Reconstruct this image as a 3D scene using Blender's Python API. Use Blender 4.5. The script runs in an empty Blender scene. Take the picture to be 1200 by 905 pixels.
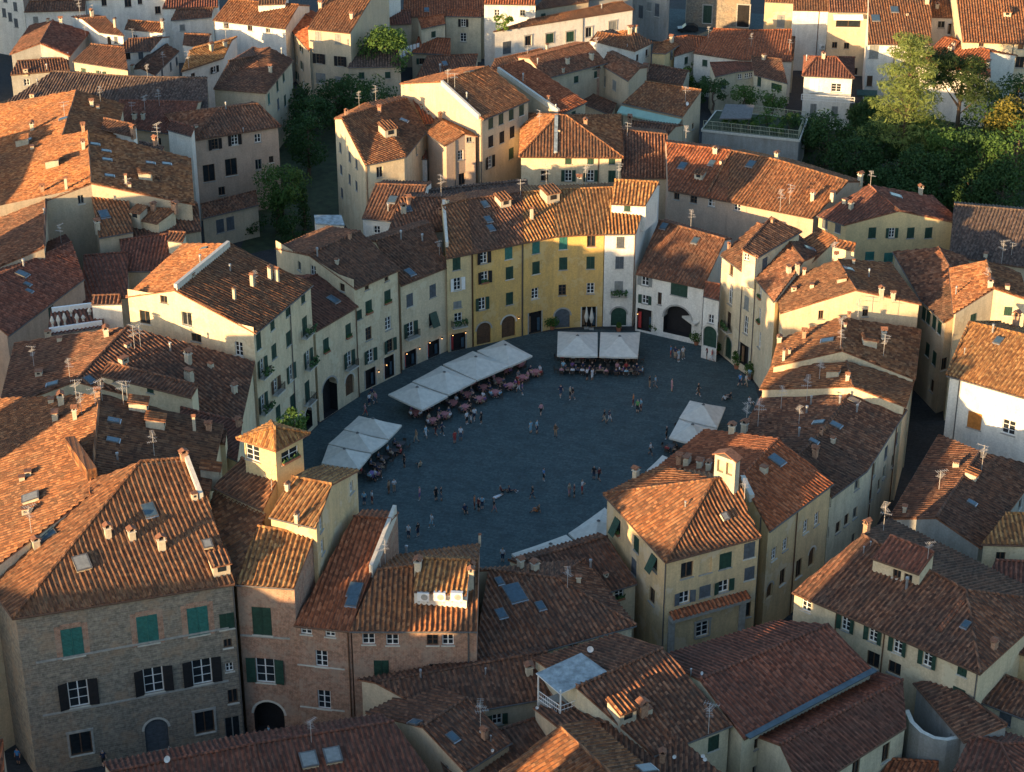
import bpy, bmesh, math, random
from mathutils import Vector, Matrix
R = math.radians
S = bpy.context.scene
COL = S.collection
random.seed(7)

# ---------------------------------------------------------------- camera, sky, sun, exposure
H = 110.0; PITCH = R(27.0); F = 2333.0
cam = bpy.data.objects.new('camera', bpy.data.cameras.new('camera')); COL.objects.link(cam)
cam.location = (0, 0, H); cam.rotation_euler = (R(63.0), 0, 0)
cam.data.lens = 70.0; cam.data.sensor_width = 36.0; cam.data.clip_start = 1.0; cam.data.clip_end = 6000.0
S.camera = cam
SUN_EL = R(7.6); TRAVEL = Vector((0.682, 0.731, 0)).normalized()
w = bpy.data.worlds.new('World'); S.world = w; w.use_nodes = True
nt = w.node_tree; bg = nt.nodes['Background']
sky = nt.nodes.new('ShaderNodeTexSky'); sky.sky_type = 'NISHITA'; sky.sun_disc = False
sky.sun_elevation = SUN_EL; sky.sun_rotation = math.atan2(-TRAVEL.x, -TRAVEL.y)
sky.air_density = 1.0; sky.dust_density = 1.0; sky.ozone_density = 2.0
nt.links.new(sky.outputs[0], bg.inputs[0]); bg.inputs[1].default_value = 0.15
sl = bpy.data.lights.new('sun', 'SUN'); sl.energy = 4.5; sl.angle = R(0.5); sl.color = (1.0, 0.65, 0.31)
sun = bpy.data.objects.new('sun', sl); COL.objects.link(sun); sun.location = (-200, -150, 200)
d = Vector((TRAVEL.x*math.cos(SUN_EL), TRAVEL.y*math.cos(SUN_EL), -math.sin(SUN_EL)))
sun.rotation_euler = d.to_track_quat('-Z', 'Y').to_euler()
S.view_settings.view_transform = 'Standard'; S.view_settings.look = 'None'
S.view_settings.exposure = 1.5; S.view_settings.gamma = 1.0

CP, SP = math.cos(PITCH), math.sin(PITCH)
def ray(px, py):
    x = (px-600)/F; y = -(py-452.5)/F
    return Vector((x, CP+y*SP, -SP+y*CP))
def U(px, py, z=0.0):
    d = ray(px, py); t = (z-H)/d.z
    return Vector((d.x*t, d.y*t, z))

# ---------------------------------------------------------------- materials
def new_mat(name):
    m = bpy.data.materials.new(name); m.use_nodes = True
    return m, m.node_tree.nodes, m.node_tree.links, m.node_tree.nodes['Principled BSDF']
def ramp(N, stops):
    r = N.new('ShaderNodeValToRGB'); e = r.color_ramp.elements
    while len(e) < len(stops): e.new(0.5)
    for i, (p, c) in enumerate(stops): e[i].position = p; e[i].color = (*c, 1)
    return r
def mix(N, L, a, b, f, mode='MIX'):
    m = N.new('ShaderNodeMix'); m.data_type = 'RGBA'; m.blend_type = mode
    for s, v in ((m.inputs[0], f), (m.inputs[6], a), (m.inputs[7], b)):
        if hasattr(v, 'is_linked'): L.new(v, s)
        elif isinstance(v, (int, float)): s.default_value = v
        else: s.default_value = (*v, 1)
    return m.outputs[2]
def math_(N, L, op, a, b=None):
    m = N.new('ShaderNodeMath'); m.operation = op
    for i, v in enumerate((a, b)):
        if v is None: continue
        if hasattr(v, 'is_linked'): L.new(v, m.inputs[i])
        else: m.inputs[i].default_value = v
    return m.outputs[0]
def noise(N, L, vec, scale, detail=4, rough=0.6):
    n = N.new('ShaderNodeTexNoise'); n.inputs['Scale'].default_value = scale
    n.inputs['Detail'].default_value = detail; n.inputs['Roughness'].default_value = rough
    if vec is not None: L.new(vec, n.inputs['Vector'])
    return n.outputs[0]
def plain(name, c, rough=0.6, metal=0.0, var=0.25, scale=3.0):
    m, N, L, B = new_mat(name)
    g = N.new('ShaderNodeNewGeometry')
    n = noise(N, L, g.outputs['Position'], scale)
    c2 = tuple(x*(1-var) for x in c); c3 = tuple(min(1, x*(1+var)) for x in c)
    r = ramp(N, [(0.3, c2), (0.7, c3)]); L.new(n, r.inputs[0]); L.new(r.outputs[0], B.inputs['Base Color'])
    B.inputs['Roughness'].default_value = rough; B.inputs['Metallic'].default_value = metal
    return m
PER = 0.45      # spacing of the tile rows
def roof_mat(name, cols, lichen, lich_amt=0.5, dark=0.35):
    m, N, L, B = new_mat(name)
    uv = N.new('ShaderNodeUVMap'); sx = N.new('ShaderNodeSeparateXYZ'); L.new(uv.outputs[0], sx.inputs[0])
    geo = N.new('ShaderNodeNewGeometry')
    fu = math_(N, L, 'FLOOR', math_(N, L, 'MULTIPLY', sx.outputs[0], 1/PER))
    wr = N.new('ShaderNodeTexWhiteNoise'); wr.noise_dimensions = '1D'; L.new(fu, wr.inputs['W'])
    vv = math_(N, L, 'ADD', math_(N, L, 'MULTIPLY', sx.outputs[1], 1/0.33), wr.outputs['Value'])
    fv = math_(N, L, 'FLOOR', vv)
    fu2 = math_(N, L, 'FLOOR', math_(N, L, 'MULTIPLY', math_(N, L, 'ADD', sx.outputs[0], -.32*PER), 2/PER))
    cb = N.new('ShaderNodeCombineXYZ'); L.new(fu2, cb.inputs[0]); L.new(fv, cb.inputs[1])
    wn = N.new('ShaderNodeTexWhiteNoise'); wn.noise_dimensions = '3D'; L.new(cb.outputs[0], wn.inputs['Vector'])
    big = noise(N, L, geo.outputs['Position'], 0.16, 5, 0.65)
    mid = noise(N, L, geo.outputs['Position'], 0.9, 5, 0.7)
    fine = noise(N, L, geo.outputs['Position'], 4.5, 4, 0.75)
    t = math_(N, L, 'ADD', math_(N, L, 'MULTIPLY', wn.outputs['Value'], 0.55), math_(N, L, 'MULTIPLY', fine, 0.50))
    r = ramp(N, [(0.12, cols[0]), (0.38, cols[1]), (0.62, cols[2]), (0.9, cols[3])]); L.new(t, r.inputs[0])
    c = r.outputs[0]
    # soot and moss patches
    p1 = ramp(N, [(0.42, (0, 0, 0)), (0.62, (1, 1, 1))]); L.new(math_(N, L, 'ADD', math_(N, L, 'MULTIPLY', big, 0.6), math_(N, L, 'MULTIPLY', mid, 0.45)), p1.inputs[0])
    c = mix(N, L, c, (0.06, 0.05, 0.045), math_(N, L, 'MULTIPLY', p1.outputs[0], dark))
    p2 = ramp(N, [(0.52, (0, 0, 0)), (0.72, (1, 1, 1))]); L.new(math_(N, L, 'ADD', math_(N, L, 'MULTIPLY', mid, 0.55), math_(N, L, 'MULTIPLY', fine, 0.5)), p2.inputs[0])
    c = mix(N, L, c, lichen, math_(N, L, 'MULTIPLY', p2.outputs[0], lich_amt))
    # dirt lying in the channels between the cover tiles
    fr = math_(N, L, 'FRACT', math_(N, L, 'MULTIPLY', sx.outputs[0], 1/PER))
    ch = ramp(N, [(0.0, (1, 1, 1)), (0.3, (1, 1, 1)), (0.5, (0, 0, 0)), (0.9, (0, 0, 0)), (1.0, (1, 1, 1))]); L.new(fr, ch.inputs[0])
    c = mix(N, L, c, (0.055, 0.042, 0.034), math_(N, L, 'MULTIPLY', ch.outputs[0], 0.62))
    # some rows darker, some paler, as relaid
    c = mix(N, L, c, math_(N, L, 'ADD', math_(N, L, 'MULTIPLY', wn.outputs['Value'], 0.45), 0.76), 1.0, 'MULTIPLY')
    L.new(c, B.inputs['Base Color']); B.inputs['Roughness'].default_value = 0.9
    B.inputs['Specular IOR Level'].default_value = 0.25
    bp = N.new('ShaderNodeBump'); bp.inputs['Strength'].default_value = 1.0; bp.inputs['Distance'].default_value = 0.08
    L.new(math_(N, L, 'ADD', math_(N, L, 'FRACT', vv), math_(N, L, 'MULTIPLY', fine, 0.6)), bp.inputs['Height']); L.new(bp.outputs[0], B.inputs['Normal'])
    return m
T = (0.30, 0.115, 0.055)
ROOF = {
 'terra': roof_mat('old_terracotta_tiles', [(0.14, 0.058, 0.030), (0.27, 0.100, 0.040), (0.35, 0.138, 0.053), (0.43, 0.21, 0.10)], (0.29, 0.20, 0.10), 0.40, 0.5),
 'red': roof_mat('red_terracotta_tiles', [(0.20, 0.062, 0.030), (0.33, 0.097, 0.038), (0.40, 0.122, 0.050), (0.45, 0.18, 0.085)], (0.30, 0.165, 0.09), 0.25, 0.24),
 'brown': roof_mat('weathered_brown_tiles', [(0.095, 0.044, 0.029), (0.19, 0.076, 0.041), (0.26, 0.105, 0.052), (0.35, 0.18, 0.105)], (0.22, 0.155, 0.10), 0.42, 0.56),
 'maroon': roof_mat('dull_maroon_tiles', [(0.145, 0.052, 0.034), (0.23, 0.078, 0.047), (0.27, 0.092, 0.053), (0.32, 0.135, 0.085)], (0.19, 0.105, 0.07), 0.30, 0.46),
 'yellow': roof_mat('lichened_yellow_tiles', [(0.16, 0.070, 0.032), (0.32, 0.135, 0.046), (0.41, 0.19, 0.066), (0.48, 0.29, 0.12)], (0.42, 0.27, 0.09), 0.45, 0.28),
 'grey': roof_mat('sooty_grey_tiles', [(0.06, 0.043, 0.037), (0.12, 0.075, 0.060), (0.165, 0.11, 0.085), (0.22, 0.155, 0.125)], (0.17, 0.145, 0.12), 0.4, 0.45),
}
def wall_mat(name, c, stain=(0.18, 0.16, 0.13), amt=0.45, patch=None):
    amt = min(.75, amt*1.35)
    m, N, L, B = new_mat(name)
    g = N.new('ShaderNodeNewGeometry'); pos = g.outputs['Position']
    mp = N.new('ShaderNodeMapping'); mp.inputs['Scale'].default_value = (1.2, 1.2, 0.22); L.new(pos, mp.inputs[0])
    streak = noise(N, L, mp.outputs[0], 1.0, 6, 0.7); blot = noise(N, L, pos, 0.35, 5, 0.65); fine = noise(N, L, pos, 5, 3)
    r = ramp(N, [(0.3, tuple(x*0.86 for x in c)), (0.7, tuple(min(1, x*1.1) for x in c))]); L.new(fine, r.inputs[0])
    s = ramp(N, [(0.45, (0, 0, 0)), (0.75, (1, 1, 1))]); L.new(math_(N, L, 'ADD', math_(N, L, 'MULTIPLY', streak, 0.6), math_(N, L, 'MULTIPLY', blot, 0.45)), s.inputs[0])
    col = mix(N, L, r.outputs[0], stain, math_(N, L, 'MULTIPLY', s.outputs[0], amt))
    if patch:
        p = ramp(N, [(0.56, (0, 0, 0)), (0.6, (1, 1, 1))]); L.new(blot, p.inputs[0])
        col = mix(N, L, col, patch, math_(N, L, 'MULTIPLY', p.outputs[0], 0.6))
    L.new(col, B.inputs['Base Color']); B.inputs['Roughness'].default_value = 0.92; B.inputs['Specular IOR Level'].default_value = 0.2
    bp = N.new('ShaderNodeBump'); bp.inputs['Strength'].default_value = 0.25; bp.inputs['Distance'].default_value = 0.03
    L.new(fine, bp.inputs['Height']); L.new(bp.outputs[0], B.inputs['Normal'])
    return m
def brick_mat(name, c1, c2, mortar, bw, bh, patch=None, patch_amt=0.5):
    m, N, L, B = new_mat(name)
    uv = N.new('ShaderNodeUVMap'); g = N.new('ShaderNodeNewGeometry')
    b = N.new('ShaderNodeTexBrick'); L.new(uv.outputs[0], b.inputs['Vector'])
    b.inputs['Color1'].default_value = (*c1, 1); b.inputs['Color2'].default_value = (*c2, 1); b.inputs['Mortar'].default_value = (*mortar, 1)
    b.inputs['Scale'].default_value = 1.0; b.inputs['Brick Width'].default_value = bw; b.inputs['Row Height'].default_value = bh
    b.inputs['Mortar Size'].default_value = 0.018; b.inputs['Bias'].default_value = 0.0
    n = noise(N, L, g.outputs['Position'], 0.5, 6, 0.7); f = noise(N, L, g.outputs['Position'], 3.0, 4)
    r = ramp(N, [(0.3, (0.55, 0.55, 0.55)), (0.7, (1.25, 1.2, 1.15))]); L.new(f, r.inputs[0])
    col = mix(N, L, b.outputs[0], r.outputs[0], 1.0, 'MULTIPLY')
    if patch:
        p = ramp(N, [(0.5, (0, 0, 0)), (0.6, (1, 1, 1))]); L.new(n, p.inputs[0])
        col = mix(N, L, col, patch, math_(N, L, 'MULTIPLY', p.outputs[0], patch_amt))
    L.new(col, B.inputs['Base Color']); B.inputs['Roughness'].default_value = 0.95
    bp = N.new('ShaderNodeBump'); bp.inputs['Strength'].default_value = 0.5; bp.inputs['Distance'].default_value = 0.04
    L.new(b.outputs[1], bp.inputs['Height']); bp.invert = True; L.new(bp.outputs[0], B.inputs['Normal'])
    return m
WALL = {
 'cream': wall_mat('cream_stucco', (0.66, 0.54, 0.36), amt=0.4, patch=(0.68, 0.60, 0.42)),
 'pale': wall_mat('pale_stucco', (0.64, 0.57, 0.41), amt=0.45),
 'white': wall_mat('white_stucco', (0.74, 0.71, 0.64), amt=0.3),
 'yellow': wall_mat('yellow_stucco', (0.66, 0.42, 0.14), amt=0.4, patch=(0.64, 0.47, 0.22)),
 'lemon': wall_mat('pale_yellow_stucco', (0.64, 0.49, 0.26), amt=0.35),
 'ochre': wall_mat('ochre_stucco', (0.62, 0.46, 0.26), amt=0.45, patch=(0.60, 0.50, 0.36)),
 'pink': wall_mat('rose_stucco', (0.50, 0.37, 0.28), amt=0.35),
 'beige': wall_mat('beige_stucco', (0.54, 0.44, 0.31), amt=0.4, patch=(0.48, 0.40, 0.3)),
 'grey': wall_mat('grey_render', (0.34, 0.34, 0.32), amt=0.6),
 'brick': brick_mat('old_red_brick', (0.40, 0.16, 0.095), (0.32, 0.14, 0.09), (0.42, 0.33, 0.25), 0.30, 0.085, (0.38, 0.30, 0.23), 0.5),
 'stone': brick_mat('coursed_stone', (0.29, 0.255, 0.20), (0.20, 0.18, 0.15), (0.33, 0.29, 0.24), 0.6, 0.22, (0.36, 0.24, 0.15), 0.45),
}
M = {
 'glass': plain('window_glass', (0.02, 0.025, 0.03), 0.12, 0, 0.3),
 'skyglass': plain('roof_window_glass', (0.06, 0.10, 0.13), 0.15, 0, 0.2),
 'green': plain('dark_green_paint', (0.018, 0.055, 0.038), 0.55, 0, 0.3),
 'teal': plain('teal_paint', (0.03, 0.15, 0.13), 0.55, 0, 0.25),
 'bluegrey': plain('slate_blue_paint', (0.09, 0.105, 0.12), 0.6, 0, 0.25),
 'brownwood': plain('brown_wood_paint', (0.10, 0.055, 0.03), 0.6, 0, 0.3),
 'greypaint': plain('grey_paint', (0.22, 0.23, 0.22), 0.6, 0, 0.2),
 'sunorange': plain('sun_orange_shutter', (0.42, 0.17, 0.04), 0.5, 0, 0.25),  # orange sunlight on the shutters put into their colour
 'whitepaint': plain('white_paint', (0.72, 0.72, 0.70), 0.5, 0, 0.08),
 'trim': plain('grey_sandstone', (0.33, 0.32, 0.29), 0.85, 0, 0.2),
 'paletrim': plain('pale_stone', (0.55, 0.52, 0.45), 0.85, 0, 0.15),
 'dark': plain('shade_black_dark_paint', (0.012, 0.011, 0.012), 0.9, 0, 0.3),  # black standing in for shade inside openings; also dark shutter paint
 'lattice': plain('faded_olive_paint', (0.30, 0.31, 0.22), 0.7, 0, 0.2),
 'aerial': plain('pale_aluminium', (0.42, 0.40, 0.38), 0.5, 0, 0.1),
 'metal': plain('galvanised_metal', (0.38, 0.40, 0.42), 0.4, 0.6, 0.2),
 'gutterblue': plain('dark_blue_sheet', (0.06, 0.09, 0.11), 0.7, 0, 0.3, 1.2),
 'bluemetal': plain('weathered_sheet_metal', (0.24, 0.29, 0.31), 0.7, 0, 0.45, 1.6),
 'copper': plain('brown_downpipe', (0.16, 0.085, 0.05), 0.5, 0.4, 0.2),
 'pipe': plain('grey_downpipe', (0.12, 0.115, 0.11), 0.6, 0.2, 0.3),
 'iron': plain('black_iron', (0.02, 0.02, 0.022), 0.5, 0.3, 0.2),
 'canvas': plain('ecru_canvas', (0.58, 0.55, 0.48), 0.85, 0, 0.12, 1.8),
 'awngreen': plain('pale_green_awning', (0.30, 0.46, 0.38), 0.8, 0, 0.12, 1.0),
 'plant': plain('balcony_plants', (0.035, 0.085, 0.022), 0.8, 0, 0.6, 6.0),
 'pot': plain('terracotta_pot', (0.33, 0.13, 0.07), 0.8, 0, 0.2),
 'stucco': wall_mat('chimney_stucco', (0.56, 0.49, 0.37), amt=0.55),
 'chbrick': plain('chimney_brick', (0.38, 0.22, 0.14), 0.9, 0, 0.35, 5.0),
 'captile': plain('cap_tiles', (0.23, 0.10, 0.055), 0.9, 0, 0.4, 5.0),
 'pinkcloth': plain('rose_tablecloth', (0.42, 0.17, 0.17), 0.9, 0, 0.3, 8.0),
 'darktable': plain('dark_table_top', (0.05, 0.045, 0.05), 0.5, 0, 0.3, 6.0),
 'violet': plain('violet_tablecloth', (0.20, 0.15, 0.35), 0.9, 0, 0.2),
 'chair': plain('dark_wicker', (0.06, 0.045, 0.035), 0.7, 0, 0.3),
 'wood': plain('teak_wood', (0.22, 0.13, 0.07), 0.7, 0, 0.3),
 'shopred': plain('red_display_cloth', (0.35, 0.03, 0.03), 0.8, 0, 0.3),
 'car': plain('dark_car_paint', (0.03, 0.032, 0.035), 0.25, 0.2, 0.1),
 'tyre': plain('tyre_rubber', (0.015, 0.015, 0.015), 0.8),
}
def emis(name, c, s):
    m, N, L, B = new_mat(name); B.inputs['Base Color'].default_value = (*c, 1)
    B.inputs['Emission Color'].default_value = (*c, 1); B.inputs['Emission Strength'].default_value = s
    return m
M['lamp'] = emis('lit_bulb', (1.0, 0.5, 0.18), 2.0)

# ---------------------------------------------------------------- mesh helpers
def link(o, parent=None):
    COL.objects.link(o)
    if parent: o.parent = parent
    return o
def root_of(o):
    while o.parent: o = o.parent
    return o
class MB:
    """collects faces, builds one mesh object"""
    def __init__(s): s.v = []; s.f = []; s.m = []; s.uv = []; s.mats = []
    def mi(s, mat):
        if mat not in s.mats: s.mats.append(mat)
        return s.mats.index(mat)
    def face(s, pts, mat, uv=None):
        n = len(s.v); s.v += [tuple(p) for p in pts]; s.f.append(list(range(n, n+len(pts)))); s.m.append(s.mi(mat))
        s.uv += list(uv) if uv else [(p[0]+p[1]*0.3, p[2]) for p in pts]
    def poly(s, verts, faces, mat):
        n = len(s.v); s.v += [tuple(p) for p in verts]
        for f in faces:
            s.f.append([n+i for i in f]); s.m.append(s.mi(mat)); s.uv += [(verts[i][0]+verts[i][1]*0.3, verts[i][2]) for i in f]
    def box(s, o, x, y, z, mat):
        """o origin corner, x y z edge vectors"""
        o = Vector(o); x = Vector(x); y = Vector(y); z = Vector(z)
        P = [o, o+x, o+x+y, o+y, o+z, o+x+z, o+x+y+z, o+y+z]
        fs = [(0, 3, 2, 1), (4, 5, 6, 7), (0, 1, 5, 4), (1, 2, 6, 5), (2, 3, 7, 6), (3, 0, 4, 7)]
        if x.cross(y).dot(z) < 0: fs = [f[::-1] for f in fs]
        s.poly(P, fs, mat)
    def cbox(s, c, sx, sy, sz, mat):
        s.box((c[0]-sx/2, c[1]-sy/2, c[2]), (sx, 0, 0), (0, sy, 0), (0, 0, sz), mat)
    def tube(s, a, b, r, mat, n=6, r2=None):
        a = Vector(a); b = Vector(b); r2 = r if r2 is None else r2
        d = (b-a)
        if d.length < 1e-6: return
        d.normalize(); u = d.orthogonal().normalized(); w_ = d.cross(u)
        P = []
        for c, rr in ((a, r), (b, r2)):
            for i in range(n):
                t = 2*math.pi*i/n; P.append(c+u*math.cos(t)*rr+w_*math.sin(t)*rr)
        fs = [(i, (i+1) % n, n+(i+1) % n, n+i) for i in range(n)]+[tuple(range(n))[::-1], tuple(range(n, 2*n))]
        s.poly(P, fs, mat)
    def mesh(s, name, off=Vector((0, 0, 0))):
        me = bpy.data.meshes.new(name)
        me.from_pydata([(x-off[0], y-off[1], z-off[2]) for x, y, z in s.v], [], s.f)
        for mt in s.mats: me.materials.append(mt)
        me.polygons.foreach_set('material_index', s.m)
        ul = me.uv_layers.new(name='UVMap'); ul.data.foreach_set('uv', [c for q in s.uv for c in q])
        me.update(); return me
    def build(s, name, parent=None, off=None):
        if off is None: off = root_of(parent).location if parent else Vector((0, 0, 0))
        return link(bpy.data.objects.new(name, s.mesh(name, off)), parent)
def tag(o, label=None, cat=None, group=None, kind=None):
    if label: o['label'] = label
    if cat: o['category'] = cat
    if group: o['group'] = group
    if kind: o['kind'] = kind
    return o
def thing(name, label, cat, loc, group=None):
    o = bpy.data.objects.new(name, None); o.empty_display_size = 0.5; o.location = loc
    link(o); return tag(o, label, cat, group)

# ---------------------------------------------------------------- roofs
PROF = [(0.0, 0.0), (0.30, 0.0), (0.42, 0.085), (0.62, 0.135), (0.82, 0.085), (0.94, 0.0)]
PROF_FAR = [(0.0, 0.0), (0.3, 0.0), (0.6, 0.13), (0.9, 0.0)]
from mathutils.noise import noise as pn_
pn = lambda t: pn_(Vector(t))
VSTEP = 0.9
def clip_u(poly, u0, keep_ge):
    out = []; n = len(poly)
    for i in range(n):
        a, b = poly[i], poly[(i+1) % n]
        ia = (a[0] >= u0-1e-9) if keep_ge else (a[0] <= u0+1e-9)
        ib = (b[0] >= u0-1e-9) if keep_ge else (b[0] <= u0+1e-9)
        if ia: out.append(a)
        if ia != ib:
            t = (u0-a[0])/(b[0]-a[0]); out.append(tuple(a[k]+(b[k]-a[k])*t for k in range(3)))
    return out
def tile_face(mb, pts, mat, prof=PROF, amp=1.0):
    """a roof plane as rows of barrel tiles running down the slope"""
    n = Vector((0, 0, 0))
    for i in range(len(pts)):
        a, b = pts[i], pts[(i+1) % len(pts)]
        n += Vector(((a.y-b.y)*(a.z+b.z), (a.z-b.z)*(a.x+b.x), (a.x-b.x)*(a.y+b.y)))
    if n.length < 1e-6: return
    n.normalize()
    if n.z < 0: n = -n; pts = pts[::-1]
    u = Vector((0, 0, 1)).cross(n)
    if u.length < 1e-4: u = Vector((1, 0, 0))
    u.normalize(); v = n.cross(u); o = pts[0]
    L = [((p-o).dot(u), (p-o).dot(v), (p-o).dot(n)) for p in pts]
    off = random.random()*20
    def h(x):
        k = (x/PER) % 1.0
        for (a, ha), (b, hb) in zip(prof, prof[1:]+[(1.0, 0.0)]):
            if k <= b+1e-9: return (ha+(hb-ha)*(k-a)/max(b-a, 1e-9))*amp
        return 0.0
    for i in range(1, len(L)-1):
        tri = [L[0], L[i], L[i+1]]
        u0 = min(t[0] for t in tri); u1 = max(t[0] for t in tri)
        lines = [(k+f)*PER for k in range(math.floor(u0/PER)-1, math.ceil(u1/PER)+1) for f, _ in prof]
        lines = [u0]+[x for x in lines if u0+1e-4 < x < u1-1e-4]+[u1]
        for x0, x1 in zip(lines, lines[1:]):
            q = clip_u(clip_u(tri, x0, True), x1, False)
            qq = []
            for p in q:
                if not qq or max(abs(p[k]-qq[-1][k]) for k in range(3)) > 1e-5: qq.append(p)
            if len(qq) > 2 and max(abs(qq[0][k]-qq[-1][k]) for k in range(3)) < 1e-5: qq.pop()
            if len(qq) < 3: continue
            if prof is PROF_FAR: parts = [qq]
            else:
                v0 = min(p[1] for p in qq); v1 = max(p[1] for p in qq); parts = []
                vs = [v0]+[k*VSTEP for k in range(math.floor(v0/VSTEP)+1, math.ceil(v1/VSTEP))]+[v1]
                sw = [(p[1], p[0], p[2]) for p in qq]
                for y0, y1 in zip(vs, vs[1:]):
                    if y1-y0 < 1e-4: continue
                    c_ = clip_u(clip_u(sw, y0, True), y1, False)
                    if len(c_) > 2: parts.append([(p[1], p[0], p[2]) for p in c_])
            for qq in parts:
                mb.face([o+u*p[0]+v*p[1]+n*(p[2]+h(p[0])*(1+.25*pn((p[0]*1.9+off, p[1]*.7, 3)))+.055*pn((p[0]*.45+off, p[1]*.45, 0))+.03*pn((p[0]*1.6, p[1]*1.3+off, 7)))+u*(.05*pn((p[0]*.7+off, p[1]*.8, 5))) for p in qq], mat, [(p[0]+off*PER*4, p[1]+off) for p in qq])
BLD = {}; TRIS = []
def perp_dist(P, A, Bp):
    d = (Bp-A).to_2d(); d.normalize(); q = (P-A).to_2d()
    return d.x*q.y-d.y*q.x
def up_slope(p, A, Bp, ze, sl):
    lo, hi = ze, ze+14.0
    g = lambda z: (z-ze)-sl*abs(perp_dist(U(p[0], p[1], z), A, Bp))
    if g(hi) < 0: return U(p[0], p[1], hi)
    for _ in range(50):
        m_ = (lo+hi)/2
        if g(m_) > 0: hi = m_
        else: lo = m_
    return U(p[0], p[1], lo)
def down_slope(p, A, Bp, zr, sl):
    lo, hi = zr-9.0, zr
    g = lambda z: (zr-z)-sl*abs(perp_dist(U(p[0], p[1], z), A, Bp))
    if g(lo) < 0: return U(p[0], p[1], lo)
    for _ in range(50):
        m_ = (lo+hi)/2
        if g(m_) > 0: lo = m_
        else: hi = m_
    return U(p[0], p[1], hi)
def inset(poly, dl):
    n = len(poly); out = []
    if not isinstance(dl, list): dl = [dl]*n
    for i in range(n):
        p0, p1, p2 = poly[i-1].to_2d(), poly[i].to_2d(), poly[(i+1) % n].to_2d()
        e1 = (p1-p0); e2 = (p2-p1)
        if e1.length < 1e-4 or e2.length < 1e-4: out.append(poly[i].copy()); continue
        e1.normalize(); e2.normalize()
        n1 = Vector((-e1.y, e1.x)); n2 = Vector((-e2.y, e2.x))
        d1, d2 = dl[i-1], dl[i]; det = n1.x*n2.y-n1.y*n2.x
        if abs(det) < 0.25: q = p1+(n1+n2).normalized()*max(d1, d2) if (n1+n2).length > .1 else p1+n1*d1
        else: q = p1+Vector(((d1*n2.y-d2*n1.y)/det, (n1.x*d2-n2.x*d1)/det))
        if (q-p1).length > 2.5*max(d1, d2, .05): q = p1+(q-p1).normalized()*2.5*max(d1, d2, .05)
        out.append(Vector((q.x, q.y, poly[i].z)))
    return out
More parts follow.
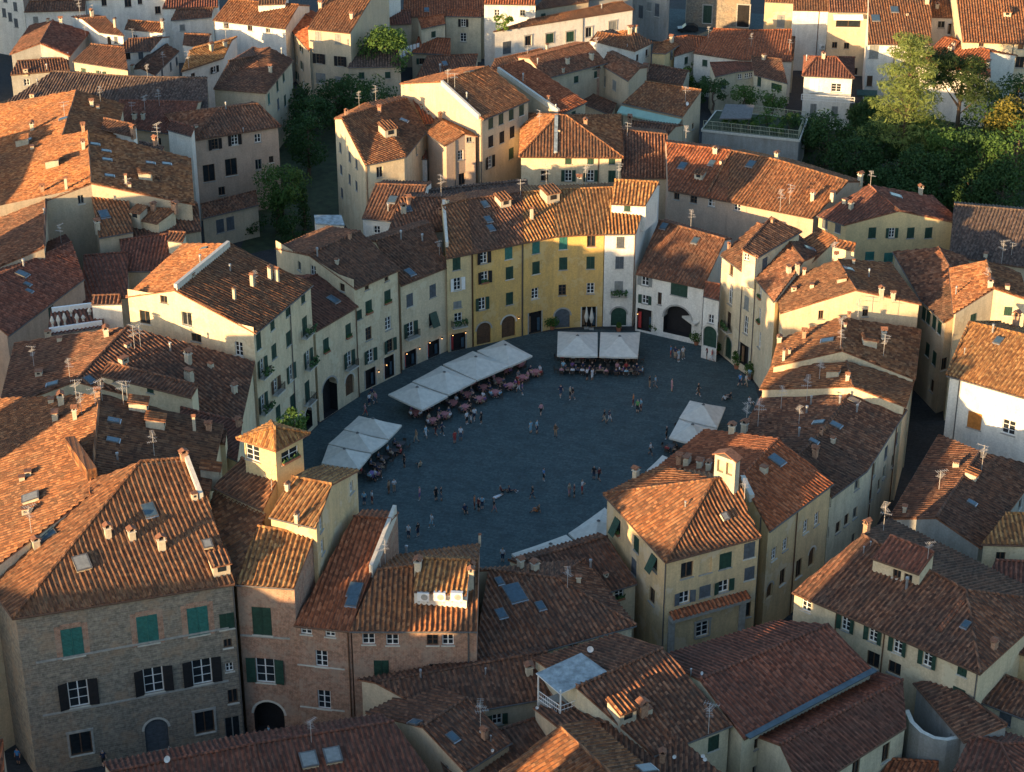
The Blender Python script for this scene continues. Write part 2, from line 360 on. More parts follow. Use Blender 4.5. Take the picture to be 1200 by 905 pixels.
def house(key, label, wall, roof, ze, eaves, ridges, back=1.0, kind='gable', sl=0.32, cat='house', group=None,
          over=0.32, of=None, zb=0.0, far=False, name='house', amp=1.0, gutter=True, side=0.05):
    E = [U(x, y, ze) for x, y in eaves]; n = len(E)
    def seg(i):
        j = min(i, n-2); return E[j], E[j+1]
    Rr = []
    for i, p in enumerate(ridges):
        if kind == 'flat': Rr.append(U(p[0], p[1], ze)); continue
        A, Bq = (E[0], E[-1]) if n == 2 else seg(i)
        if n > 2 and 0 < i < n-1: A, Bq = E[i-1], E[i+1]
        Rr.append(up_slope(p, A, Bq, ze, sl))
    if kind == 'shed' or kind == 'flat': Bk = Rr; noback = True
    else:
        noback = False; Bk = []
        for i in range(len(Rr)):
            if isinstance(back, (list, tuple)):
                A, Bq = (Rr[0], Rr[-1]) if len(Rr) == 2 and (Rr[0]-Rr[1]).length > 1.0 else (E[0]+(Rr[0]-E[0])*1.0, E[-1]+(Rr[0]-E[0])*1.0)
                Bk.append(down_slope(back[::-1][i] if False else back[i], A, Bq, Rr[i].z, sl))
            else:
                e = E[min(i, n-1)] if n > 1 else E[0]
                if 'hip' in kind:
                    A, Bq = seg(min(i, n-2)); dd = (Bq-A).to_2d().normalized(); pd = perp_dist(Rr[i], A, Bq)
                    vec = Vector((-dd.y*pd, dd.x*pd, 0)); e = E[0] if i == 0 else E[-1]
                    Bk.append(e+vec*(1+back)+Vector((0, 0, (Rr[i].z-ze)*(1-back))))
                else:
                    vec = Rr[i]-e; vec.z = 0
                    Bk.append(Vector((e.x, e.y, 0))+vec*(1+back)+Vector((0, 0, Rr[i].z-(Rr[i].z-ze)*back)))
    hip0 = kind in ('hip', 'hip0'); hip1 = kind in ('hip', 'hip1')
    faces = [[E[i], E[i+1], Rr[i+1], Rr[i]] for i in range(n-1)] if len(Rr) == n else [[*E, Rr[0]]]
    if not noback:
        faces += [[Bk[i+1], Bk[i], Rr[i], Rr[i+1]] for i in range(len(Rr)-1)]
        if hip0: faces.append([Bk[0], E[0], Rr[0]])
        if hip1: faces.append([E[-1], Bk[-1], Rr[-1]])
    faces = [[p for j, p in enumerate(f) if (p-f[j-1]).length > 0.02] for f in faces]
    faces = [f for f in faces if len(f) > 2]
    out = list(E)
    if not noback:
        if not hip1: out.append(Rr[-1])
        out += Bk[::-1]
        if not hip0: out.append(Rr[0])
    else: out += Rr[::-1]
    o2 = []
    for p in out:
        if not o2 or (p.to_2d()-o2[-1].to_2d()).length > 0.05: o2.append(p)
    if (o2[0].to_2d()-o2[-1].to_2d()).length < 0.05: o2.pop()
    out = o2
    area = sum(out[i-1].x*out[i].y-out[i].x*out[i-1].y for i in range(len(out)))
    if area < 0: out = out[::-1]
    if of: root = BLD[of]['root']
    else:
        c = sum((p for p in out), Vector((0, 0, 0)))/len(out); c.z = 0
        root = thing(name, label, cat, c, group)
    # roof mesh
    mb = MB(); rm = ROOF[roof] if roof in ROOF else M[roof]
    prof = PROF_FAR if far else PROF
    for f in faces:
        if roof in ROOF: tile_face(mb, f, rm, prof, amp)
        else: mb.face(f if True else f, rm)
        low = [p-Vector((0, 0, 0.16)) for p in f]
        for i in range(1, len(low)-1): mb.face([low[0], low[i+1], low[i]], M['captile'] if roof in ROOF else rm)
        tri = f
        for i in range(1, len(tri)-1): TRIS.append((tri[0], tri[i], tri[i+1], root, key))
    for i in range(len(out)):
        a, b = out[i], out[(i+1) % len(out)]; z = Vector((0, 0, 0.16)); k = Vector((0, 0, 0.005))
        mb.face([a-z, b-z, b-k, a-k], M['captile'] if roof in ROOF else rm)
    if roof in ROOF:
        caps = [(Rr[i], Rr[i+1]) for i in range(len(Rr)-1)]
        if not noback:
            if hip0: caps += [(E[0], Rr[0]), (Bk[0], Rr[0])]
            if hip1: caps += [(E[-1], Rr[-1]), (Bk[-1], Rr[-1])]
        for a, b in caps:
            ln = (b-a).length
            if ln < 0.1: continue
            k = max(1, int(ln/0.45)); up = Vector((0, 0, 0.06))
            for j in range(k):
                mb.tube(a+(b-a)*(j/k)+up, a+(b-a)*((j+1)/k)+up, 0.17, rm, 6, 0.14)
    ro = mb.build('attic_roof' if of else 'roof', root)
    if gutter and roof in ROOF:
        g = MB(); pm = M['copper'] if random.random() < 0.5 else M['pipe']
        for i in range(n-1): g.tube(E[i]-Vector((0, 0, .1)), E[i+1]-Vector((0, 0, .1)), 0.085, pm, 6)
        g.build('gutter', root)
    def near(a, L): return any((a-x).length < .03 for x in L)
    dl = []
    for i in range(len(out)):
        a, c_ = out[i], out[(i+1) % len(out)]
        if near(a, E) and near(c_, E): dl.append(over)
        elif not noback and near(a, Bk) and near(c_, Bk): dl.append(over)
        elif 'hip' in kind and ((near(a, E) and near(c_, Bk)) or (near(a, Bk) and near(c_, E))): dl.append(over)
        else: dl.append(side)
    W = inset(out, dl)
    top = [p.z-0.07 for p in out]
    BLD.setdefault(key, dict(root=root, segs=[], holes={}, roof=ro, E=E))
    b = BLD[key]; b['root'] = root
    if not of or 'roof' not in b: b['roof'] = ro
    b.update(W=W, top=top, wall=wall, zb=zb, of=of)
    return root

def ray_wall(px, py, keys=None):
    d = ray(px, py); o = Vector((0, 0, H)); best = None
    for k in (keys or BLD):
        b = BLD[k]; W = b['W']; nW = len(W)
        for i in range(nW):
            p, q = W[i], W[(i+1) % nW]; e = (q-p).to_2d(); ln = e.length
            if ln < 0.2: continue
            e.normalize(); nrm = Vector((e.y, -e.x, 0))
            dn = d.dot(nrm)
            if dn >= -1e-5: continue
            t = (p-o).dot(nrm)/dn; X = o+d*t; s = (X-p).to_2d().dot(e)
            if s < -0.5 or s > ln+0.5: continue
            tz = b['top'][i]+(b['top'][(i+1) % nW]-b['top'][i])*min(max(s/ln, 0), 1)
            if X.z < b['zb']-0.5 or X.z > tz+0.6: continue
            if best is None or t < best[0]: best = (t, k, i, s, X, Vector((e.x, e.y, 0)), nrm, ln, tz)
    return best
def ray_roof(px, py, key=None):
    d = ray(px, py); o = Vector((0, 0, H)); best = None
    for a, b, c, root, k in TRIS:
        if key and k != key: continue
        e1 = b-a; e2 = c-a; h_ = d.cross(e2); det = e1.dot(h_)
        if abs(det) < 1e-9: continue
        s = o-a; u = s.dot(h_)/det
        if u < -.001 or u > 1.001: continue
        q = s.cross(e1); v = d.dot(q)/det
        if v < -.001 or u+v > 1.001: continue
        t = e2.dot(q)/det
        if t > 0 and (best is None or t < best[0]):
            n = e1.cross(e2).normalized()
            if n.z < 0: n = -n
            best = (t, k, o+d*t, n, root)
    return best

# ---------------------------------------------------------------- walls with real openings
def build_walls():
    for k, b in BLD.items():
        W, top, wall, zb = b['W'], b['top'], WALL[b['wall']], b['zb']
        mb = MB(); nW = len(W)
        for i in range(nW):
            p, q = W[i], W[(i+1) % nW]; e = (q-p); e.z = 0; ln = e.length
            if ln < 0.02: continue
            e.normalize(); nrm = Vector((e.y, -e.x, 0)); t0, t1 = top[i], top[(i+1) % nW]
            holes = b['holes'].get(i, [])
            us = sorted({0.0, ln, *[h[0] for h in holes], *[h[1] for h in holes]})
            zs = sorted({zb, *[h[2] for h in holes], *[h[3] for h in holes]})
            P = lambda s, z: Vector((p.x+e.x*s, p.y+e.y*s, z))
            tz = lambda s: t0+(t1-t0)*s/ln
            uo = i*7.3
            for u0, u1 in zip(us, us[1:]):
                if u1-u0 < 1e-4: continue
                for z0, z1 in zip(zs, zs[1:]+[None]):
                    um = (u0+u1)/2
                    if z1 is not None and any(h[0] < um < h[1] and h[2] < (z0+z1)/2 < h[3] for h in holes): continue
                    za, zb_ = (z1, z1) if z1 is not None else (tz(u0), tz(u1))
                    if min(za, zb_) <= z0+1e-4 and z1 is None: za = max(za, z0+.01); zb_ = max(zb_, z0+.01)
                    mb.face([P(u0, z0), P(u1, z0), P(u1, zb_), P(u0, za)], wall, [(u0+uo, z0), (u1+uo, z0), (u1+uo, zb_), (u0+uo, za)])
            for h in holes:
                dp = -nrm*h[4]
                a, c, f, g = P(h[0], h[2]), P(h[1], h[2]), P(h[1], h[3]), P(h[0], h[3])
                for r0, r1 in ((a, c), (c, f), (f, g), (g, a)):
                    mb.face([r1, r0, r0+dp, r1+dp], h[5] or wall)
        b['wallobj'] = mb.build('attic_wall' if b['of'] else 'wall', b['root'])
WOPEN = []
def win(px, py, kind, w_=1.0, h_=1.6, key=None, face=None):
    r = ray_wall(px, py, [key] if isinstance(key, str) else key)
    if not r: WOPEN.append((px, py, kind)); return None
    t, k, i, s, X, e, nrm, ln, tz = r; b = BLD[k]
    w_ = min(w_, ln*0.9); s = min(max(s, w_/2+0.06), ln-w_/2-0.06)
    zc = X.z; z0 = zc-h_/2; z1 = zc+h_/2
    if z1 > tz-0.15: z1 = tz-0.15; z0 = z1-h_
    if kind[0] in 'ALK': z0 = min(z0, zc-h_/2); 
    z0 = max(z0, b['zb']+0.02)
    if z1-z0 < 0.25: return None
    hs = b['holes'].setdefault(i, [])
    for h in hs:
        if s-w_/2 < h[1]+0.02 and s+w_/2 > h[0]-0.02 and z0 < h[3]+0.02 and z1 > h[2]-0.02: WOPEN.append(('overlap', px, py, kind)); return None
    root = b['root']; W0 = b['W'][i]; base = Vector((W0.x, W0.y, 0))
    P = lambda x, z, y: base+e*(s+x)+Vector((0, 0, z))+nrm*y
    colr = {'g': 'green', 't': 'teal', 'b': 'bluegrey', 'w': 'brownwood', 'y': 'greypaint', 'o': 'sunorange', 'k': 'dark', 'p': 'whitepaint'}
    c = M[colr.get(kind[1] if len(kind) > 1 else 'g', 'green')]
    K = kind[0]; hw = w_/2
    trim = M['paletrim'] if b['wall'] in ('stone', 'brick') or random.random() < .3 else M['trim']
    mb = MB()
    depth = {'S': 0.08, 'L': 1.1, 'A': 0.25, 'K': 0.6}.get(K, 0.2)
    hs.append((s-hw, s+hw, z0, z1, depth, M['dark'] if K in 'LK' else None))  # sides of arches and shop fronts painted black for the shade within
    X_, Y_, Z_ = e, nrm, Vector((0, 0, 1))
    # sill
    if K not in 'ALK': mb.box(P(-hw-.1, z0-.1, 0.002), X_*(w_+.2), Y_*.13, Z_*.1, trim)
    if 'Q' in kind:   # brick patch round the opening
        for x0, x1, a0, a1 in ((-hw-.5, -hw, z0-.1, z1+.35), (hw, hw+.5, z0-.1, z1+.35)):
            mb.box(P(x0, a0, .0), X_*(x1-x0), Y_*.012, Z_*(a1-a0), WALL['brick'])
        mb.box(P(-hw, z1, .0), X_*w_, Y_*.012, Z_*.5, WALL['brick'])
    if 'T' in kind:   # moulded surround
        for x0, x1, a0, a1 in ((-hw-.2, -hw, z0-.02, z1+.2), (hw, hw+.2, z0-.02, z1+.2), (-hw-.2, hw+.2, z1, z1+.22)):
            if x0 == -hw-.2 and x1 > 0: mb.box(P(x0-.05, a0, .003), X_*(x1-x0+.1), Y_*.1, Z_*(a1-a0), M['trim'])
            else: mb.box(P(x0, a0, .003), X_*(x1-x0), Y_*.07, Z_*(z1-a0), M['trim'])
    if K in 'OWD':
        mb.box(P(-hw, z0, -depth-.02), X_*w_, Y_*.03, Z_*(z1-z0), M['glass'])
        fm = M['whitepaint'] if K != 'D' and random.random() < .8 else M['brownwood'] if random.random() < .7 else M['greypaint']; fw = .085
        yy = -depth+.012
        for x0, x1, a0, a1 in ((-hw, -hw+fw, z0, z1), (hw-fw, hw, z0, z1), (-hw+fw, hw-fw, z0, z0+fw), (-hw+fw, hw-fw, z1-fw, z1), (-.05, .05, z0+fw, z1-fw)):
            mb.box(P(x0, a0, yy), X_*(x1-x0), Y_*.06, Z_*(a1-a0), fm)
        if K in 'OW':
            nb = 2 if h_ > 1.3 else 1
            for q in range(1, nb+1):
                zz = z0+(z1-z0)*q/(nb+1)
                mb.box(P(-hw+fw, zz-.025, yy+.01), X_*(hw-fw-.05), Y_*.04, Z_*.05, fm); mb.box(P(.05, zz-.025, yy+.01), X_*(hw-fw-.05), Y_*.04, Z_*.05, fm)
        wo = mb.build('window', root)
        if K == 'O':
            for sg in (-1, 1):
                sm = MB(); ang = random.uniform(.06, .3); wd = hw*.98
                dirv = (X_*sg*math.cos(ang)+Y_*math.sin(ang)); th = dirv.cross(Z_)*sg
                o0 = P(sg*(hw+.02), z0, .03)
                sm.box(o0, dirv*wd, Y_*.05, Z_*(z1-z0), c)
                for q in range(8):
                    sm.box(o0+dirv*.06+Y_*.05+Z_*((z1-z0)*(q+.5)/8), dirv*(wd-.12), Y_*.02, Z_*.05, c)
                sm.build('shutter', wo)
    elif K == 'S':
        wo = mb.build('window', root)
        for sg in (-1, 1):
            sm = MB(); x0 = 0.008 if sg > 0 else -hw
            wd = hw-.008
            sm.box(P(x0, z0, -.055), X_*wd, Y_*.05, Z_*(z1-z0), c)
            nq = max(4, int((z1-z0)/.16))
            for q in range(nq):
                zz = z0+.08+(z1-z0-.16)*q/nq
                a0 = P(x0+.06, zz, -.005); sm.box(a0, X_*(wd-.12), Y_*.035, Z_*.06, c)
            for xx in (x0, x0+wd-.055): sm.box(P(xx, z0, -.004), X_*.055, Y_*.04, Z_*(z1-z0), c)
            sm.build('shutter', wo)
    elif K == 'P':   # shutters tilted out at the foot
        mb.box(P(-hw, z0, -.2), X_*w_, Y_*.03, Z_*(z1-z0), M['glass']); wo = mb.build('window', root)
        sm = MB(); lo = P(-hw, z0+.05, .75); hi = P(-hw, z1, .04)
        sm.box(lo, X_*w_, (Y_*.05), hi-lo, c); sm.build('shutter', wo)
    elif K in 'ALK':
        rad = min(hw, (z1-z0)*.6); zs_ = z1-rad*(0.98 if K != 'K' else 0.0)
        wm = WALL[b['wall']]; nA = 8
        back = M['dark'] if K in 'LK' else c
        if K != 'K':     # spandrels and archivolt
            for sg in (-1, 1):
                pts = [P(sg*hw, z1, .003)]+[P(sg*hw*math.cos(a_), zs_+(z1-zs_-.02)*math.sin(a_), .003) for a_ in [math.pi/2*j/nA for j in range(nA, -1, -1)]]
                for j in range(1, len(pts)-1):
                    tri = [pts[0], pts[j], pts[j+1]] if sg < 0 else [pts[0], pts[j+1], pts[j]]
                    mb.face([x-Y_*.012 for x in tri], wm, [((x-base).dot(e), x.z) for x in tri])
                    mb.face([pts[j]-Y_*.012, pts[j+1]-Y_*.012, pts[j+1]-Y_*depth, pts[j]-Y_*depth], wm)
            for j in range(nA*2):
                a0, a1 = math.pi*j/(nA*2), math.pi*(j+1)/(nA*2)
                q = lambda a_, k_: (hw+k_)*math.cos(a_), 
                p0 = [(hw*math.cos(a0), zs_+(z1-zs_)*math.sin(a0)), (hw*math.cos(a1), zs_+(z1-zs_)*math.sin(a1)), ((hw+.22)*math.cos(a1), zs_+(z1-zs_+.22)*math.sin(a1)), ((hw+.22)*math.cos(a0), zs_+(z1-zs_+.22)*math.sin(a0))]
                mb.face([P(x, z, .02) for x, z in p0][::-1], trim)
        mb.box(P(-hw, z0, -depth-.04), X_*w_, Y_*.05, Z_*(z1-z0), back)
        if K == 'A':
            nm = 'door'
            mb.box(P(-.03, z0, -depth+.012), X_*.06, Y_*.03, Z_*(z1-z0), c)
            for q in range(3):
                for sg in (-1, 1): mb.box(P(sg*hw*.5-hw*.36, z0+.25+q*(zs_-z0)/3.1, -depth+.012), X_*hw*.72, Y_*.03, Z_*(zs_-z0)/4.2, c)
        elif K == 'K':   # shop front with its inner shade painted black, goods hung at the sides
            nm = 'shop_front'
            mb.box(P(-hw, z0+.1, -.4), X_*w_*.22, Y_*.12, Z_*(z1-z0)*.75, M['shopred'] if 'r' in kind else M['wood'])
            mb.box(P(hw*.55, z0+.1, -.4), X_*w_*.2, Y_*.1, Z_*(z1-z0)*.6, M['skyglass'])
            mb.box(P(-hw-.16, z0, .003), X_*.15, Y_*.05, Z_*(z1-z0), trim); mb.box(P(hw+.01, z0, .003), X_*.15, Y_*.05, Z_*(z1-z0), trim)
        else: nm = 'archway'
        wo = mb.build(nm, root)
    elif K == 'B':    # blind panel
        mb.box(P(-hw+.0, z0, -depth+.02), X_*w_, Y_*.03, Z_*(z1-z0), WALL[b['wall']]); wo = mb.build('blind_window', root)
    if 'F' in kind or 'R' in kind:     # balcony with railing and flowers
        bm_ = MB(); bw = w_+.9; dpt = .75; fz = z0-.02
        bm_.box(P(-bw/2, fz-.14, .004), X_*bw, Y_*dpt, Z_*.12, M['paletrim'])
        nb = max(6, int(bw/.16))
        for q in range(nb+1): bm_.box(P(-bw/2+(bw-.03)*q/nb, fz, dpt-.05), X_*.03, Y_*.03, Z_*.9, M['iron'])
        for sg in (-bw/2, bw/2-.03):
            for q in range(4): bm_.box(P(sg, fz, .05+q*.17), X_*.03, Y_*.03, Z_*.9, M['iron'])
        bm_.box(P(-bw/2, fz+.9, dpt-.06), X_*bw, Y_*.05, Z_*.05, M['iron'])
        if 'F' in kind:
            for q in range(26):
                c0 = P(random.uniform(-bw/2, bw/2), fz+random.uniform(.35, 1.05), dpt+random.uniform(-.15, .28)); rr = random.uniform(.1, .22)
                bm_.tube(c0, c0+Vector((random.uniform(-1, 1), random.uniform(-1, 1), random.uniform(-.3, 1)))*.25, rr, M['plant'], 5, .03)
        bm_.build('balcony', root)
    if 'X' in kind:    # flower box
        fm_ = MB(); fm_.box(P(-hw, z0-.02, .02), X_*w_, Y_*.28, Z_*.22, M['pot'])
        for q in range(18):
            c0 = P(random.uniform(-hw, hw), z0+.2, .16); fm_.tube(c0, c0+Vector((random.uniform(-.2, .2), random.uniform(-.2, .2), random.uniform(.1, .4))), .12, M['plant'], 5, .03)
        fm_.build('flower_box', root)
    return wo
def downpipe(px, py, key=None):
    r = ray_wall(px, py, [key] if key else None)
    if not r: return
    t, k, i, s, X, e, nrm, ln, tz = r; b = BLD[k]; s = min(max(s, .1), ln-.1)
    base = Vector((b['W'][i].x, b['W'][i].y, 0))+e*s+nrm*.09
    mb = MB(); mb.tube(base+Vector((0, 0, b['zb'])), base+Vector((0, 0, tz)), .06, M['copper'] if (px*7+py) % 2 < 1 else M['pipe'], 6)
    mb.build('downpipe', b['root'])
# ---------------------------------------------------------------- roof furniture (sub-parts of the roof they are built into)
def chim_mesh(kind):
    mb = MB()
    if kind in ('c', 'd'):
        body = M['stucco'] if kind == 'c' else M['chbrick']
        mb.cbox((0, 0, -.7), .72, .6, 1.75, body); mb.cbox((0, 0, 1.05), .9, .78, .1, M['paletrim'] if kind == 'c' else M['chbrick'])
        for x in (-.3, .3):
            for y in (-.22, .22): mb.cbox((x, y, 1.15), .12, .12, .26, body)
        mb.cbox((0, 0, 1.15), .4, .3, .2, M['dark'])
        for s in (-1, 1): mb.box((s*.52, -.48, 1.38), (-s*.52, 0, .26), (0, .96, 0), (0, 0, .06), M['captile'])
    elif kind == 'w':      # wide, several flues under a slab
        mb.cbox((0, 0, -.7), 1.25, .62, 1.6, M['stucco'])
        for x in (-.48, -.16, .16, .48): mb.cbox((x, 0, .9), .13, .5, .3, M['stucco'])
        mb.cbox((0, 0, 1.2), 1.4, .78, .09, M['captile']); mb.cbox((0, 0, .9), .9, .3, .25, M['dark'])
    elif kind == 't':      # tall with a small tiled cap
        mb.cbox((0, 0, -.7), .5, .5, 2.7, M['stucco'])
        for x in (-.18, .18): mb.cbox((x, 0, 2.0), .1, .44, .25, M['stucco'])
        for s in (-1, 1): mb.box((s*.38, -.36, 2.24), (-s*.38, 0, .26), (0, .72, 0), (0, 0, .06), M['captile'])
    elif kind == 'p':      # metal flue
        mb.tube((0, 0, -.5), (0, 0, 1.0), .13, M['metal'], 10); mb.tube((0, 0, 1.0), (0, 0, 1.22), .2, M['metal'], 10, .17); mb.tube((0, 0, 1.22), (0, 0, 1.32), .2, M['metal'], 10, .04)
    elif kind == 'b':      # squat white block
        mb.cbox((0, 0, -.6), .8, .62, 1.25, M['stucco']); mb.cbox((0, 0, .65), .92, .74, .09, M['captile'])
        mb.cbox((0, -.32, .3), .34, .03, .22, M['dark'])
    return mb.mesh('chimney')
def ant_mesh(k):
    mb = MB(); rn = random.Random(k); hgt = rn.uniform(2.3, 3.4); mm = M['aerial']
    mb.tube((0, 0, -.4), (0, 0, hgt), .03, mm, 5)
    for lv in range(2 if k % 2 else 3):
        z = hgt-.08-.55*lv; L_ = rn.uniform(.6, .9); a = rn.uniform(-.4, .4)+lv*.7; dx, dy = math.cos(a), math.sin(a)
        mb.tube((-dx*L_*.6, -dy*L_*.6, z), (dx*L_, dy*L_, z), .02, mm, 4)
        for q in range(6):
            t = -.55*L_+q*L_*.3; c = Vector((dx*t, dy*t, z)); s = .36-.02*q
            mb.tube(c-Vector((-dy, dx, 0))*s, c+Vector((-dy, dx, 0))*s, .016, mm, 4)
    return mb.mesh('antenna')
PROTO = {k: chim_mesh(k) for k in 'cdwtpb'}
ANT = [ant_mesh(k) for k in range(4)]
def dish_mesh():
    mb = MB(); mb.tube((0, 0, -.3), (0, 0, .7), .04, M['metal'], 5)
    n = 14; r_ = .45; c = Vector((0, -.12, .75)); ax = Vector((.3, -1, .35)).normalized(); u = ax.orthogonal().normalized(); v = ax.cross(u)
    for a, b_, d0, d1 in ((0.01, .5, -.12, -.09), (.5, 1, -.09, 0)):
        for i in range(n):
            t0, t1 = 2*math.pi*i/n, 2*math.pi*(i+1)/n
            q = lambda t, k_, d_: c+(u*math.cos(t)+v*math.sin(t))*r_*k_+ax*d_
            mb.face([q(t0, a, d0), q(t1, a, d0), q(t1, b_, d1), q(t0, b_, d1)], M['whitepaint'])
            mb.face([q(t0, a, d0-.02), q(t0, b_, d1-.02), q(t1, b_, d1-.02), q(t1, a, d0-.02)], M['metal'])
    mb.tube(c-ax*.1, c+ax*.45-v*.2, .02, M['metal'], 4)
    return mb.mesh('satellite_dish')
DISH = dish_mesh()
def ac_mesh():
    mb = MB(); mb.cbox((0, 0, 0), .95, .4, .75, M['whitepaint'])
    n = 14
    mb.poly([(.1+.28*math.cos(2*math.pi*i/n), -.205, .38+.28*math.sin(2*math.pi*i/n)) for i in range(n)], [tuple(range(n))[::-1]], M['trim'])
    for x in (-.35, .35): mb.cbox((x, 0, -.12), .08, .4, .12, M['metal'])
    return mb.mesh('air_conditioner')
AC = ac_mesh()
def sub(mesh, name, parent, loc, rz=0.0, sc=1.0):
    o = bpy.data.objects.new(name, mesh); link(o, parent)
    o.location = loc-root_of(parent).location; o.rotation_euler = (0, 0, rz); o.scale = (sc,)*3 if isinstance(sc, (int, float)) else sc
    return o
MISS = []
def roof_item(px, py, kind, sc=1.0, key=None):
    r = ray_roof(px, py, key)
    if not r:
        for q in range(1, 60):
            a_ = q*2.4; r = ray_roof(px+q*.35*math.cos(a_), py+q*.35*math.sin(a_), key)
            if r: break
    if not r: MISS.append((px, py, kind)); return
    t, k, X, n, root = r; ro = BLD[k]['roof']
    u = Vector((0, 0, 1)).cross(n); u = u.normalized() if u.length > .01 else Vector((1, 0, 0))
    rz = math.atan2(u.y, u.x)
    if kind in PROTO: return sub(PROTO[kind], 'chimney', ro, X, rz+(0 if random.random() < .6 else math.pi/2)+random.uniform(-.06, .06), (sc*random.uniform(.62, .9), sc*random.uniform(.65, .9), sc*random.uniform(.65, .98)))
    if kind == 'a': return sub(random.choice(ANT), 'antenna', ro, X, random.uniform(0, 6.28), sc*random.uniform(.7, 1.0))
    if kind == 'o': return sub(DISH, 'satellite_dish', ro, X, random.uniform(-.6, .6), sc*.65)
    v = n.cross(u)
    mb = MB()
    if kind in 'ks':      # skylight flush in the slope / raised hatch
        w_, l_ = .9*sc, 1.2*sc; o = X-u*w_/2-v*l_/2+n*.05
        mb.box(o, u*w_, v*l_, n*.16, M['pipe'] if kind == 'k' else M['brownwood']); mb.box(o+u*.09+v*.09+n*.162, u*(w_-.18), v*(l_-.18), n*.012, M['skyglass'])
        mb.box(o-v*.12, u*w_, v*.1, n*.12, M['metal'])
        mb.build('skylight', ro)
    elif kind == 'x':     # wooden framed raised hatch standing open a little
        w_, l_ = 1.3*sc, 1.5*sc; o = X-u*w_/2-v*l_/2+n*.05
        mb.box(o, u*w_, v*l_, n*.3, M['stucco']); mb.box(o+n*.302-u*.06-v*.06, u*(w_+.12), v*(l_+.12), n*.07, M['pipe']); mb.box(o+n*.374+u*.08+v*.08, u*(w_-.16), v*(l_-.16), n*.01, M['greypaint'])
        mb.build('roof_hatch', ro)
    elif kind == 'r':     # little tiled dormer
        hd = Vector((u.y, -u.x, 0)); w_, l_, hh = 1.5*sc, 1.7*sc, 1.0*sc
        o = X-u*w_/2+hd*l_*.4
        drop = 1.2
        mb.box(o+Vector((0, 0, -drop)), u*w_, -hd*l_, Vector((0, 0, hh+drop-.05)), M['stucco'])
        mb.box(o+u*w_*.25+hd*.01+Vector((0, 0, hh*.25)), u*w_*.5, hd*.02, Vector((0, 0, hh*.5)), M['glass'])
        a = o-u*.15+hd*.2+Vector((0, 0, hh-.06)); b_ = a+u*(w_+.3); up = -hd*(l_+.3)+Vector((0, 0, .38*sc))
        tile_face(mb, [a, b_, b_+up, a+up], ROOF['terra'], PROF_FAR); mb.face([a-Vector((0, 0, .1)), a+up-Vector((0, 0, .1)), b_+up-Vector((0, 0, .1)), b_-Vector((0, 0, .1))], M['captile'])
        for p, q in ((a, b_), (b_, b_+up), (b_+up, a+up), (a+up, a)): mb.face([p-Vector((0, 0, .1)), q-Vector((0, 0, .1)), q, p], M['captile'])
        mb.build('dormer', ro)
def wall_item(px, py, mesh, name, key=None, off=.22, sc=1.0):
    r = ray_wall(px, py, [key] if key else None)
    if not r: MISS.append((px, py, name)); return
    t, k, i, s, X, e, nrm, ln, tz = r
    o = bpy.data.objects.new(name, mesh); link(o, BLD[k]['wallobj']); o.location = X+nrm*off-BLD[k]['root'].location
    o.rotation_euler = (0, 0, math.atan2(e.y, e.x)); o.scale = (sc,)*3
    return o
def ridge_wall(k, a, b, h_=.5, th=.35, mat='paletrim', name='parapet'):
    """a low wall standing along two roof pixels"""
    def snap(p):
        for q in range(0, 70):
            r = ray_roof(p[0]+q*.3*math.cos(q*2.4), p[1]+q*.3*math.sin(q*2.4), k)
            if r: return r
    ra, rb = snap(a), snap(b)
    if not ra or not rb: MISS.append((a, b, name)); return
    A, Bq = ra[2], rb[2]; d_ = (Bq-A); t = Vector((d_.y, -d_.x, 0)).normalized()*th
    mb = MB(); mb.box(A-t/2-Vector((0, 0, .4)), d_, t, Vector((0, 0, h_+.4)), M[mat] if mat in M else ROOF[mat])
    mb.build(name, BLD[k]['roof'])

# ---------------------------------------------------------------- café canopies and furniture
def canopy(label, c4, group, hz=2.7, rise=1.15, z0=2.4):
    """square market umbrella: c4 are the pixel corners of its rim, in order"""
    P = [U(x, y, z0) for x, y in c4]; c = sum(P, Vector((0, 0, 0)))/4; P = [c+(p-c)*.97 for p in P]
    t = thing('market_umbrella', label, 'umbrella', Vector((c.x, c.y, 0)), group)
    mb = MB(); apex = Vector((c.x, c.y, z0+rise)); N_ = 8
    for i in range(4):
        a, b = P[i], P[(i+1) % 4]
        def pt(s, r_):
            e = a+(b-a)*s; q = apex+(e-apex)*r_; sag = .10*math.sin(math.pi*r_)*(1-.0*s)+.05*math.sin(math.pi*s)*r_
            q.z -= sag; return q
        for j in range(N_):
            for k in range(5):
                s0, s1, r0, r1 = j/N_, (j+1)/N_, k/5+.03*(k == 0), (k+1)/5
                mb.face([pt(s0, r1), pt(s1, r1), pt(s1, r0), pt(s0, r0)], M['canvas'])
        for j in range(N_):
            p, q = pt(j/N_, 1), pt((j+1)/N_, 1); v = Vector((0, 0, .22))
            mb.face([p-v, q-v, q, p], M['canvas'])
    cn = mb.build('canopy', t)
    v = MB(); v.tube(apex-Vector((0, 0, .02)), apex+Vector((0, 0, .12)), .22, M['pipe'], 8, .05); v.build('finial', t)
    r = MB()
    for i in range(4): r.tube(apex-Vector((0, 0, .2)), P[i]-Vector((0, 0, .1)), .03, M['wood'], 5)
    r.build('ribs', t)
    po = MB(); po.tube((c.x, c.y, 0.1), apex, .05, M['wood'], 8); po.build('pole', t)
    ba = MB(); ba.cbox((c.x, c.y, 0.004), .9, .9, .14, M['trim']); ba.build('base', t)
    return P, c
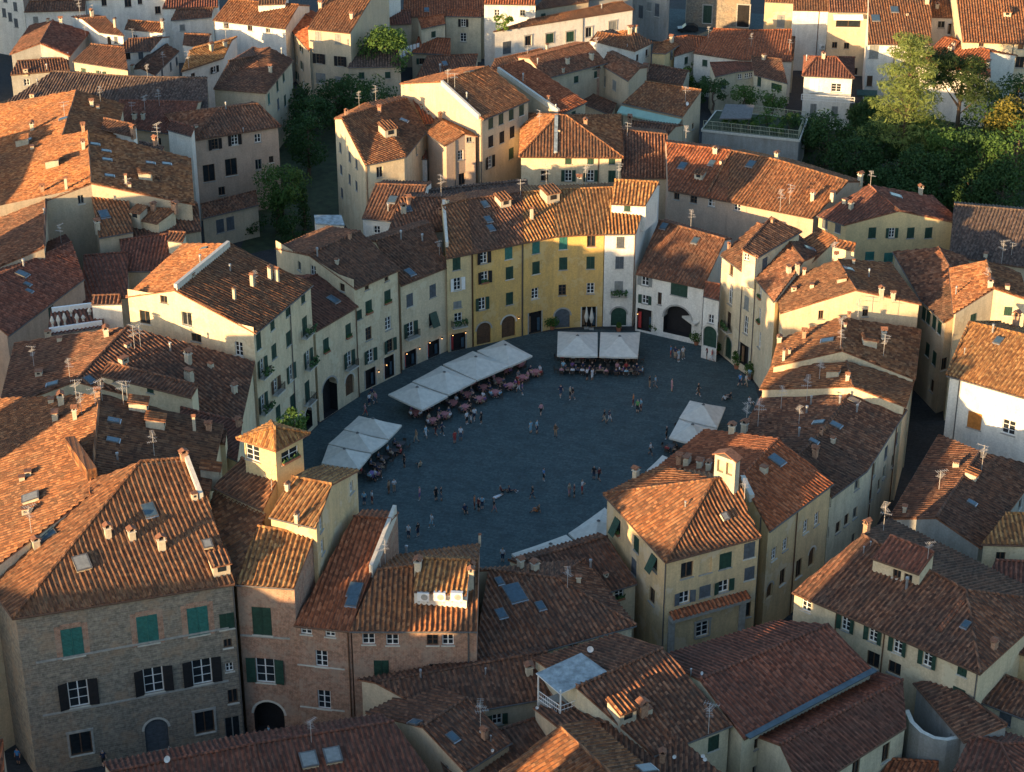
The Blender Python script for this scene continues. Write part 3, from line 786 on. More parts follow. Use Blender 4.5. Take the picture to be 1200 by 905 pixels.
def table_proto(cloth):
    mb = MB()
    if cloth:
        mb.cbox((0, 0, .74), .86, .86, .03, M[cloth])
        for i in range(4):
            a = [(-.43, -.43), (.43, -.43), (.43, .43), (-.43, .43)]; p, q = a[i], a[(i+1) % 4]
            mb.face([(p[0]*1.05, p[1]*1.05, .42), (q[0]*1.05, q[1]*1.05, .42), (q[0], q[1], .76), (p[0], p[1], .76)], M[cloth])
    else: mb.cbox((0, 0, .73), .8, .8, .035, M['darktable'])
    mb.tube((0, 0, .02), (0, 0, .73), .035, M['iron'], 6); mb.cbox((0, 0, .002), .45, .45, .03, M['iron'])
    return mb.mesh('cafe_table')
TABLE = {'pinkcloth': table_proto('pinkcloth'), 'violet': table_proto('violet'), None: table_proto(None), 'whitecloth': table_proto('canvas')}
def chair_proto():
    mb = MB(); m = M['chair']
    mb.cbox((0, 0, .43), .44, .44, .04, m)
    for x in (-.2, .2):
        for y in (-.2, .2): mb.tube((x, y, 0.002), (x, y, .43), .018, m, 5)
        mb.tube((x, .2, .43), (x, .27, .9), .018, m, 5)
    mb.box((-.21, .235, .55), (.42, 0, 0), (0, .05, .33), (0, .02, 0), m)
    return mb.mesh('cafe_chair')
CHAIR = chair_proto()

# ---------------------------------------------------------------- people
def person_mesh(pose):
    J = {'pel': (0, 0, .95), 'sp': (0, -.01, 1.15), 'ch': (0, 0, 1.36), 'nk': (0, .01, 1.5), 'h1': (0, -.01, 1.58), 'h2': (0, -.01, 1.72),
         'sl': (-.18, 0, 1.42), 'el': (-.24, .02, 1.14), 'wl': (-.24, -.08, .9), 'hl': (-.24, -.1, .82),
         'sr': (.18, 0, 1.42), 'er': (.24, .02, 1.14), 'wr': (.24, -.08, .9), 'hr': (.24, -.1, .82),
         'pl': (-.09, 0, .9), 'kl': (-.1, -.02, .5), 'al': (-.1, .02, .08), 'tl': (-.11, -.16, .035),
         'pr': (.09, 0, .9), 'kr': (.1, -.02, .5), 'ar': (.1, .02, .08), 'tr': (.11, -.16, .035)}
    if pose == 'walk':
        J.update(kl=(-.1, -.2, .52), al=(-.1, -.24, .09), tl=(-.1, -.42, .06), kr=(.1, .02, .5), ar=(.1, .32, .14), tr=(.1, .2, .035),
                 wl=(-.25, .14, .92), hl=(-.25, .16, .84), wr=(.25, -.24, .96), hr=(.25, -.3, .9))
    if pose == 'hands':      # arms lifted in front, holding a phone
        J.update(el=(-.25, -.08, 1.16), wl=(-.1, -.32, 1.3), hl=(-.04, -.36, 1.36), er=(.25, -.08, 1.16), wr=(.1, -.32, 1.3), hr=(.04, -.36, 1.36))
    if pose == 'hip':
        J.update(er=(.38, .06, 1.16), wr=(.2, -.04, 1.0), hr=(.16, -.08, .98), kr=(.16, -.04, .5), ar=(.2, 0, .08), tr=(.24, -.16, .035))
    if pose == 'sit':
        for k in J:
            x, y, z = J[k]
            if k[0] not in 'kat' : J[k] = (x, y+.05, z-.44)
        J.update(pl=(-.09, .02, .5), kl=(-.12, -.42, .5), al=(-.12, -.4, .08), tl=(-.12, -.56, .035), pr=(.09, .02, .5), kr=(.12, -.42, .5), ar=(.12, -.4, .08), tr=(.12, -.56, .035),
                 wl=(-.16, -.3, .72), hl=(-.14, -.38, .76), wr=(.16, -.3, .72), hr=(.14, -.38, .76))
    if pose == 'floor':
        for k in J:
            x, y, z = J[k]
            if k[0] not in 'kat': J[k] = (x, y+.1+max(0, z-.95)*.25, z-.82)
        J.update(pl=(-.09, .06, .11), kl=(-.16, -.3, .42), al=(-.14, -.52, .08), tl=(-.15, -.68, .035), pr=(.09, .06, .11), kr=(.16, -.36, .3), ar=(.16, -.68, .08), tr=(.17, -.84, .06),
                 el=(-.26, .0, .36), wl=(-.2, -.25, .42), hl=(-.18, -.32, .44), er=(.3, .3, .36), wr=(.32, .36, .1), hr=(.32, .36, .04))
    if pose == 'lie':
        for k in J:
            x, y, z = J[k]
            J[k] = (x, -(z-.95), .13+y*.3)
    B_ = [('pel', 'sp'), ('sp', 'ch'), ('ch', 'nk'), ('nk', 'h1'), ('h1', 'h2'), ('ch', 'sl'), ('sl', 'el'), ('el', 'wl'), ('wl', 'hl'), ('ch', 'sr'), ('sr', 'er'), ('er', 'wr'), ('wr', 'hr'),
          ('pel', 'pl'), ('pl', 'kl'), ('kl', 'al'), ('al', 'tl'), ('pel', 'pr'), ('pr', 'kr'), ('kr', 'ar'), ('ar', 'tr')]
    RAD = dict(pel=(.16, .12), sp=(.14, .105), ch=(.17, .12), nk=(.06, .06), h1=(.085, .1), h2=(.085, .1), sl=(.07, .07), sr=(.07, .07), el=(.05, .05), er=(.05, .05), wl=(.037, .037), wr=(.037, .037), hl=(.045, .028), hr=(.045, .028),
               pl=(.1, .1), pr=(.1, .1), kl=(.066, .066), kr=(.066, .066), al=(.048, .048), ar=(.048, .048), tl=(.045, .035), tr=(.045, .035))
    names = list(J); me = bpy.data.meshes.new('p'); me.from_pydata([J[k] for k in names], [(names.index(a), names.index(b)) for a, b in B_], [])
    o = bpy.data.objects.new('p', me); COL.objects.link(o)
    md = o.modifiers.new('s', 'SKIN'); md.use_smooth_shade = True
    for i, k in enumerate(names):
        sv = me.skin_vertices[0].data[i]; sv.radius = RAD[k]; sv.use_root = (k == 'pel')
    o.modifiers.new('ss', 'SUBSURF').levels = 1
    dg = bpy.context.evaluated_depsgraph_get(); res = bpy.data.meshes.new_from_object(o.evaluated_get(dg)); bpy.data.objects.remove(o)
    res.name = 'person_'+pose
    res.materials.clear()
    for q in range(5): res.materials.append(None)
    # 0 skin 1 hair 2 top 3 bottom 4 shoes
    V = {k: Vector(J[k]) for k in J}
    def near(p):
        best = None
        for a, b in B_:
            d_ = V[b]-V[a]; t = max(0, min(1, (p-V[a]).dot(d_)/max(d_.length_squared, 1e-9))); q = (p-V[a]-d_*t).length-RAD[a][0]*.5
            if best is None or q < best[0]: best = (q, a, b, t)
        return best
    headc = (V['h1']+V['h2'])/2
    for p in res.polygons:
        q, a, b, t = near(p.center)
        if b in ('h1', 'h2') and a != 'ch':
            up = (V['h2']-V['h1']).normalized()
            rel = p.center-headc
            fwd = Vector((0, -1, 0)) if pose != 'lie' else Vector((0, 0, 1))
            m_ = 1 if (rel.dot(up) > .045 or (rel.dot(fwd) < .0 and rel.dot(up) > -.09)) and a != 'nk' or (a == 'nk' and rel.dot(fwd) < -.02 and t > .7) else 0
        elif b == 'nk' and t > .75: m_ = 0
        elif b in ('hl', 'hr', 'wl', 'wr'): m_ = 0
        elif b in ('el', 'er'): m_ = 2 if t < .65 else 0
        elif b in ('tl', 'tr'): m_ = 4
        elif b in ('al', 'ar'): m_ = 3 if t < .02 else (0 if t < .9 else 4)
        elif b in ('pl', 'pr', 'kl', 'kr') : m_ = 3
        elif a == 'pel' and b == 'sp' and t < .25: m_ = 3
        else: m_ = 2
        p.material_index = m_; p.use_smooth = True
    return res
POSE = {k: person_mesh(k) for k in ('stand', 'walk', 'hands', 'hip', 'sit', 'floor', 'lie')}
CLOTH = {'white': (.62, .63, .65), 'black': (.015, .015, .018), 'navy': (.02, .03, .07), 'blue': (.05, .22, .50), 'pale blue': (.28, .48, .60), 'red': (.38, .05, .05), 'orange': (.50, .16, .05), 'green': (.12, .32, .10),
         'pink': (.50, .25, .28), 'grey': (.18, .18, .19), 'beige': (.42, .34, .24), 'purple': (.17, .09, .24), 'denim': (.07, .10, .16), 'tan': (.34, .22, .13), 'dark red': (.14, .03, .03), 'brown': (.12, .07, .04)}
CM = {k: plain(k.replace(' ', '_')+'_cloth', c, .9, 0, .15, 9.0) for k, c in CLOTH.items()}
SKIN = [plain('skin_'+n_, c, .6, 0, .1) for n_, c in (('fair', (.50, .30, .21)), ('tan', (.36, .20, .13)), ('brown', (.16, .08, .05)))]
HAIR = [plain('hair_'+n_, c, .7, 0, .2) for n_, c in (('dark', (.02, .014, .01)), ('brown', (.07, .04, .02)), ('fair', (.26, .17, .08)), ('grey', (.3, .3, .3)))]
SHOE = [CM['black'], CM['white'], CM['brown']]
def person(loc, pose, top, bottom, label, rz=None, group=None, hair=None, sc=None):
    o = bpy.data.objects.new('person', POSE[pose]); COL.objects.link(o)
    o.location = loc; o.rotation_euler = (0, 0, random.uniform(0, 6.28) if rz is None else rz); o.scale = (sc or random.uniform(.96, 1.05),)*3
    ms = [random.choice(SKIN[:2]), HAIR[hair] if hair is not None else random.choice(HAIR), CM[top], CM[bottom], random.choice(SHOE)]
    for i, m in enumerate(ms): o.material_slots[i].link = 'OBJECT'; o.material_slots[i].material = m
    return tag(o, label, 'person', group)

# ---------------------------------------------------------------- trees
def leaf_mat(name, cols, trans=0.25):
    m, N, L, B = new_mat(name)
    g = N.new('ShaderNodeNewGeometry')
    n1 = noise(N, L, g.outputs['Position'], 0.7, 3); n2 = noise(N, L, g.outputs['Position'], 7.0, 2)
    r = ramp(N, [(0.3, cols[0]), (0.5, cols[1]), (0.7, cols[2])]); L.new(math_(N, L, 'ADD', math_(N, L, 'MULTIPLY', n1, .55), math_(N, L, 'MULTIPLY', n2, .45)), r.inputs[0])
    L.new(r.outputs[0], B.inputs['Base Color']); B.inputs['Roughness'].default_value = .75; B.inputs['Specular IOR Level'].default_value = 0.25
    tb = N.new('ShaderNodeBsdfTranslucent'); L.new(r.outputs[0], tb.inputs[0]); ms = N.new('ShaderNodeMixShader'); ms.inputs[0].default_value = trans
    L.new(B.outputs[0], ms.inputs[1]); L.new(tb.outputs[0], ms.inputs[2]); L.new(ms.outputs[0], N['Material Output'].inputs[0])
    return m
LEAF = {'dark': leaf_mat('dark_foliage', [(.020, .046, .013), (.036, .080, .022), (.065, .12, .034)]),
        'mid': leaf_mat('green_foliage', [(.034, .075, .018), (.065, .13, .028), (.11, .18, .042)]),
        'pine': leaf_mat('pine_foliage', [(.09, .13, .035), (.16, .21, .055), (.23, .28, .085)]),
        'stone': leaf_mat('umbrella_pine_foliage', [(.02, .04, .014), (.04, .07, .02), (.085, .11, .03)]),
        'gold': leaf_mat('yellow_foliage', [(.10, .10, .02), (.18, .16, .03), (.28, .22, .04)]),  # leaves in yellower tones
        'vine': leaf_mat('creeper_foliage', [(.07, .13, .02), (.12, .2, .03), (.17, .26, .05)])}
BARK = plain('tree_bark', (.11, .075, .05), .95, 0, .35, 4.0)
def tree(label, px, py, h_, rad, leaf='mid', n=2600, shape='round', cat='tree', z0=0.0, size=.34, group=None, name='tree', squash=1.0, seed=None, loc=None):
    base = loc or U(px, py, z0); rn = random.Random(seed if seed is not None else int(px*13+py*7))
    t = thing(name, label, cat, base, group)
    th = {'round': h_*.35, 'pine': h_*.22, 'umbrella': h_*.55, 'bush': h_*.1, 'cypress': h_*.1, 'full': h_*.06}[shape]
    tr = MB(); top = base+Vector((rn.uniform(-.3, .3), rn.uniform(-.3, .3), h_*(.92 if shape in ('pine', 'cypress') else .75)))
    r0 = .025*h_+.08; P = [base-Vector((0, 0, .2))]
    for i in range(1, 6): P.append(base+(top-base)*(i/5)+Vector((rn.uniform(-.2, .2), rn.uniform(-.2, .2), 0))*(i < 5))
    for i in range(5): tr.tube(P[i], P[i+1], r0*(1-i*.16), BARK, 8, r0*(1-(i+1)*.16))
    clumps = []
    nc = {'round': 26, 'pine': 44, 'umbrella': 20, 'bush': 14, 'cypress': 20, 'full': 34}[shape]
    for i in range(nc):
        if shape == 'pine':
            k = (i+.5)/nc; z = th+(h_-th)*k; rr = rad*(1-k*.74)*rn.uniform(.4, 1.0); a = i*2.4
            c = base+Vector((math.cos(a)*rr*.85, math.sin(a)*rr*.85, z+rn.uniform(-.3, .3))); cr = (rad*.42*(1-k*.4), .34)
        elif shape == 'umbrella':
            a = rn.uniform(0, 6.28); rr = rad*math.sqrt(rn.random())*.85; c = base+Vector((math.cos(a)*rr, math.sin(a)*rr, h_*rn.uniform(.6, .95)-rr*.12)); cr = (rad*.36, .6)
        elif shape == 'cypress':
            k = (i+.5)/nc; a = i*2.4; rr = rad*(1-k*.7)*.6; c = base+Vector((math.cos(a)*rr, math.sin(a)*rr, th+(h_-th)*k)); cr = (rad*.6*(1-.5*k), 1.1)
        else:
            while True:
                q = Vector((rn.uniform(-1, 1), rn.uniform(-1, 1), rn.uniform(-1, 1)))
                if .35 < q.length < 1: break
            q = q.normalized()*rn.uniform(.55, .85)
            hz = (h_-th)/2; c = base+Vector((q.x*rad, q.y*rad, th+hz+q.z*hz*squash)); cr = (rad*rn.uniform(.26, .42), .8)
        clumps.append((c, cr))
        if i % 3 == 0 or shape == 'pine':
            kk = max(.15, min(.95, (c.z-base.z)/h_*.85)); s0 = base+(top-base)*min(.95, kk)
            tr.tube(s0, c, r0*.2, BARK, 5, r0*.05)
    tr.build('trunk', t)
    V = []; Fc = []
    for i in range(n):
        c, (cr, zs) = clumps[rn.randrange(nc)]
        while True:
            q = Vector((rn.uniform(-1, 1), rn.uniform(-1, 1), rn.uniform(-1, 1)))
            if q.length < 1: break
        q = q*(q.length**-.35 if q.length > .05 else 1)
        p = c+Vector((q.x*cr, q.y*cr, q.z*cr*zs))-base
        if p.z < .05: p.z = .05
        nn = (q.normalized()*.6+Vector((rn.uniform(-1, 1), rn.uniform(-1, 1), rn.uniform(-.2, 1.2)))).normalized()
        u = nn.orthogonal().normalized(); v = nn.cross(u); a = rn.uniform(0, 6.28); u, v = u*math.cos(a)+v*math.sin(a), v*math.cos(a)-u*math.sin(a)
        s = size*rn.uniform(.6, 1.3); k = len(V)
        if leaf in ('pine', 'stone'): u = u*1.5; v = v*.42
        V += [p-u*s*.5, p-v*s*.32, p+u*s*.6+nn*s*.1, p+v*s*.32]; Fc.append((k, k+1, k+2, k+3))
    me = bpy.data.meshes.new('crown'); me.from_pydata([tuple(x) for x in V], [], Fc); me.materials.append(LEAF[leaf])
    link(bpy.data.objects.new('crown', me), t)
    return t

def lamp_mesh():
    mb = MB(); mb.tube((0, .2, 0), (0, -.25, .12), .02, M['iron'], 5); mb.tube((0, -.25, .12), (0, -.25, .0), .1, M['iron'], 8, .13); mb.tube((0, -.25, 0), (0, -.25, -.1), .09, M['lamp'], 8, .06)
    return mb.mesh('wall_lamp')
LAMP = lamp_mesh()
# ================================================================ the setting
def sheet(name, pts, z, mat):
    mb = MB(); mb.face([Vector((p[0], p[1], z)) for p in pts], mat)
    return tag(mb.build(name), kind='structure')
def paving(name, c1, c2, mortar, bw, bh, stain):
    m = brick_mat(name, c1, c2, mortar, bw, bh, stain, .45); return m
STREET = paving('street_paving', (.045, .05, .055), (.035, .04, .044), (.025, .025, .025), .9, .45, (.05, .05, .05))
PIAZZA = paving('piazza_flagstones', (.066, .104, .112), (.048, .082, .090), (.034, .058, .064), 1.1, .55, (.028, .042, .048))
for m_ in (STREET, PIAZZA):      # flat sheets: lay the slabs out by position
    N = m_.node_tree.nodes; g = [n for n in N if n.type == 'NEW_GEOMETRY'][0]; b = [n for n in N if n.type == 'TEX_BRICK'][0]
    mp = N.new('ShaderNodeMapping'); mp.inputs['Rotation'].default_value = (0, 0, .35); m_.node_tree.links.new(g.outputs['Position'], mp.inputs[0]); m_.node_tree.links.new(mp.outputs[0], b.inputs['Vector'])
sheet('ground', [(-3000, -500), (3000, -500), (3000, 4000), (-3000, 4000)], 0.0, STREET)
rim = [(352, 520), (375, 497), (400, 480), (420, 461), (455, 440), (500, 419), (540, 405), (600, 394), (650, 388), (700, 386), (745, 388), (792, 392), (835, 411), (866, 434), (884, 450), (893, 480), (880, 560), (790, 640), (690, 700), (560, 720), (420, 690), (340, 600)]
sheet('piazza', [U(x, y) for x, y in rim][::-1], 0.006, PIAZZA)
GARD = plain('garden_soil', (.03, .045, .018), .95, 0, .5, .8)
sheet('garden_ground', [U(x, y) for x, y in [(905, 245), (1230, 260), (1230, 100), (1000, 130), (925, 165)]], 0.006, GARD)
sheet('garden_ground', [U(x, y) for x, y in [(280, 300), (400, 275), (470, 130), (500, 95), (400, 95), (330, 130)]], 0.010, GARD)
sheet('upper_square', [U(x, y) for x, y in [(700, 60), (940, 60), (950, 20), (700, 5)]], 0.006, PIAZZA)

# ================================================================ houses round the piazza
g_ring = 'houses round the oval piazza'
house('A', 'tall five storey cream house with flowered balconies left of the piazza', 'cream', 'terra', 18, [(300, 391), (367, 334)], [(204, 340), (270, 286)], back=[(147, 348), (215, 286)], group=g_ring, sl=.30)
house('B', 'narrow cream house with a maroon roof and tall archway, squeezed beside the five storey house', 'cream', 'maroon', 12, [(371, 388), (420, 359)], [(326, 338), (373, 322)], group=g_ring)
house('C', 'cream corner house with dark brown roof and three rows of shuttered windows facing the awnings', 'cream', 'brown', 14, [(417, 339), (469, 316)], [(362, 299), (422, 271)], back=[(322, 291), (384, 265)], group=g_ring)
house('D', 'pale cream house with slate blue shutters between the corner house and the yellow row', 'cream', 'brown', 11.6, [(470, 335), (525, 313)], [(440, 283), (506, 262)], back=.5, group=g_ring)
house('F1', 'slim yellow house at the left end of the yellow row', 'lemon', 'terra', 13, [(523, 303), (554, 297)], [(519, 242), (548, 234)], back=.8, group=g_ring, sl=.30)
house('F2', 'yellow house with green shutters and open dark shutters, second in the yellow row', 'yellow', 'brown', 13, [(554, 297), (584, 291), (613, 285)], [(548, 234), (581, 230), (612, 226)], back=.8, group=g_ring, sl=.30)
house('F3', 'deep yellow curved four storey house with sunlit roof behind the two umbrellas', 'yellow', 'yellow', 13, [(613, 285), (650, 277.5), (680, 275.5), (708, 274.8)], [(612, 226), (650, 223), (684, 221.5), (717, 220)], back=.8, group=g_ring, sl=.30)
house('F4', 'narrow pale grey house with a green arched door closing the yellow row', 'white', 'yellow', 13, [(708, 274.8), (745, 274.5)], [(717, 220), (762, 221)], back=.8, group=g_ring, sl=.30)
house('F4x', '', 'white', 'yellow', 15.6, [(716, 239), (756, 241)], [(720, 211), (772, 214)], kind='shed', of='F4', zb=12, sl=.42)
house('G', 'low white house with a wide brown roof and the big entrance arch', 'white', 'brown', 8.1, [(745, 321), (824, 338)], [(772, 259), (850, 281)], back=.35, group=g_ring, sl=.34)
house('I', 'tiny recessed house with a green arched door right of the big arch', 'white', 'maroon', 8.6, [(824, 347), (843, 352)], [(827, 331), (844, 334)], kind='shed', group=g_ring)
house('H', 'tall curved white and cream house with iron balconies right of the piazza', 'cream', 'brown', 13.3, [(844, 299), (868, 317), (886, 328), (907, 354)], [(887, 262), (905, 268), (925, 284), (942, 306)], back=.5, group=g_ring, sl=.30)
house('Hx', '', 'cream', 'brown', 16.2, [(888, 302), (940, 271)], [(870, 293), (904, 255)], kind='shed', of='H', zb=12, sl=.25)
house('K', 'small house with a sunlit orange roof wedged behind the white curved house', 'cream', 'terra', 13.5, [(918, 300), (946, 313)], [(958, 268), (981, 280)], kind='shed', sl=.25)
house('Kx', '', 'cream', 'terra', 16.0, [(975, 288), (1001, 294)], [(978, 281), (1003, 286)], kind='shed', of='K', zb=11, sl=.2)
house('J', 'house with a half sunlit gabled roof and a bright cream end wall', 'cream', 'terra', 13, [(907, 334), (915, 367)], [(981, 304), (1003, 340)], back=[(1044, 308), (1080, 357)], group=g_ring, sl=.30)
house('S2a', 'small gabled house with a cluster of antennas just below the bright cream end wall', 'cream', 'terra', 11.3, [(912, 398), (903, 430)], [(985, 372), (987, 411)], back=[(1080, 386), (1073, 445)], sl=.28, group=g_ring)
house('S2b', 'second small gabled house stepping down toward the long dark roof', 'cream', 'terra', 10.3, [(903, 431), (890, 456)], [(992, 424), (999, 453)], back=[(1072, 446), (1062, 477)], sl=.28, group=g_ring)
house('S1', 'long house with a dark roof full of skylights along the narrow right street', 'pale', 'brown', 10.5, [(975, 583), (1016, 552), (1063, 480)], [(935, 535), (962, 507), (1000, 456)], back=[(866, 522), (876, 492), (893, 463)], group=g_ring, sl=.28)
house('W2', 'ochre house with a bright red tiled slope and old chimneys on its ridge', 'ochre', 'red', 12.3, [(902, 623), (977, 567)], [(868, 560), (912, 514)], back=[(772, 546), (826, 503)], group=g_ring, sl=.34)
house('W1', 'big ochre corner house with a pyramid roof glowing in the sun', 'ochre', 'terra', 13, [(707, 579), (780, 659), (892, 629)], [(837, 562)], kind='flat', group=g_ring) if False else None
def poly_house(key, label, wall, roof, pts, faces, caps=(), cat='house', group=None, over=.32, zb=0.0, of=None, outline=None, far=False, roofs=None, gut=(), party=()):
    """a house whose roof planes are listed corner by corner: pts are (px, py, z)"""
    P = [U(*p) for p in pts]; out = [P[i] for i in outline]
    area = sum(out[i-1].x*out[i].y-out[i].x*out[i-1].y for i in range(len(out)))
    if area < 0: out = out[::-1]
    if of: root = BLD[of]['root']
    else:
        c = sum(out, Vector((0, 0, 0)))/len(out); c.z = 0; root = thing('house', label, cat, c, group)
    mb = MB()
    for k, f in enumerate(faces):
        rf = ROOF[(roofs or {}).get(k, roof)]; fp = [P[i] for i in f]
        tile_face(mb, fp, rf, PROF_FAR if far else PROF)
        [mb.face([fp[0]-Vector((0, 0, .16)), fp[i+1]-Vector((0, 0, .16)), fp[i]-Vector((0, 0, .16))], M['captile']) for i in range(1, len(fp)-1)]
        for i in range(1, len(fp)-1): TRIS.append((fp[0], fp[i], fp[i+1], root, key))
    for i in range(len(out)):
        a, b = out[i], out[(i+1) % len(out)]; mb.face([a-Vector((0, 0, .16)), b-Vector((0, 0, .16)), b, a], M['captile'])
    for i, j in caps:
        a, b = P[i], P[j]; k = max(1, int((b-a).length/.45))
        for q in range(k): mb.tube(a+(b-a)*(q/k)+Vector((0, 0, .06)), a+(b-a)*((q+1)/k)+Vector((0, 0, .06)), .17, ROOF[roof], 6, .14)
    ro = mb.build('attic_roof' if of else 'roof', root)
    for i, j in gut:
        g = MB(); g.tube(P[i]-Vector((0, 0, .1)), P[j]-Vector((0, 0, .1)), .09, M['copper'], 6); g.build('gutter', root)
    pp = [{tuple(P[i]), tuple(P[j])} for i, j in party]
    dl = [.04 if {tuple(out[i]), tuple(out[(i+1) % len(out)])} in pp else over for i in range(len(out))]
    BLD[key] = dict(root=root, segs=[], holes={}, roof=ro, E=out, W=inset(out, dl), top=[p.z-.07 for p in out], wall=wall, zb=zb, of=of)
poly_house('W1', 'big ochre corner house with a pyramid roof glowing in the sun', 'ochre', 'terra',
    [(707, 579, 13), (780, 659, 13), (892, 629, 13), (837, 562, 16.6), (773, 546, 13.4), (868, 560, 16.0), (876, 600, 14.0)],
    [[0, 1, 3], [1, 2, 6, 5, 3], [0, 3, 4], [3, 5, 4]], caps=[(1, 3), (0, 3), (3, 5)], outline=[0, 1, 2, 6, 5, 4], group=g_ring, party=[(2, 6), (6, 5)], gut=[(0, 1), (1, 2)])
house('N1', 'low house with a broad dark hipped roof and roof windows beside the near awnings', 'pale', 'brown', 8.5, [(553, 786), (746, 733)], [(572, 668), (652, 678)], kind='hip1', back=.4, group=g_ring, sl=.27)
house('N1b', 'low house under dark tiles tucked against the big ochre corner house', 'cream', 'brown', 8.0, [(652, 712), (747, 684)], [(606, 660), (712, 629)], back=.25, group=g_ring, sl=.26)
house('P3', 'old red brick house whose red roof slopes down beside the stone palazzo', 'brick', 'red', 12.5, [(344, 733), (410, 740)], [(414, 606), (459, 609)], back=.18, group='houses of the near row', sl=.24)
house('P3b', 'old red brick house with air conditioners on its roof block in the near row', 'brick', 'terra', 12.5, [(410, 740), (559, 740)], [(442, 668), (561, 657)], back=.75, group='houses of the near row', sl=.30)
house('P3x', '', 'white', 'yellow', 14.9, [(484, 693), (547, 697)], [(489, 655), (551, 657)], kind='gable', back=.3, of='P3b', zb=12, sl=.30)
poly_house('P1', 'large stone palazzo with teal shutters and a sunlit hipped roof', 'stone', 'terra',
    [(15, 725, 17), (275, 684, 16.6), (219, 537, 22), (165, 541, 22.5), (110, 562, 21.2), (-45, 640, 17), (245, 588, 19.8)],
    [[0, 1, 6, 2, 3], [5, 0, 3, 4]], caps=[(0, 3), (3, 2)], outline=[0, 1, 6, 2, 3, 4, 5], group='houses of the near row', gut=[(0, 1), (5, 0)], party=[(1, 6), (6, 2)])
house('P2', 'brick and stone house with green shutters and a street arch next to the palazzo', 'brick', 'yellow', 16, [(275, 685), (344, 690)], [(302, 617), (369, 628)], kind='shed', group='houses of the near row', sl=.26)
house('P2c', '', 'ochre', 'yellow', 19.0, [(315, 606), (370, 619)], [(342, 559), (389, 568)], back=[(376, 545), (421, 551)], of='P2', sl=.28)
house('P2a', 'low link roof of sunlit tiles at the foot of the little roof terrace tower', 'ochre', 'terra', 18.2, [(250, 571), (308, 598)], [(283, 537), (326, 561)], kind='shed', group='houses of the near row', sl=.26)
house('P2d', 'small sunlit tiled roof with a dormer wedged between palazzo and tower', 'ochre', 'terra', 16.2, [(262, 662), (275, 685)], [(300, 600), (318, 607)], kind='shed', sl=.25) if False else None
poly_house('P2d', 'narrow sunlit tiled roof with a dormer wedged against the stone palazzo', 'ochre', 'terra',
    [(246, 590, 16.9), (275, 684, 16.05), (296, 640, 17.0), (312, 602, 17.6), (252, 573, 17.6)], [[0, 1, 2, 3, 4]], outline=[0, 1, 2, 3, 4])
house('T', 'small square roof terrace tower with yellow walls and flower boxes', 'lemon', 'yellow', 21.4, [(277, 514), (323, 528)], [(321, 501)], kind='hip', sl=.30, cat='tower') if False else None
poly_house('T', 'small square roof terrace tower with yellow walls and flower boxes', 'lemon', 'yellow',
    [(277, 514, 22.6), (323, 529, 22.6), (363, 508, 22.6), (318, 494, 22.6), (322, 501, 24.2)], [[0, 1, 4], [1, 2, 4], [2, 3, 4], [3, 0, 4]], caps=[(0, 4), (1, 4), (2, 4), (3, 4)], outline=[0, 1, 2, 3], cat='tower', over=.45)

# ---------------------------------------------------------------- left block
house('Q', 'long house whose left roof slope burns orange, below the cluster of antennas', 'cream', 'terra', 17.0, [(-70, 470), (-92, 730)], [(117, 462), (106, 580)], back=[(262, 498), (240, 604)], sl=.26)
house('R', 'broad low house with a streaky roof below the cream side wall of the tall house', 'cream', 'brown', 15.0, [(17, 402), (-2, 480)], [(150, 383), (88, 447)], back=[(299, 424), (283, 497)], sl=.22)
house('Rx', '', 'cream', 'brown', 17.2, [(118, 440), (224, 466)], [(126, 425), (232, 452)], kind='shed', of='R', zb=12, sl=.2)
house('R2', 'small maroon roofed house wedged between the tower and the tall cream facade', 'cream', 'maroon', 15.0, [(205, 508), (278, 540)], [(212, 478), (284, 496)], kind='shed', sl=.2)
house('AE', 'tall house with a plain red slope and roof pipes at the left edge', 'pink', 'maroon', 14.5, [(10, 394), (99, 327)], [(-45, 345), (84, 284)], back=.6, sl=.28)
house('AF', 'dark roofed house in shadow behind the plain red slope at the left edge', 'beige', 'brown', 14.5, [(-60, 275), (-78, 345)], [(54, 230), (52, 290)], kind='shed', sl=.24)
house('TC', 'white roof terrace crowded with pots and small statues on the left', 'white', 'maroon', 15.0, [(55, 393), (122, 383)], [(60, 362), (120, 355)], kind='shed', sl=.12)
house('TCb', 'whitewashed stair hut with a brown lid at the end of the roof terrace', 'white', 'brown', 17.2, [(107, 357), (143, 356)], [(108, 347), (141, 346)], kind='shed', sl=.2)
house('AC5', 'low maroon roof in the shaded court behind the roof terrace', 'beige', 'maroon', 11.5, [(96, 356), (150, 348)], [(98, 300), (150, 296)], kind='shed', sl=.2)
house('AD', 'narrow house with strongly striped sunlit tiles and one roof window', 'beige', 'terra', 14.5, [(116, 279), (156, 272)], [(104, 213), (149, 222)], kind='shed', sl=.26)
house('AC1', 'far end of the long sunlit roof on the left, with white dormers', 'beige', 'terra', 14.0, [(-30, 128), (-60, 215)], [(90, 106), (73, 160)], back=[(146, 122), (132, 175)], sl=.24)
house('AC2', 'near end of the long sunlit roof on the left, its far slope in deep shadow', 'beige', 'terra', 14.0, [(-70, 190), (-90, 290)], [(103, 153), (107, 215)], back=[(224, 186), (228, 240)], sl=.22)
house('AC3', 'dark roofed house with blue skylights between the long sunlit roof and the rose house', 'beige', 'brown', 13.0, [(157, 284), (236, 270)], [(150, 243), (232, 240)], back=.5, sl=.24)
house('AC4', 'house with maroon slopes and two brick chimneys behind the roof terrace', 'beige', 'maroon', 12.0, [(145, 318), (225, 318)], [(140, 282), (215, 272)], back=.9, sl=.28)
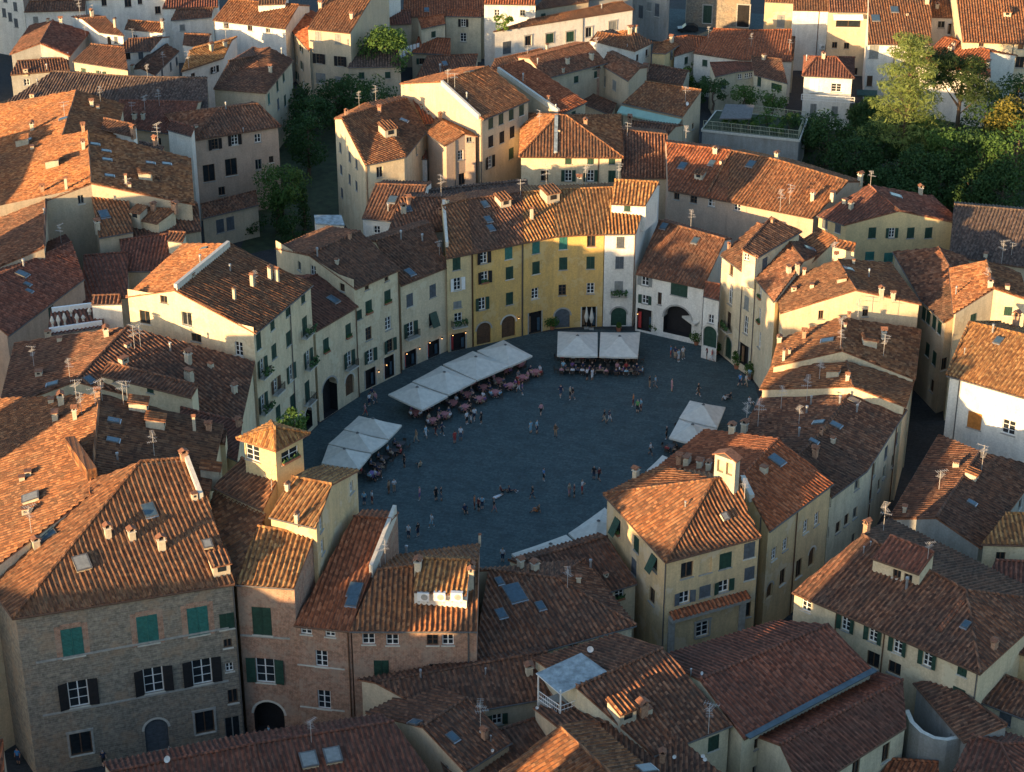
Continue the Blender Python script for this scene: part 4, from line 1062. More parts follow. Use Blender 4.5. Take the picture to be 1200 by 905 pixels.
house('AB', 'long low roof of dark ribbed tiles crossing the upper left', 'beige', 'grey', 11.0, [(3, 122), (122, 124), (245, 140)], [(62, 84), (150, 90), (243, 92)], back=.35, sl=.30)
house('AB2', 'maroon tiled roof of a long house right behind the antenna cluster', 'beige', 'maroon', 11.0, [(122, 146), (222, 160)], [(140, 118), (232, 120)], back=.4, sl=.28)
house('AG', 'rose house with two big dark windows and shuttered windows above the garden', 'pink', 'brown', 12.5, [(226, 165), (329, 148)], [(258, 127), (302, 122)], kind='hip', sl=.30)
house('AGw', 'low garden wing with a dark roof below the rose house', 'beige', 'brown', 5.0, [(238, 256), (303, 240)], [(236, 240), (300, 224)], kind='shed', sl=.22)
house('AH', 'beige house with a wide dark hipped roof and green shutters above the rose house', 'beige', 'brown', 11.5, [(250, 104), (312, 109), (344, 70)], [(268, 72), (300, 66), (316, 56)], kind='gable', back=.4, sl=.26, far=True)
house('AA', 'grey gabled house with a brown roof at the upper left corner', 'grey', 'maroon', 10.0, [(35, 30), (11, 64)], [(62, 24), (47, 51)], back=[(105, 38), (82, 66)], sl=.28, far=True)
house('AA2', 'house with a sunlit ridge corner behind the long ribbed roof', 'beige', 'brown', 10.5, [(85, 72), (150, 82)], [(106, 52), (146, 56)], back=.5, sl=.28, far=True)
house('AA3', 'low house with a white wall strip below the grey gable', 'grey', 'brown', 8.5, [(12, 88), (82, 82)], [(20, 72), (80, 68)], kind='shed', sl=.22, far=True)
house('AI1', 'white back house with a square chimney block among the upper left roofs', 'white', 'brown', 10.5, [(116, 38), (146, 42)], [(96, 22), (124, 20)], back=.7, sl=.28, far=True)
house('AI2', 'white back house with a sunlit roof ledge among the upper left roofs', 'white', 'terra', 10.0, [(146, 34), (190, 38)], [(150, 24), (192, 27)], back=.5, sl=.26, far=True)
house('AI3', 'small brown roofed back house with blue shaded walls', 'white', 'brown', 9.0, [(134, 62), (176, 60)], [(150, 46), (190, 44)], back=.6, sl=.26, far=True)
house('AI4', 'low back house with a dark slope and blue windows', 'white', 'brown', 8.0, [(182, 88), (210, 60)], [(165, 80), (196, 52)], back=.7, sl=.26, far=True)
house('AI5', 'windowless back house beside the rusty lichened roof corner', 'white', 'brown', 9.0, [(214, 52), (244, 56)], [(216, 40), (246, 41)], back=.7, sl=.26, far=True)
house('AI6', 'house with a lichen gilded roof corner and two white chimneys', 'white', 'yellow', 9.5, [(212, 84), (262, 68)], [(222, 60), (272, 47)], back=.6, sl=.26, far=True)
house('Z2', 'sunlit cream house with a raised top floor at the upper left', 'white', 'terra', 10.5, [(249, 24), (334, 34)], [(268, 0), (350, 6)], back=.8, sl=.30, far=True)
house('Z2x', '', 'white', 'terra', 13.0, [(302, 6), (334, 5)], [(304, -8), (338, -9)], kind='shed', of='Z2', zb=9.5, far=True)
house('Z1', 'four storey beige house with a sunlit roof and grey shutters at the top', 'beige', 'terra', 12.5, [(360, 34), (410, 39)], [(384, -6), (436, -3)], back=.8, sl=.30, far=True)
house('Z3', 'tall white house in shade right of the sunlit beige house', 'white', 'brown', 12.5, [(424, 6), (470, -8)], [(420, -20), (460, -30)], back=.6, far=True)
house('Z4', 'grey tiled low house with washing lines beside the lone sunlit tree', 'beige', 'grey', 7.0, [(407, 79), (470, 78)], [(428, 41), (466, 43)], kind='shed', sl=.26, far=True)
house('Z5', 'house with plain red slopes at the top left of centre', 'beige', 'red', 8.0, [(472, 20), (572, 19)], [(474, -12), (565, -14)], back=.6, sl=.28, far=True)
house('Z6', 'small pale house with two shuttered windows beneath the plain red slopes', 'pale', 'red', 8.5, [(494, 34), (522, 28)], [(490, 22), (520, 17)], kind='shed', sl=.25, far=True)
house('Z6b', 'pale house front with a shaded balcony at the top left of centre', 'pale', 'red', 8.4, [(522, 19), (564, 20)], [(524, 12), (562, 13)], kind='shed', sl=.2, far=True)
house('Z7', 'low house with a plain red roof next to the washing', 'beige', 'red', 5.0, [(482, 62), (528, 64)], [(490, 44), (528, 46)], kind='shed', sl=.22, far=True)
house('Z8', 'low dark roofed outhouse between the sunlit tree and the terrace house', 'beige', 'brown', 5.0, [(488, 90), (556, 84)], [(500, 66), (560, 64)], kind='shed', sl=.22, far=True)
house('Z9', 'shaded white house at the top left with a blue tinted wall', 'white', 'terra', 10.0, [(100, 0), (196, -6)], [(104, -16), (196, -22)], back=.6, far=True)
house('Z10', 'tall shaded palazzo with rows of dark windows in the upper left corner', 'white', 'brown', 13.0, [(-30, -22), (26, -14)], [(-34, -36), (22, -30)], kind='shed', far=True)
house('Z11', 'white house with a blue tarpaulin near the top left', 'white', 'brown', 8.0, [(200, 24), (248, 20)], [(206, 12), (250, 10)], back=.6, far=True)

# ---------------------------------------------------------------- middle block behind the yellow row
house('V3', 'big cream house with a windowed gable wall above the dark garden', 'cream', 'terra', 13.0, [(428, 194), (476, 184), (501, 153)], [(400, 139), (440, 126), (477, 116)], back=.35, sl=.33)
house('V3x', 'slim white stair tower against the big cream house', 'white', 'maroon', 9.5, [(474, 186), (501, 186)], [(476, 178), (500, 178)], kind='shed', sl=.2)
house('V4', 'small pink beige house with a sunlit side wall and one white window', 'pink', 'terra', 13.0, [(500, 157), (521, 171)], [(511, 139), (545, 157)], back=[(524, 137), (560, 160)], sl=.30)
house('V5', 'red roofed house joining the small pink house to its tall neighbour', 'beige', 'red', 12.5, [(498, 146), (556, 142)], [(484, 118), (527, 112)], kind='shed', sl=.25)
house('V1', 'tall beige house with a ribbed roof and three rows of green shutters', 'beige', 'terra', 16.0, [(566, 141), (621, 118)], [(516, 96), (573, 78)], back=[(468, 98), (540, 80)], sl=.30)
house('V2', 'long house with a red ribbed roof and sunlit gable strip behind the tall beige house', 'beige', 'red', 14.0, [(658, 134), (688, 120)], [(582, 80), (614, 71)], kind='shed', sl=.22)
house('U', 'cream house with a wide hipped roof directly behind the yellow row', 'cream', 'terra', 12.0, [(608, 184), (731, 185)], [(654, 135), (664, 136)], kind='hip', back=.8, sl=.32)
house('O', 'low dark roof between the hipped cream house and the pink roofed row', 'beige', 'brown', 9.5, [(728, 208), (784, 209)], [(722, 152), (782, 158)], back=.6, sl=.26)
house('Oy', 'house in shade with a dark roof behind the small green awning house', 'beige', 'brown', 9.0, [(716, 160), (776, 166)], [(738, 142), (792, 148)], back=.6, sl=.24)
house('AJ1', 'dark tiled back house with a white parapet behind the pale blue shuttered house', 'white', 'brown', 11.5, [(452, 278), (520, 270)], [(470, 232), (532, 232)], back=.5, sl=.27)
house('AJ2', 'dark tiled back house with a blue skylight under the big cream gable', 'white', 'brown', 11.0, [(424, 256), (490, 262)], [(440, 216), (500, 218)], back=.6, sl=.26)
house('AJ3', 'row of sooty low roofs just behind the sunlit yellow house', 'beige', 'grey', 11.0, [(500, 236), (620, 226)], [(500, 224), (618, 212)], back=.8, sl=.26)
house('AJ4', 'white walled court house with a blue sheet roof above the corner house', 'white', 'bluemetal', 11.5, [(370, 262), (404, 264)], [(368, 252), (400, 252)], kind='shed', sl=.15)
house('M1', 'rose house with a pinkish pantile roof and blue skylights', 'pink', 'red', 11.0, [(783, 223), (852, 236)], [(781, 168), (856, 177)], back=.5, sl=.30)
house('M2', 'rose house with a long golden striped roof, right of the pinkish pantile roof', 'pink', 'terra', 11.0, [(820, 229), (872, 240), (952, 256)], [(856, 177), (910, 188), (994, 213)], back=.5, sl=.30)
house('M2b', 'small white house front at the low end of the golden striped roof', 'white', 'terra', 9.0, [(874, 246), (902, 251)], [(880, 238), (905, 243)], kind='shed', sl=.2)
house('L', 'pale yellow gabled house with four dark shuttered windows in its end wall', 'lemon', 'maroon', 11.5, [(957, 253), (989, 264)], [(1018, 217), (1054, 247)], back=[(1093, 230), (1129, 263)], sl=.30)
house('X', 'long sunlit cream palazzo with green doors across the top', 'white', 'terra', 9.0, [(578, 37), (660, 24), (743, 11)], [(618, 24), (680, 12), (730, 2)], back=.7, sl=.26, far=True)
house('Xt', 'white roof terrace with a striped awning and plants beside the long cream palazzo', 'white', 'red', 12.0, [(567, 5), (628, 6)], [(568, -8), (626, -7)], kind='shed', far=True)
house('CA', 'small house with a sunlit white gable behind the rooftops at top centre', 'white', 'terra', 9.5, [(691, 47), (744, 60), (765, 50)], [(700, 38), (728, 42), (740, 35)], kind='gable', back=.7, sl=.28, far=True)
house('CB', 'little yellow house with a bright blue shutter', 'lemon', 'terra', 8.5, [(764, 62), (780, 63), (796, 53)], [(766, 50), (776, 50), (785, 46)], kind='shed', sl=.28, far=True)
house('CC1', 'brown roofed house with several chimneys in the crowded middle rows', 'beige', 'brown', 10.5, [(640, 92), (712, 74)], [(620, 68), (690, 50)], back=.7, sl=.26, far=True)
house('CC2', 'brick walled back house with pale windows in the crowded middle rows', 'brick', 'brown', 10.0, [(670, 83), (704, 80)], [(650, 64), (690, 58)], kind='shed', sl=.24, far=True)
house('CD', 'narrow back house with a bright blue door curtain', 'beige', 'brown', 10.0, [(704, 76), (736, 95)], [(712, 62), (750, 80)], back=.7, sl=.26, far=True)
house('CE', 'house with a ribbed sunlit roof and a pale green awning along its front', 'beige', 'terra', 9.0, [(729, 121), (800, 137)], [(756, 96), (822, 106)], kind='shed', sl=.26, far=True)
house('CF', 'low dark shed with open bays in a small court', 'beige', 'brown', 5.0, [(682, 121), (716, 135)], [(690, 109), (722, 122)], kind='shed', sl=.22, far=True)
house('CG', 'house with red slopes in front of the church at the top', 'white', 'red', 7.5, [(812, 62), (866, 70), (928, 72)], [(836, 34), (880, 36), (928, 35)], kind='shed', sl=.22, far=True)
house('CG2', 'white house with a blue window left of the terrace garden', 'white', 'red', 7.5, [(790, 66), (816, 58), (834, 62)], [(790, 44), (808, 42), (828, 44)], kind='shed', sl=.24, far=True)
house('CG3', 'small pale house with a row of little windows below the loggia', 'pale', 'maroon', 7.0, [(838, 90), (864, 84), (884, 82)], [(832, 74), (862, 73), (884, 74)], kind='shed', sl=.2, far=True)
house('CG4', 'pale house with a small green awning above the terrace garden', 'pale', 'brown', 7.0, [(884, 88), (923, 98)], [(880, 66), (916, 70)], kind='shed', sl=.24, far=True)
house('CH', 'stone church front with tall white framed doors at the top', 'stone', 'brown', 12.0, [(806, -42), (882, -38)], [(806, -60), (880, -56)], kind='shed', far=True, cat='church', name='church')
house('CI', 'grey shaded palazzo with tall windows left of the church', 'grey', 'brown', 10.0, [(728, -22), (782, -12)], [(730, -36), (786, -28)], kind='shed', far=True)
house('Y0', 'sunlit ochre brick house right of the church', 'ochre', 'terra', 10.5, [(896, 2), (930, 4)], [(898, -14), (934, -14)], kind='shed', far=True)
house('Y1', 'blank white wall house blazing in the sun at the top right', 'white', 'terra', 11.0, [(929, 12), (971, 13)], [(930, -14), (972, -14)], kind='shed', far=True, sl=.28)
house('Y2', 'beige house with a planted roof terrace at the top right', 'beige', 'brown', 11.5, [(971, 14), (1017, 15)], [(971, -20), (1018, -20)], kind='shed', far=True, sl=.26)
house('Y3', 'white house with two blue skylights in its sunlit roof at the top right', 'white', 'terra', 10.5, [(1017, 52), (1091, 53)], [(1018, -6), (1092, -5)], back=.6, far=True, sl=.28)
house('Y4', 'recessed white house with a small loggia between two sunlit roofs', 'white', 'terra', 11.5, [(1090, 20), (1126, 21)], [(1092, -6), (1126, -6)], kind='shed', far=True, sl=.24)
house('Y5', 'long cream palazzo with a huge sunlit roof in the upper right corner', 'cream', 'terra', 12.0, [(1128, 49), (1215, 52)], [(1118, -20), (1212, -18)], back=.6, far=True, sl=.28)
house('Y6', 'white house with a plain red hipped roof behind the two pines', 'white', 'red', 9.0, [(1077, 73), (1161, 90)], [(1106, 44), (1160, 60)], kind='hip0', back=.5, sl=.27, far=True)
house('Y7', 'small white two storey house with a long balcony above the garden', 'white', 'maroon', 9.0, [(940, 89), (1001, 92)], [(957, 67), (980, 67)], kind='hip', back=.7, sl=.30, far=True)

# ---------------------------------------------------------------- right side
house('BA', 'long dark roofed house along the far side of the narrow right street', 'beige', 'brown', 12.0, [(1046, 295), (1079, 352), (1106, 378)], [(1100, 290), (1122, 330), (1150, 352)], back=.6, sl=.26)
house('BA2', 'low house with blue grey sheet covered tiles near the right edge', 'beige', 'grey', 10.0, [(1112, 300), (1230, 318)], [(1118, 240), (1230, 250)], back=.3, sl=.26)
house('BB', 'small upper house with a half sunlit gabled roof at the right edge', 'cream', 'terra', 14.0, [(1112, 314), (1117, 368)], [(1156, 306), (1165, 338)], back=[(1196, 320), (1206, 352)], sl=.30)
house('BB2', 'white house with glowing orange shutters and a ribbed roof at the right edge', 'white', 'yellow', 12.5, [(1109, 440), (1240, 478)], [(1136, 378), (1240, 402)], back=.5, kind='hip0', sl=.26)
house('BC', 'grey gabled house with a sunlit strip on its brown roof at the right', 'grey', 'brown', 8.0, [(1100, 509), (1041, 608)], [(1148, 529), (1097, 607)], back=[(1222, 548), (1150, 643)], sl=.30)
house('BD', 'sunlit cream house with a pale tiled roof on the right border', 'cream', 'yellow', 9.5, [(1150, 638), (1240, 640)], [(1178, 602), (1240, 603)], kind='shed', sl=.26)
house('BD2', 'lower maroon roofed annex under the pale tiled roof on the right border', 'cream', 'maroon', 8.0, [(1152, 690), (1240, 700)], [(1166, 657), (1240, 660)], kind='shed', sl=.24)
house('BE', 'long cream house with a mottled dark roof and green framed shutters at lower right', 'cream', 'brown', 10.5, [(928, 694), (1149, 790)], [(1010, 627), (1132, 692)], kind='hip1', back=.8, sl=.27)
house('BEx', '', 'cream', 'maroon', 13.6, [(1021, 654), (1077, 673)], [(1043, 628), (1095, 648)], kind='shed', of='BE', zb=11, sl=.26)
house('BF1', 'low house with a brown lean-to roof in the lower right corner', 'pale', 'brown', 6.5, [(1147, 822), (1240, 858)], [(1178, 792), (1240, 816)], kind='shed', sl=.25)
house('BF2', 'ochre house with a sunless loggia at the right border', 'ochre', 'maroon', 8.5, [(1190, 764), (1240, 780)], [(1196, 700), (1240, 716)], kind='shed', sl=.25)
house('BG1', 'large hall with a plain maroon gabled roof at the lower right', 'pale', 'maroon', 9.0, [(872, 866), (1024, 785)], [(820, 797), (971, 732)], back=[(768, 770), (910, 727)], sl=.30)
house('BG2', 'second maroon roofed hall parallel to the large one, with dark windows', 'pale', 'maroon', 7.5, [(940, 930), (1062, 852)], [(914, 873), (1058, 797)], back=[(884, 862), (1026, 786)], sl=.30)
house('BH1', 'low house with a swept dark roof behind the curved grey wall', 'grey', 'brown', 7.0, [(1070, 800), (1130, 870)], [(1104, 796), (1180, 850)], kind='shed', sl=.22)
house('BH2', 'small maroon hipped house cut by the lower right border', 'pale', 'maroon', 6.0, [(1118, 906), (1200, 930)], [(1140, 862), (1172, 872)], kind='hip', back=.7, sl=.28)
house('BH3', 'narrow red roofed shed at the bottom right', 'pale', 'red', 4.0, [(1030, 908), (1100, 930)], [(1044, 890), (1100, 894)], kind='shed', sl=.2)
# ---------------------------------------------------------------- bottom
house('BI1', 'big brown ribbed roof of a house at bottom centre, beside the metal roofed terrace', 'pale', 'brown', 9.5, [(766, 886), (858, 850)], [(676, 806), (777, 760)], back=[(625, 772), (724, 742)], sl=.27)
house('BI2', 'lower brown roof with a brick chimney at bottom centre', 'beige', 'brown', 8.0, [(720, 950), (910, 960)], [(655, 853), (768, 841)], back=.5, sl=.24)
house('BI3', 'house whose left roof slope alone glows yellow orange at the bottom edge', 'beige', 'terra', 9.8, [(572, 915), (650, 1000)], [(655, 851), (735, 925)], back=.5, sl=.28)
house('BI4', 'house with a dark ribbed roof and a pale hip ridge under the brick houses', 'beige', 'brown', 8.0, [(515, 840), (655, 816)], [(440, 800), (642, 764)], kind='gable', back=.3, sl=.25)
house('BI5', 'house with a mossy dark gable and an orange strip of new tiles at bottom centre', 'beige', 'brown', 8.5, [(545, 905), (600, 870)], [(495, 852), (548, 818)], back=[(428, 835), (500, 800)], sl=.30)
house('BI5b', 'low dark roof with a tall antenna between the mossy gable and the glowing slope', 'beige', 'brown', 7.0, [(530, 930), (655, 880)], [(512, 880), (628, 842)], kind='shed', sl=.25)
house('BI6', 'long brown roof with two framed skylights along the bottom left edge', 'beige', 'maroon', 8.0, [(175, 1010), (330, 985), (530, 940)], [(130, 905), (300, 872), (462, 846)], back=.25, sl=.26)
house('BI7', 'corner of a red roof at the bottom left border', 'beige', 'red', 8.0, [(-60, 960), (8, 960)], [(-60, 880), (4, 868)], kind='shed', sl=.25)
# ---------------------------------------------------------------- farthest row along the top
for k, lb, wl, rf, z, a, b, r0, r1 in [('far1', 'brown roofed house behind the long cream palazzo, left part', 'beige', 'brown', 10, (624, 12), (690, 2), (636, 0), (690, -10)), ('far2', 'dark roofed house behind the long cream palazzo, right part', 'grey', 'brown', 10, (690, 0), (742, -8), (690, -14), (740, -20)),
   ('far3', 'shaded house behind the grey gable at the top left', 'white', 'brown', 9, (28, 14), (100, 12), (34, 2), (100, 0)), ('far4', 'dark house tops between white houses at the top left', 'white', 'maroon', 9, (190, 10), (256, 8), (196, -4), (256, -6)),
   ('far5', 'dark roof behind the washing line houses', 'beige', 'maroon', 8, (440, 30), (482, 28), (446, 14), (482, 12)), ('far6', 'shaded roof right of the sunlit cream house', 'beige', 'red', 9, (336, 30), (362, 60), (346, 10), (380, 30)), ('far7', 'pale house left of the terrace garden under creeper', 'pale', 'brown', 6, (752, 92), (800, 100), (762, 76), (806, 84)),
   ('far8', 'low roofs between the cream terrace palazzo and the crowded middle', 'beige', 'brown', 8, (572, 84), (640, 74), (580, 70), (636, 58)), ('far9', 'low brown roof beneath the blank white wall', 'beige', 'terra', 6, (880, 66), (930, 70), (884, 40), (932, 44))]:
    house(k, lb, wl, rf, z, [a, b], [r0, r1], back=.5, sl=.26, far=True)

for k, lb, wl, rf, z, a, b, r0, r1 in [('lc1', 'white walled stair hut between the antenna masts on the left roofs', 'white', 'brown', 16.6, (118, 151), (156, 160), (122, 139), (160, 147)), ('lc2', 'small hut with a grey lean-to roof among the left chimneys', 'pale', 'grey', 16.0, (160, 177), (188, 186), (164, 166), (192, 173)), ('lc3', 'low pale attic carrying two tall chimneys left of the garden wing', 'cream', 'terra', 14.8, (152, 256), (184, 262), (156, 243), (206, 246)),
   ('lc5', 'narrow cream attic wall with a tiled lid above the small tower', 'cream', 'brown', 16.8, (196, 512), (264, 520), (200, 499), (266, 505)), ('lc6', 'tiny red roofed dormer hut above the antenna cluster', 'white', 'red', 17.6, (160, 498), (182, 490), (156, 486), (178, 479)), ('lc7', 'small maroon roofed hut behind the rose house chimney', 'white', 'maroon', 14.5, (196, 152), (224, 160), (200, 142), (228, 150)),
   ('lc8', 'little pale attic on the maroon slopes behind the roof terrace', 'pale', 'brown', 14.8, (196, 282), (214, 284), (198, 272), (218, 273)), ('lc9', 'orange tiled attic hut beside the blue skylights of the left roofs', 'beige', 'terra', 16.4, (168, 216), (186, 220), (170, 207), (190, 210))]:
    house(k, lb, wl, rf, z, [a, b], [r0, r1], kind='shed', sl=.22)
SHADE_HOUSES = [('unseen narrow house added beyond the left edge, casting a band of shade', -67, 150, 5, 7, 24.5, .3), ('second unseen narrow house added beyond the left edge for shade, farther back', -74, 205, 6, 7, 21.5, .3),  # unseen buildings, added for the shade they throw
       ('unseen tall palazzo added for shade, left of the stone palazzo', -88, 97, 34, 12, 24.0, .0),
       ('unseen house added near the viewer for shade, left of the slim tower', -66.5, 97, 10, 12, 21.4, .0), ('unseen slim tower added near the viewer for shade', -58.3, 97, 4.6, 6, 31.5, .0), ('unseen house with a lower eave added near the viewer for shade', -51, 97, 10, 12, 18.6, .0), ('unseen house added near the viewer for shade, right of the lower eave', -38.8, 97, 14, 8, 23.0, .0),
       ('unseen broad tall palazzo added near the viewer for shade', 7, 96, 54, 12, 24.2, 0),
       ('unseen house added beyond the left edge for shade, by the orange roof', -76, 168, 38, 12, 20.4, 1.5), ('unseen house added beyond the left edge for shade, farther back', -82, 232, 24, 12, 18.5, 1.5), ('unseen house added beyond the upper left corner for shade', -108, 318, 34, 12, 17.0, 1.3)]
# ================================================================ windows and doors (where each sits on its facade)
def wins(key, lst):
    for q in lst: win(q[0], q[1], q[2], q[3] if len(q) > 3 else 1.05, q[4] if len(q) > 4 else 1.7, key=key)
wins('A', [(355, 349, 'Sg', .9, 1.2), (337, 363, 'Sg', .9, 1.2), (319, 378, 'Sg', .9, 1.3), (357, 382, 'SgF', 1.1, 2.2), (338, 397, 'Sg'), (321, 412, 'Sg'), (303, 400, 'Sg', 1.0, 2.0),
    (361, 420, 'OgF', 1.0, 2.0), (341, 437, 'Og', 1.0, 2.0), (323, 451, 'OwR', 1.0, 1.6), (307, 430, 'OgF', 1.0, 2.0), (293, 450, 'Sg'), (360, 459, 'SgR', 1.1, 2.6), (343, 472, 'Sg', 1.1, 2.0), (326, 484, 'S', 1.0, 1.8), (308, 472, 'OgF', 1.0, 2.0),
    (362, 490, 'Lk', 1.7, 2.8), (170, 372, 'D', 1.3, 1.6), (219, 374, 'D', 1.3, 1.6), (192, 351, 'D', .9, .9), (230, 396, 'D', 1.3, 1.0), (280, 409, 'W', 1.0, 1.7)])
wins('B', [(382, 405, 'SgX', 1.0, 1.8), (408, 388, 'SgX', 1.0, 1.8), (409, 421, 'OgR', 1.0, 2.0), (387, 466, 'L', 2.8, 5.2), (410, 451, 'Aw', 1.7, 2.8)])
wins('C', [(421, 369, 'Sg', .8, 1.2), (432, 360, 'SgX'), (454, 348, 'SgX'), (430, 336, 'D', .7, .7), (453, 324, 'D', .7, .7), (432, 391, 'W'), (455, 379, 'W'), (434, 417, 'Og'), (457, 405, 'Og'), (434, 443, 'Kk', 1.7, 2.5), (456, 430, 'Kr', 1.7, 2.9),
    (351, 312, 'D', 1.0, 1.2), (366, 317, 'W', .9, 1.3), (401, 337, 'D', .8, 1.0)])
wins('D', [(480, 352, 'Sb'), (507, 341, 'Sb'), (481, 386, 'OgR', 1.1, 1.9), (507, 374, 'Pg', 1.2, 1.8), (481, 423, 'Kr', 1.9, 2.8), (508, 411, 'Kr', 2.0, 2.7)])
wins('F1', [(535, 309, 'Sg'), (536, 333, 'Op', 1.0, 1.7), (537, 374, 'WF', 1.1, 1.7), (536, 357, 'Sy', 1.1, .9), (537, 402, 'Kr', 2.0, 2.7)])
wins('F2', [(567, 301, 'Ok', .95, 1.6), (568, 325, 'OkX', .95, 1.6), (565, 356, 'Og', .95, 1.7), (596, 293, 'St'), (597, 320, 'Sg'), (597, 350, 'Sg', 1.0, 1.7), (567, 391, 'Aw', 2.0, 3.0), (596, 383, 'Aw', 2.0, 3.0)])
wins('F3', [(628, 289, 'St'), (660, 285, 'St'), (693, 283, 'D', 1.1, 1.5), (628, 314, 'Sg'), (660, 309, 'Sg'), (692, 308, 'Sg'), (627, 344, 'W', 1.0, 1.5), (659, 340, 'W', 1.0, 1.5), (692, 338, 'W', 1.0, 1.5), (627, 378, 'Kk', 1.8, 3.0), (659, 375, 'Ab', 2.0, 3.1), (690, 372, 'Kk', 1.8, 3.0)])
wins('F4', [(727, 284, 'Sb', 1.0, 1.5), (726, 308, 'Sb'), (725, 338, 'SyF', 1.1, 2.0), (725, 373, 'Ag', 2.0, 3.0)])
wins('F4x', [(735, 244, 'Sg', .8, .8)])
wins('G', [(756, 327, 'Oy', 1.0, 1.3), (796, 338, 'Sg', 2.3, 1.7), (756, 351, 'Og', .9, 1.2), (773, 350, 'D', .55, 1.7), (755, 375, 'Kr', 2.0, 3.0), (794, 376, 'L', 3.9, 4.0)])
wins('I', [(833, 374, 'W', .8, 1.2), (832, 395, 'Ag', 1.9, 2.9)])
wins('H', [(857, 316, 'W', .9, 1.5), (856, 345, 'W', 1.0, 2.8), (854, 376, 'WF', 1.0, 2.4), (853, 408, 'Ag', 1.8, 3.0), (876, 330, 'Sb', .9, 1.6), (875, 355, 'Sy', .9, 1.7), (874, 381, 'W', .9, 2.4), (872, 416, 'Kk', 1.8, 2.8), (891, 343, 'WX', .9, 1.6), (890, 370, 'WX', .9, 2.0), (890, 398, 'W', .9, 2.2)])
wins('Hx', [(875, 297, 'W', .7, .9), (881, 303, 'W', .7, .9), (896, 309, 'Sb', 1.1, 1.5)])
wins('J', [(962, 369, 'D', .6, 1.1), (1014, 367, 'D', .7, .9)])
wins('P1', [(85, 753, 'StQ', 1.8, 2.9), (173, 738, 'StQ', 1.8, 2.9), (232, 728, 'StQ', 1.8, 2.9), (266, 728, 'Sg', 1.3, 1.6), (92, 813, 'Ok', 1.7, 2.7), (180, 797, 'Ok', 1.7, 2.6), (237, 787, 'Ok', 1.7, 2.6), (267, 754, 'D', .75, .9), (269, 782, 'W', .7, .9), (273, 816, 'D', .9, 1.5), (240, 846, 'DT', 1.7, 2.4), (184, 862, 'Ab', 2.1, 3.5), (95, 871, 'DT', 1.9, 2.4), (273, 853, 'D', 1.4, 2.4)])
wins('P2', [(307, 728, 'Sg', 1.7, 2.9), (311, 786, 'Og', 1.7, 2.6), (316, 846, 'L', 2.8, 4.4)])
wins('P2c', [(376, 609, 'W', .9, 1.5), (378, 640, 'W', .9, 1.5), (360, 667, 'W', .9, 1.6), (412, 571, 'W', .8, 1.2)])
wins('T', [(296, 531, 'W', 1.6, 1.6), (309, 536, 'Wp', 1.0, 1.6), (340, 533, 'WX', 2.2, 1.2)])
wins('P3', [(359, 739, 'W', 1.0, .8), (387, 742, 'W', .9, .8), (377, 772, 'W', 1.1, 1.7), (380, 820, 'Wp', 1.2, 2.0)])
wins('P3b', [(432, 749, 'Wp', 1.1, 1.1), (460, 750, 'Wp', 1.1, 1.1), (507, 750, 'Wp', 1.0, 1.1), (525, 750, 'Wp', 1.0, 1.1), (447, 785, 'Sg', 1.3, 2.0), (509, 785, 'W', 1.0, 1.2), (526, 784, 'W', 1.0, 1.2)])
wins('N1b', [(726, 691, 'WX', 1.0, 1.2)])
wins('N1', [(672, 755, 'D', .9, .8), (594, 776, 'D', 1.1, .8)])
wins('W1', [(805, 668, 'Db', 1.3, 1.7), (827, 663, 'B', 1.3, 1.7), (850, 657, 'Sg', 1.3, 1.7), (878, 645, 'Sb', 1.2, 1.7), (802, 700, 'Ob', 1.1, 1.3), (826, 693, 'Sb', 1.2, 1.3), (848, 687, 'Og', 1.1, 1.3), (878, 672, 'Sb', 1.1, 1.4), (823, 737, 'WT', 1.4, 1.7), (874, 715, 'Db', 1.1, 1.7),
    (724, 617, 'PgX', 1.1, 1.7), (746, 638, 'Sg', 1.0, 1.6), (767, 660, 'Pg', 1.1, 1.6), (743, 664, 'Sb', 1.0, 1.7), (764, 698, 'Db', 1.1, 1.7)])
wins('W2', [(957, 608, 'W', .9, 1.5), (944, 617, 'W', .9, 1.5), (920, 638, 'W', .9, 1.4), (907, 649, 'W', .9, 1.4), (951, 653, 'Aw', 1.2, 2.2), (936, 666, 'D', 1.1, 2.1), (917, 676, 'D', 1.0, 1.8), (902, 692, 'Aw', 1.1, 1.7)])
wins('S1', [(1004, 568, 'D', .9, 1.2), (975, 590, 'D', .9, 1.2), (1002, 601, 'D', .9, 1.3), (992, 609, 'D', .9, 1.3), (982, 618, 'D', .9, 1.3), (972, 627, 'D', .9, 1.3), (1000, 631, 'D', .8, 1.2), (1024, 551, 'D', .9, 1.6), (1036, 553, 'D', .9, 1.5), (1030, 568, 'D', .9, 1.5), (1046, 540, 'D', .9, 1.5), (1020, 580, 'D', .9, 1.5), (1038, 530, 'Sb', .9, 1.4), (1050, 515, 'Sb', .9, 1.4)])
wins('BA', [(1082, 367, 'Sg', .9, 1.6), (1088, 372, 'Sg', .9, 1.6), (1095, 378, 'Sg', .9, 1.6), (1101, 384, 'Sg', .9, 1.6), (1087, 410, 'Sg', .9, 1.7), (1095, 420, 'Sg', .9, 1.7), (1102, 428, 'D', .9, 1.6), (1092, 452, 'D', .9, 1.6)])
wins('BB2', [(1142, 493, 'So', 1.6, 2.0), (1182, 501, 'W', 1.5, 1.7)])
wins('BE', [(945, 708, 'W', 1.0, 1.4), (991, 731, 'Og', .9, 1.5), (1023, 744, 'Og', .9, 1.5), (1052, 757, 'Og', .9, 1.6), (1087, 771, 'Og', .9, 1.6), (1023, 773, 'D', 1.3, 1.6), (1048, 783, 'D', 1.3, 1.3), (1128, 783, 'Sg', .9, 1.0), (1123, 817, 'Sg', 1.2, 1.9)])
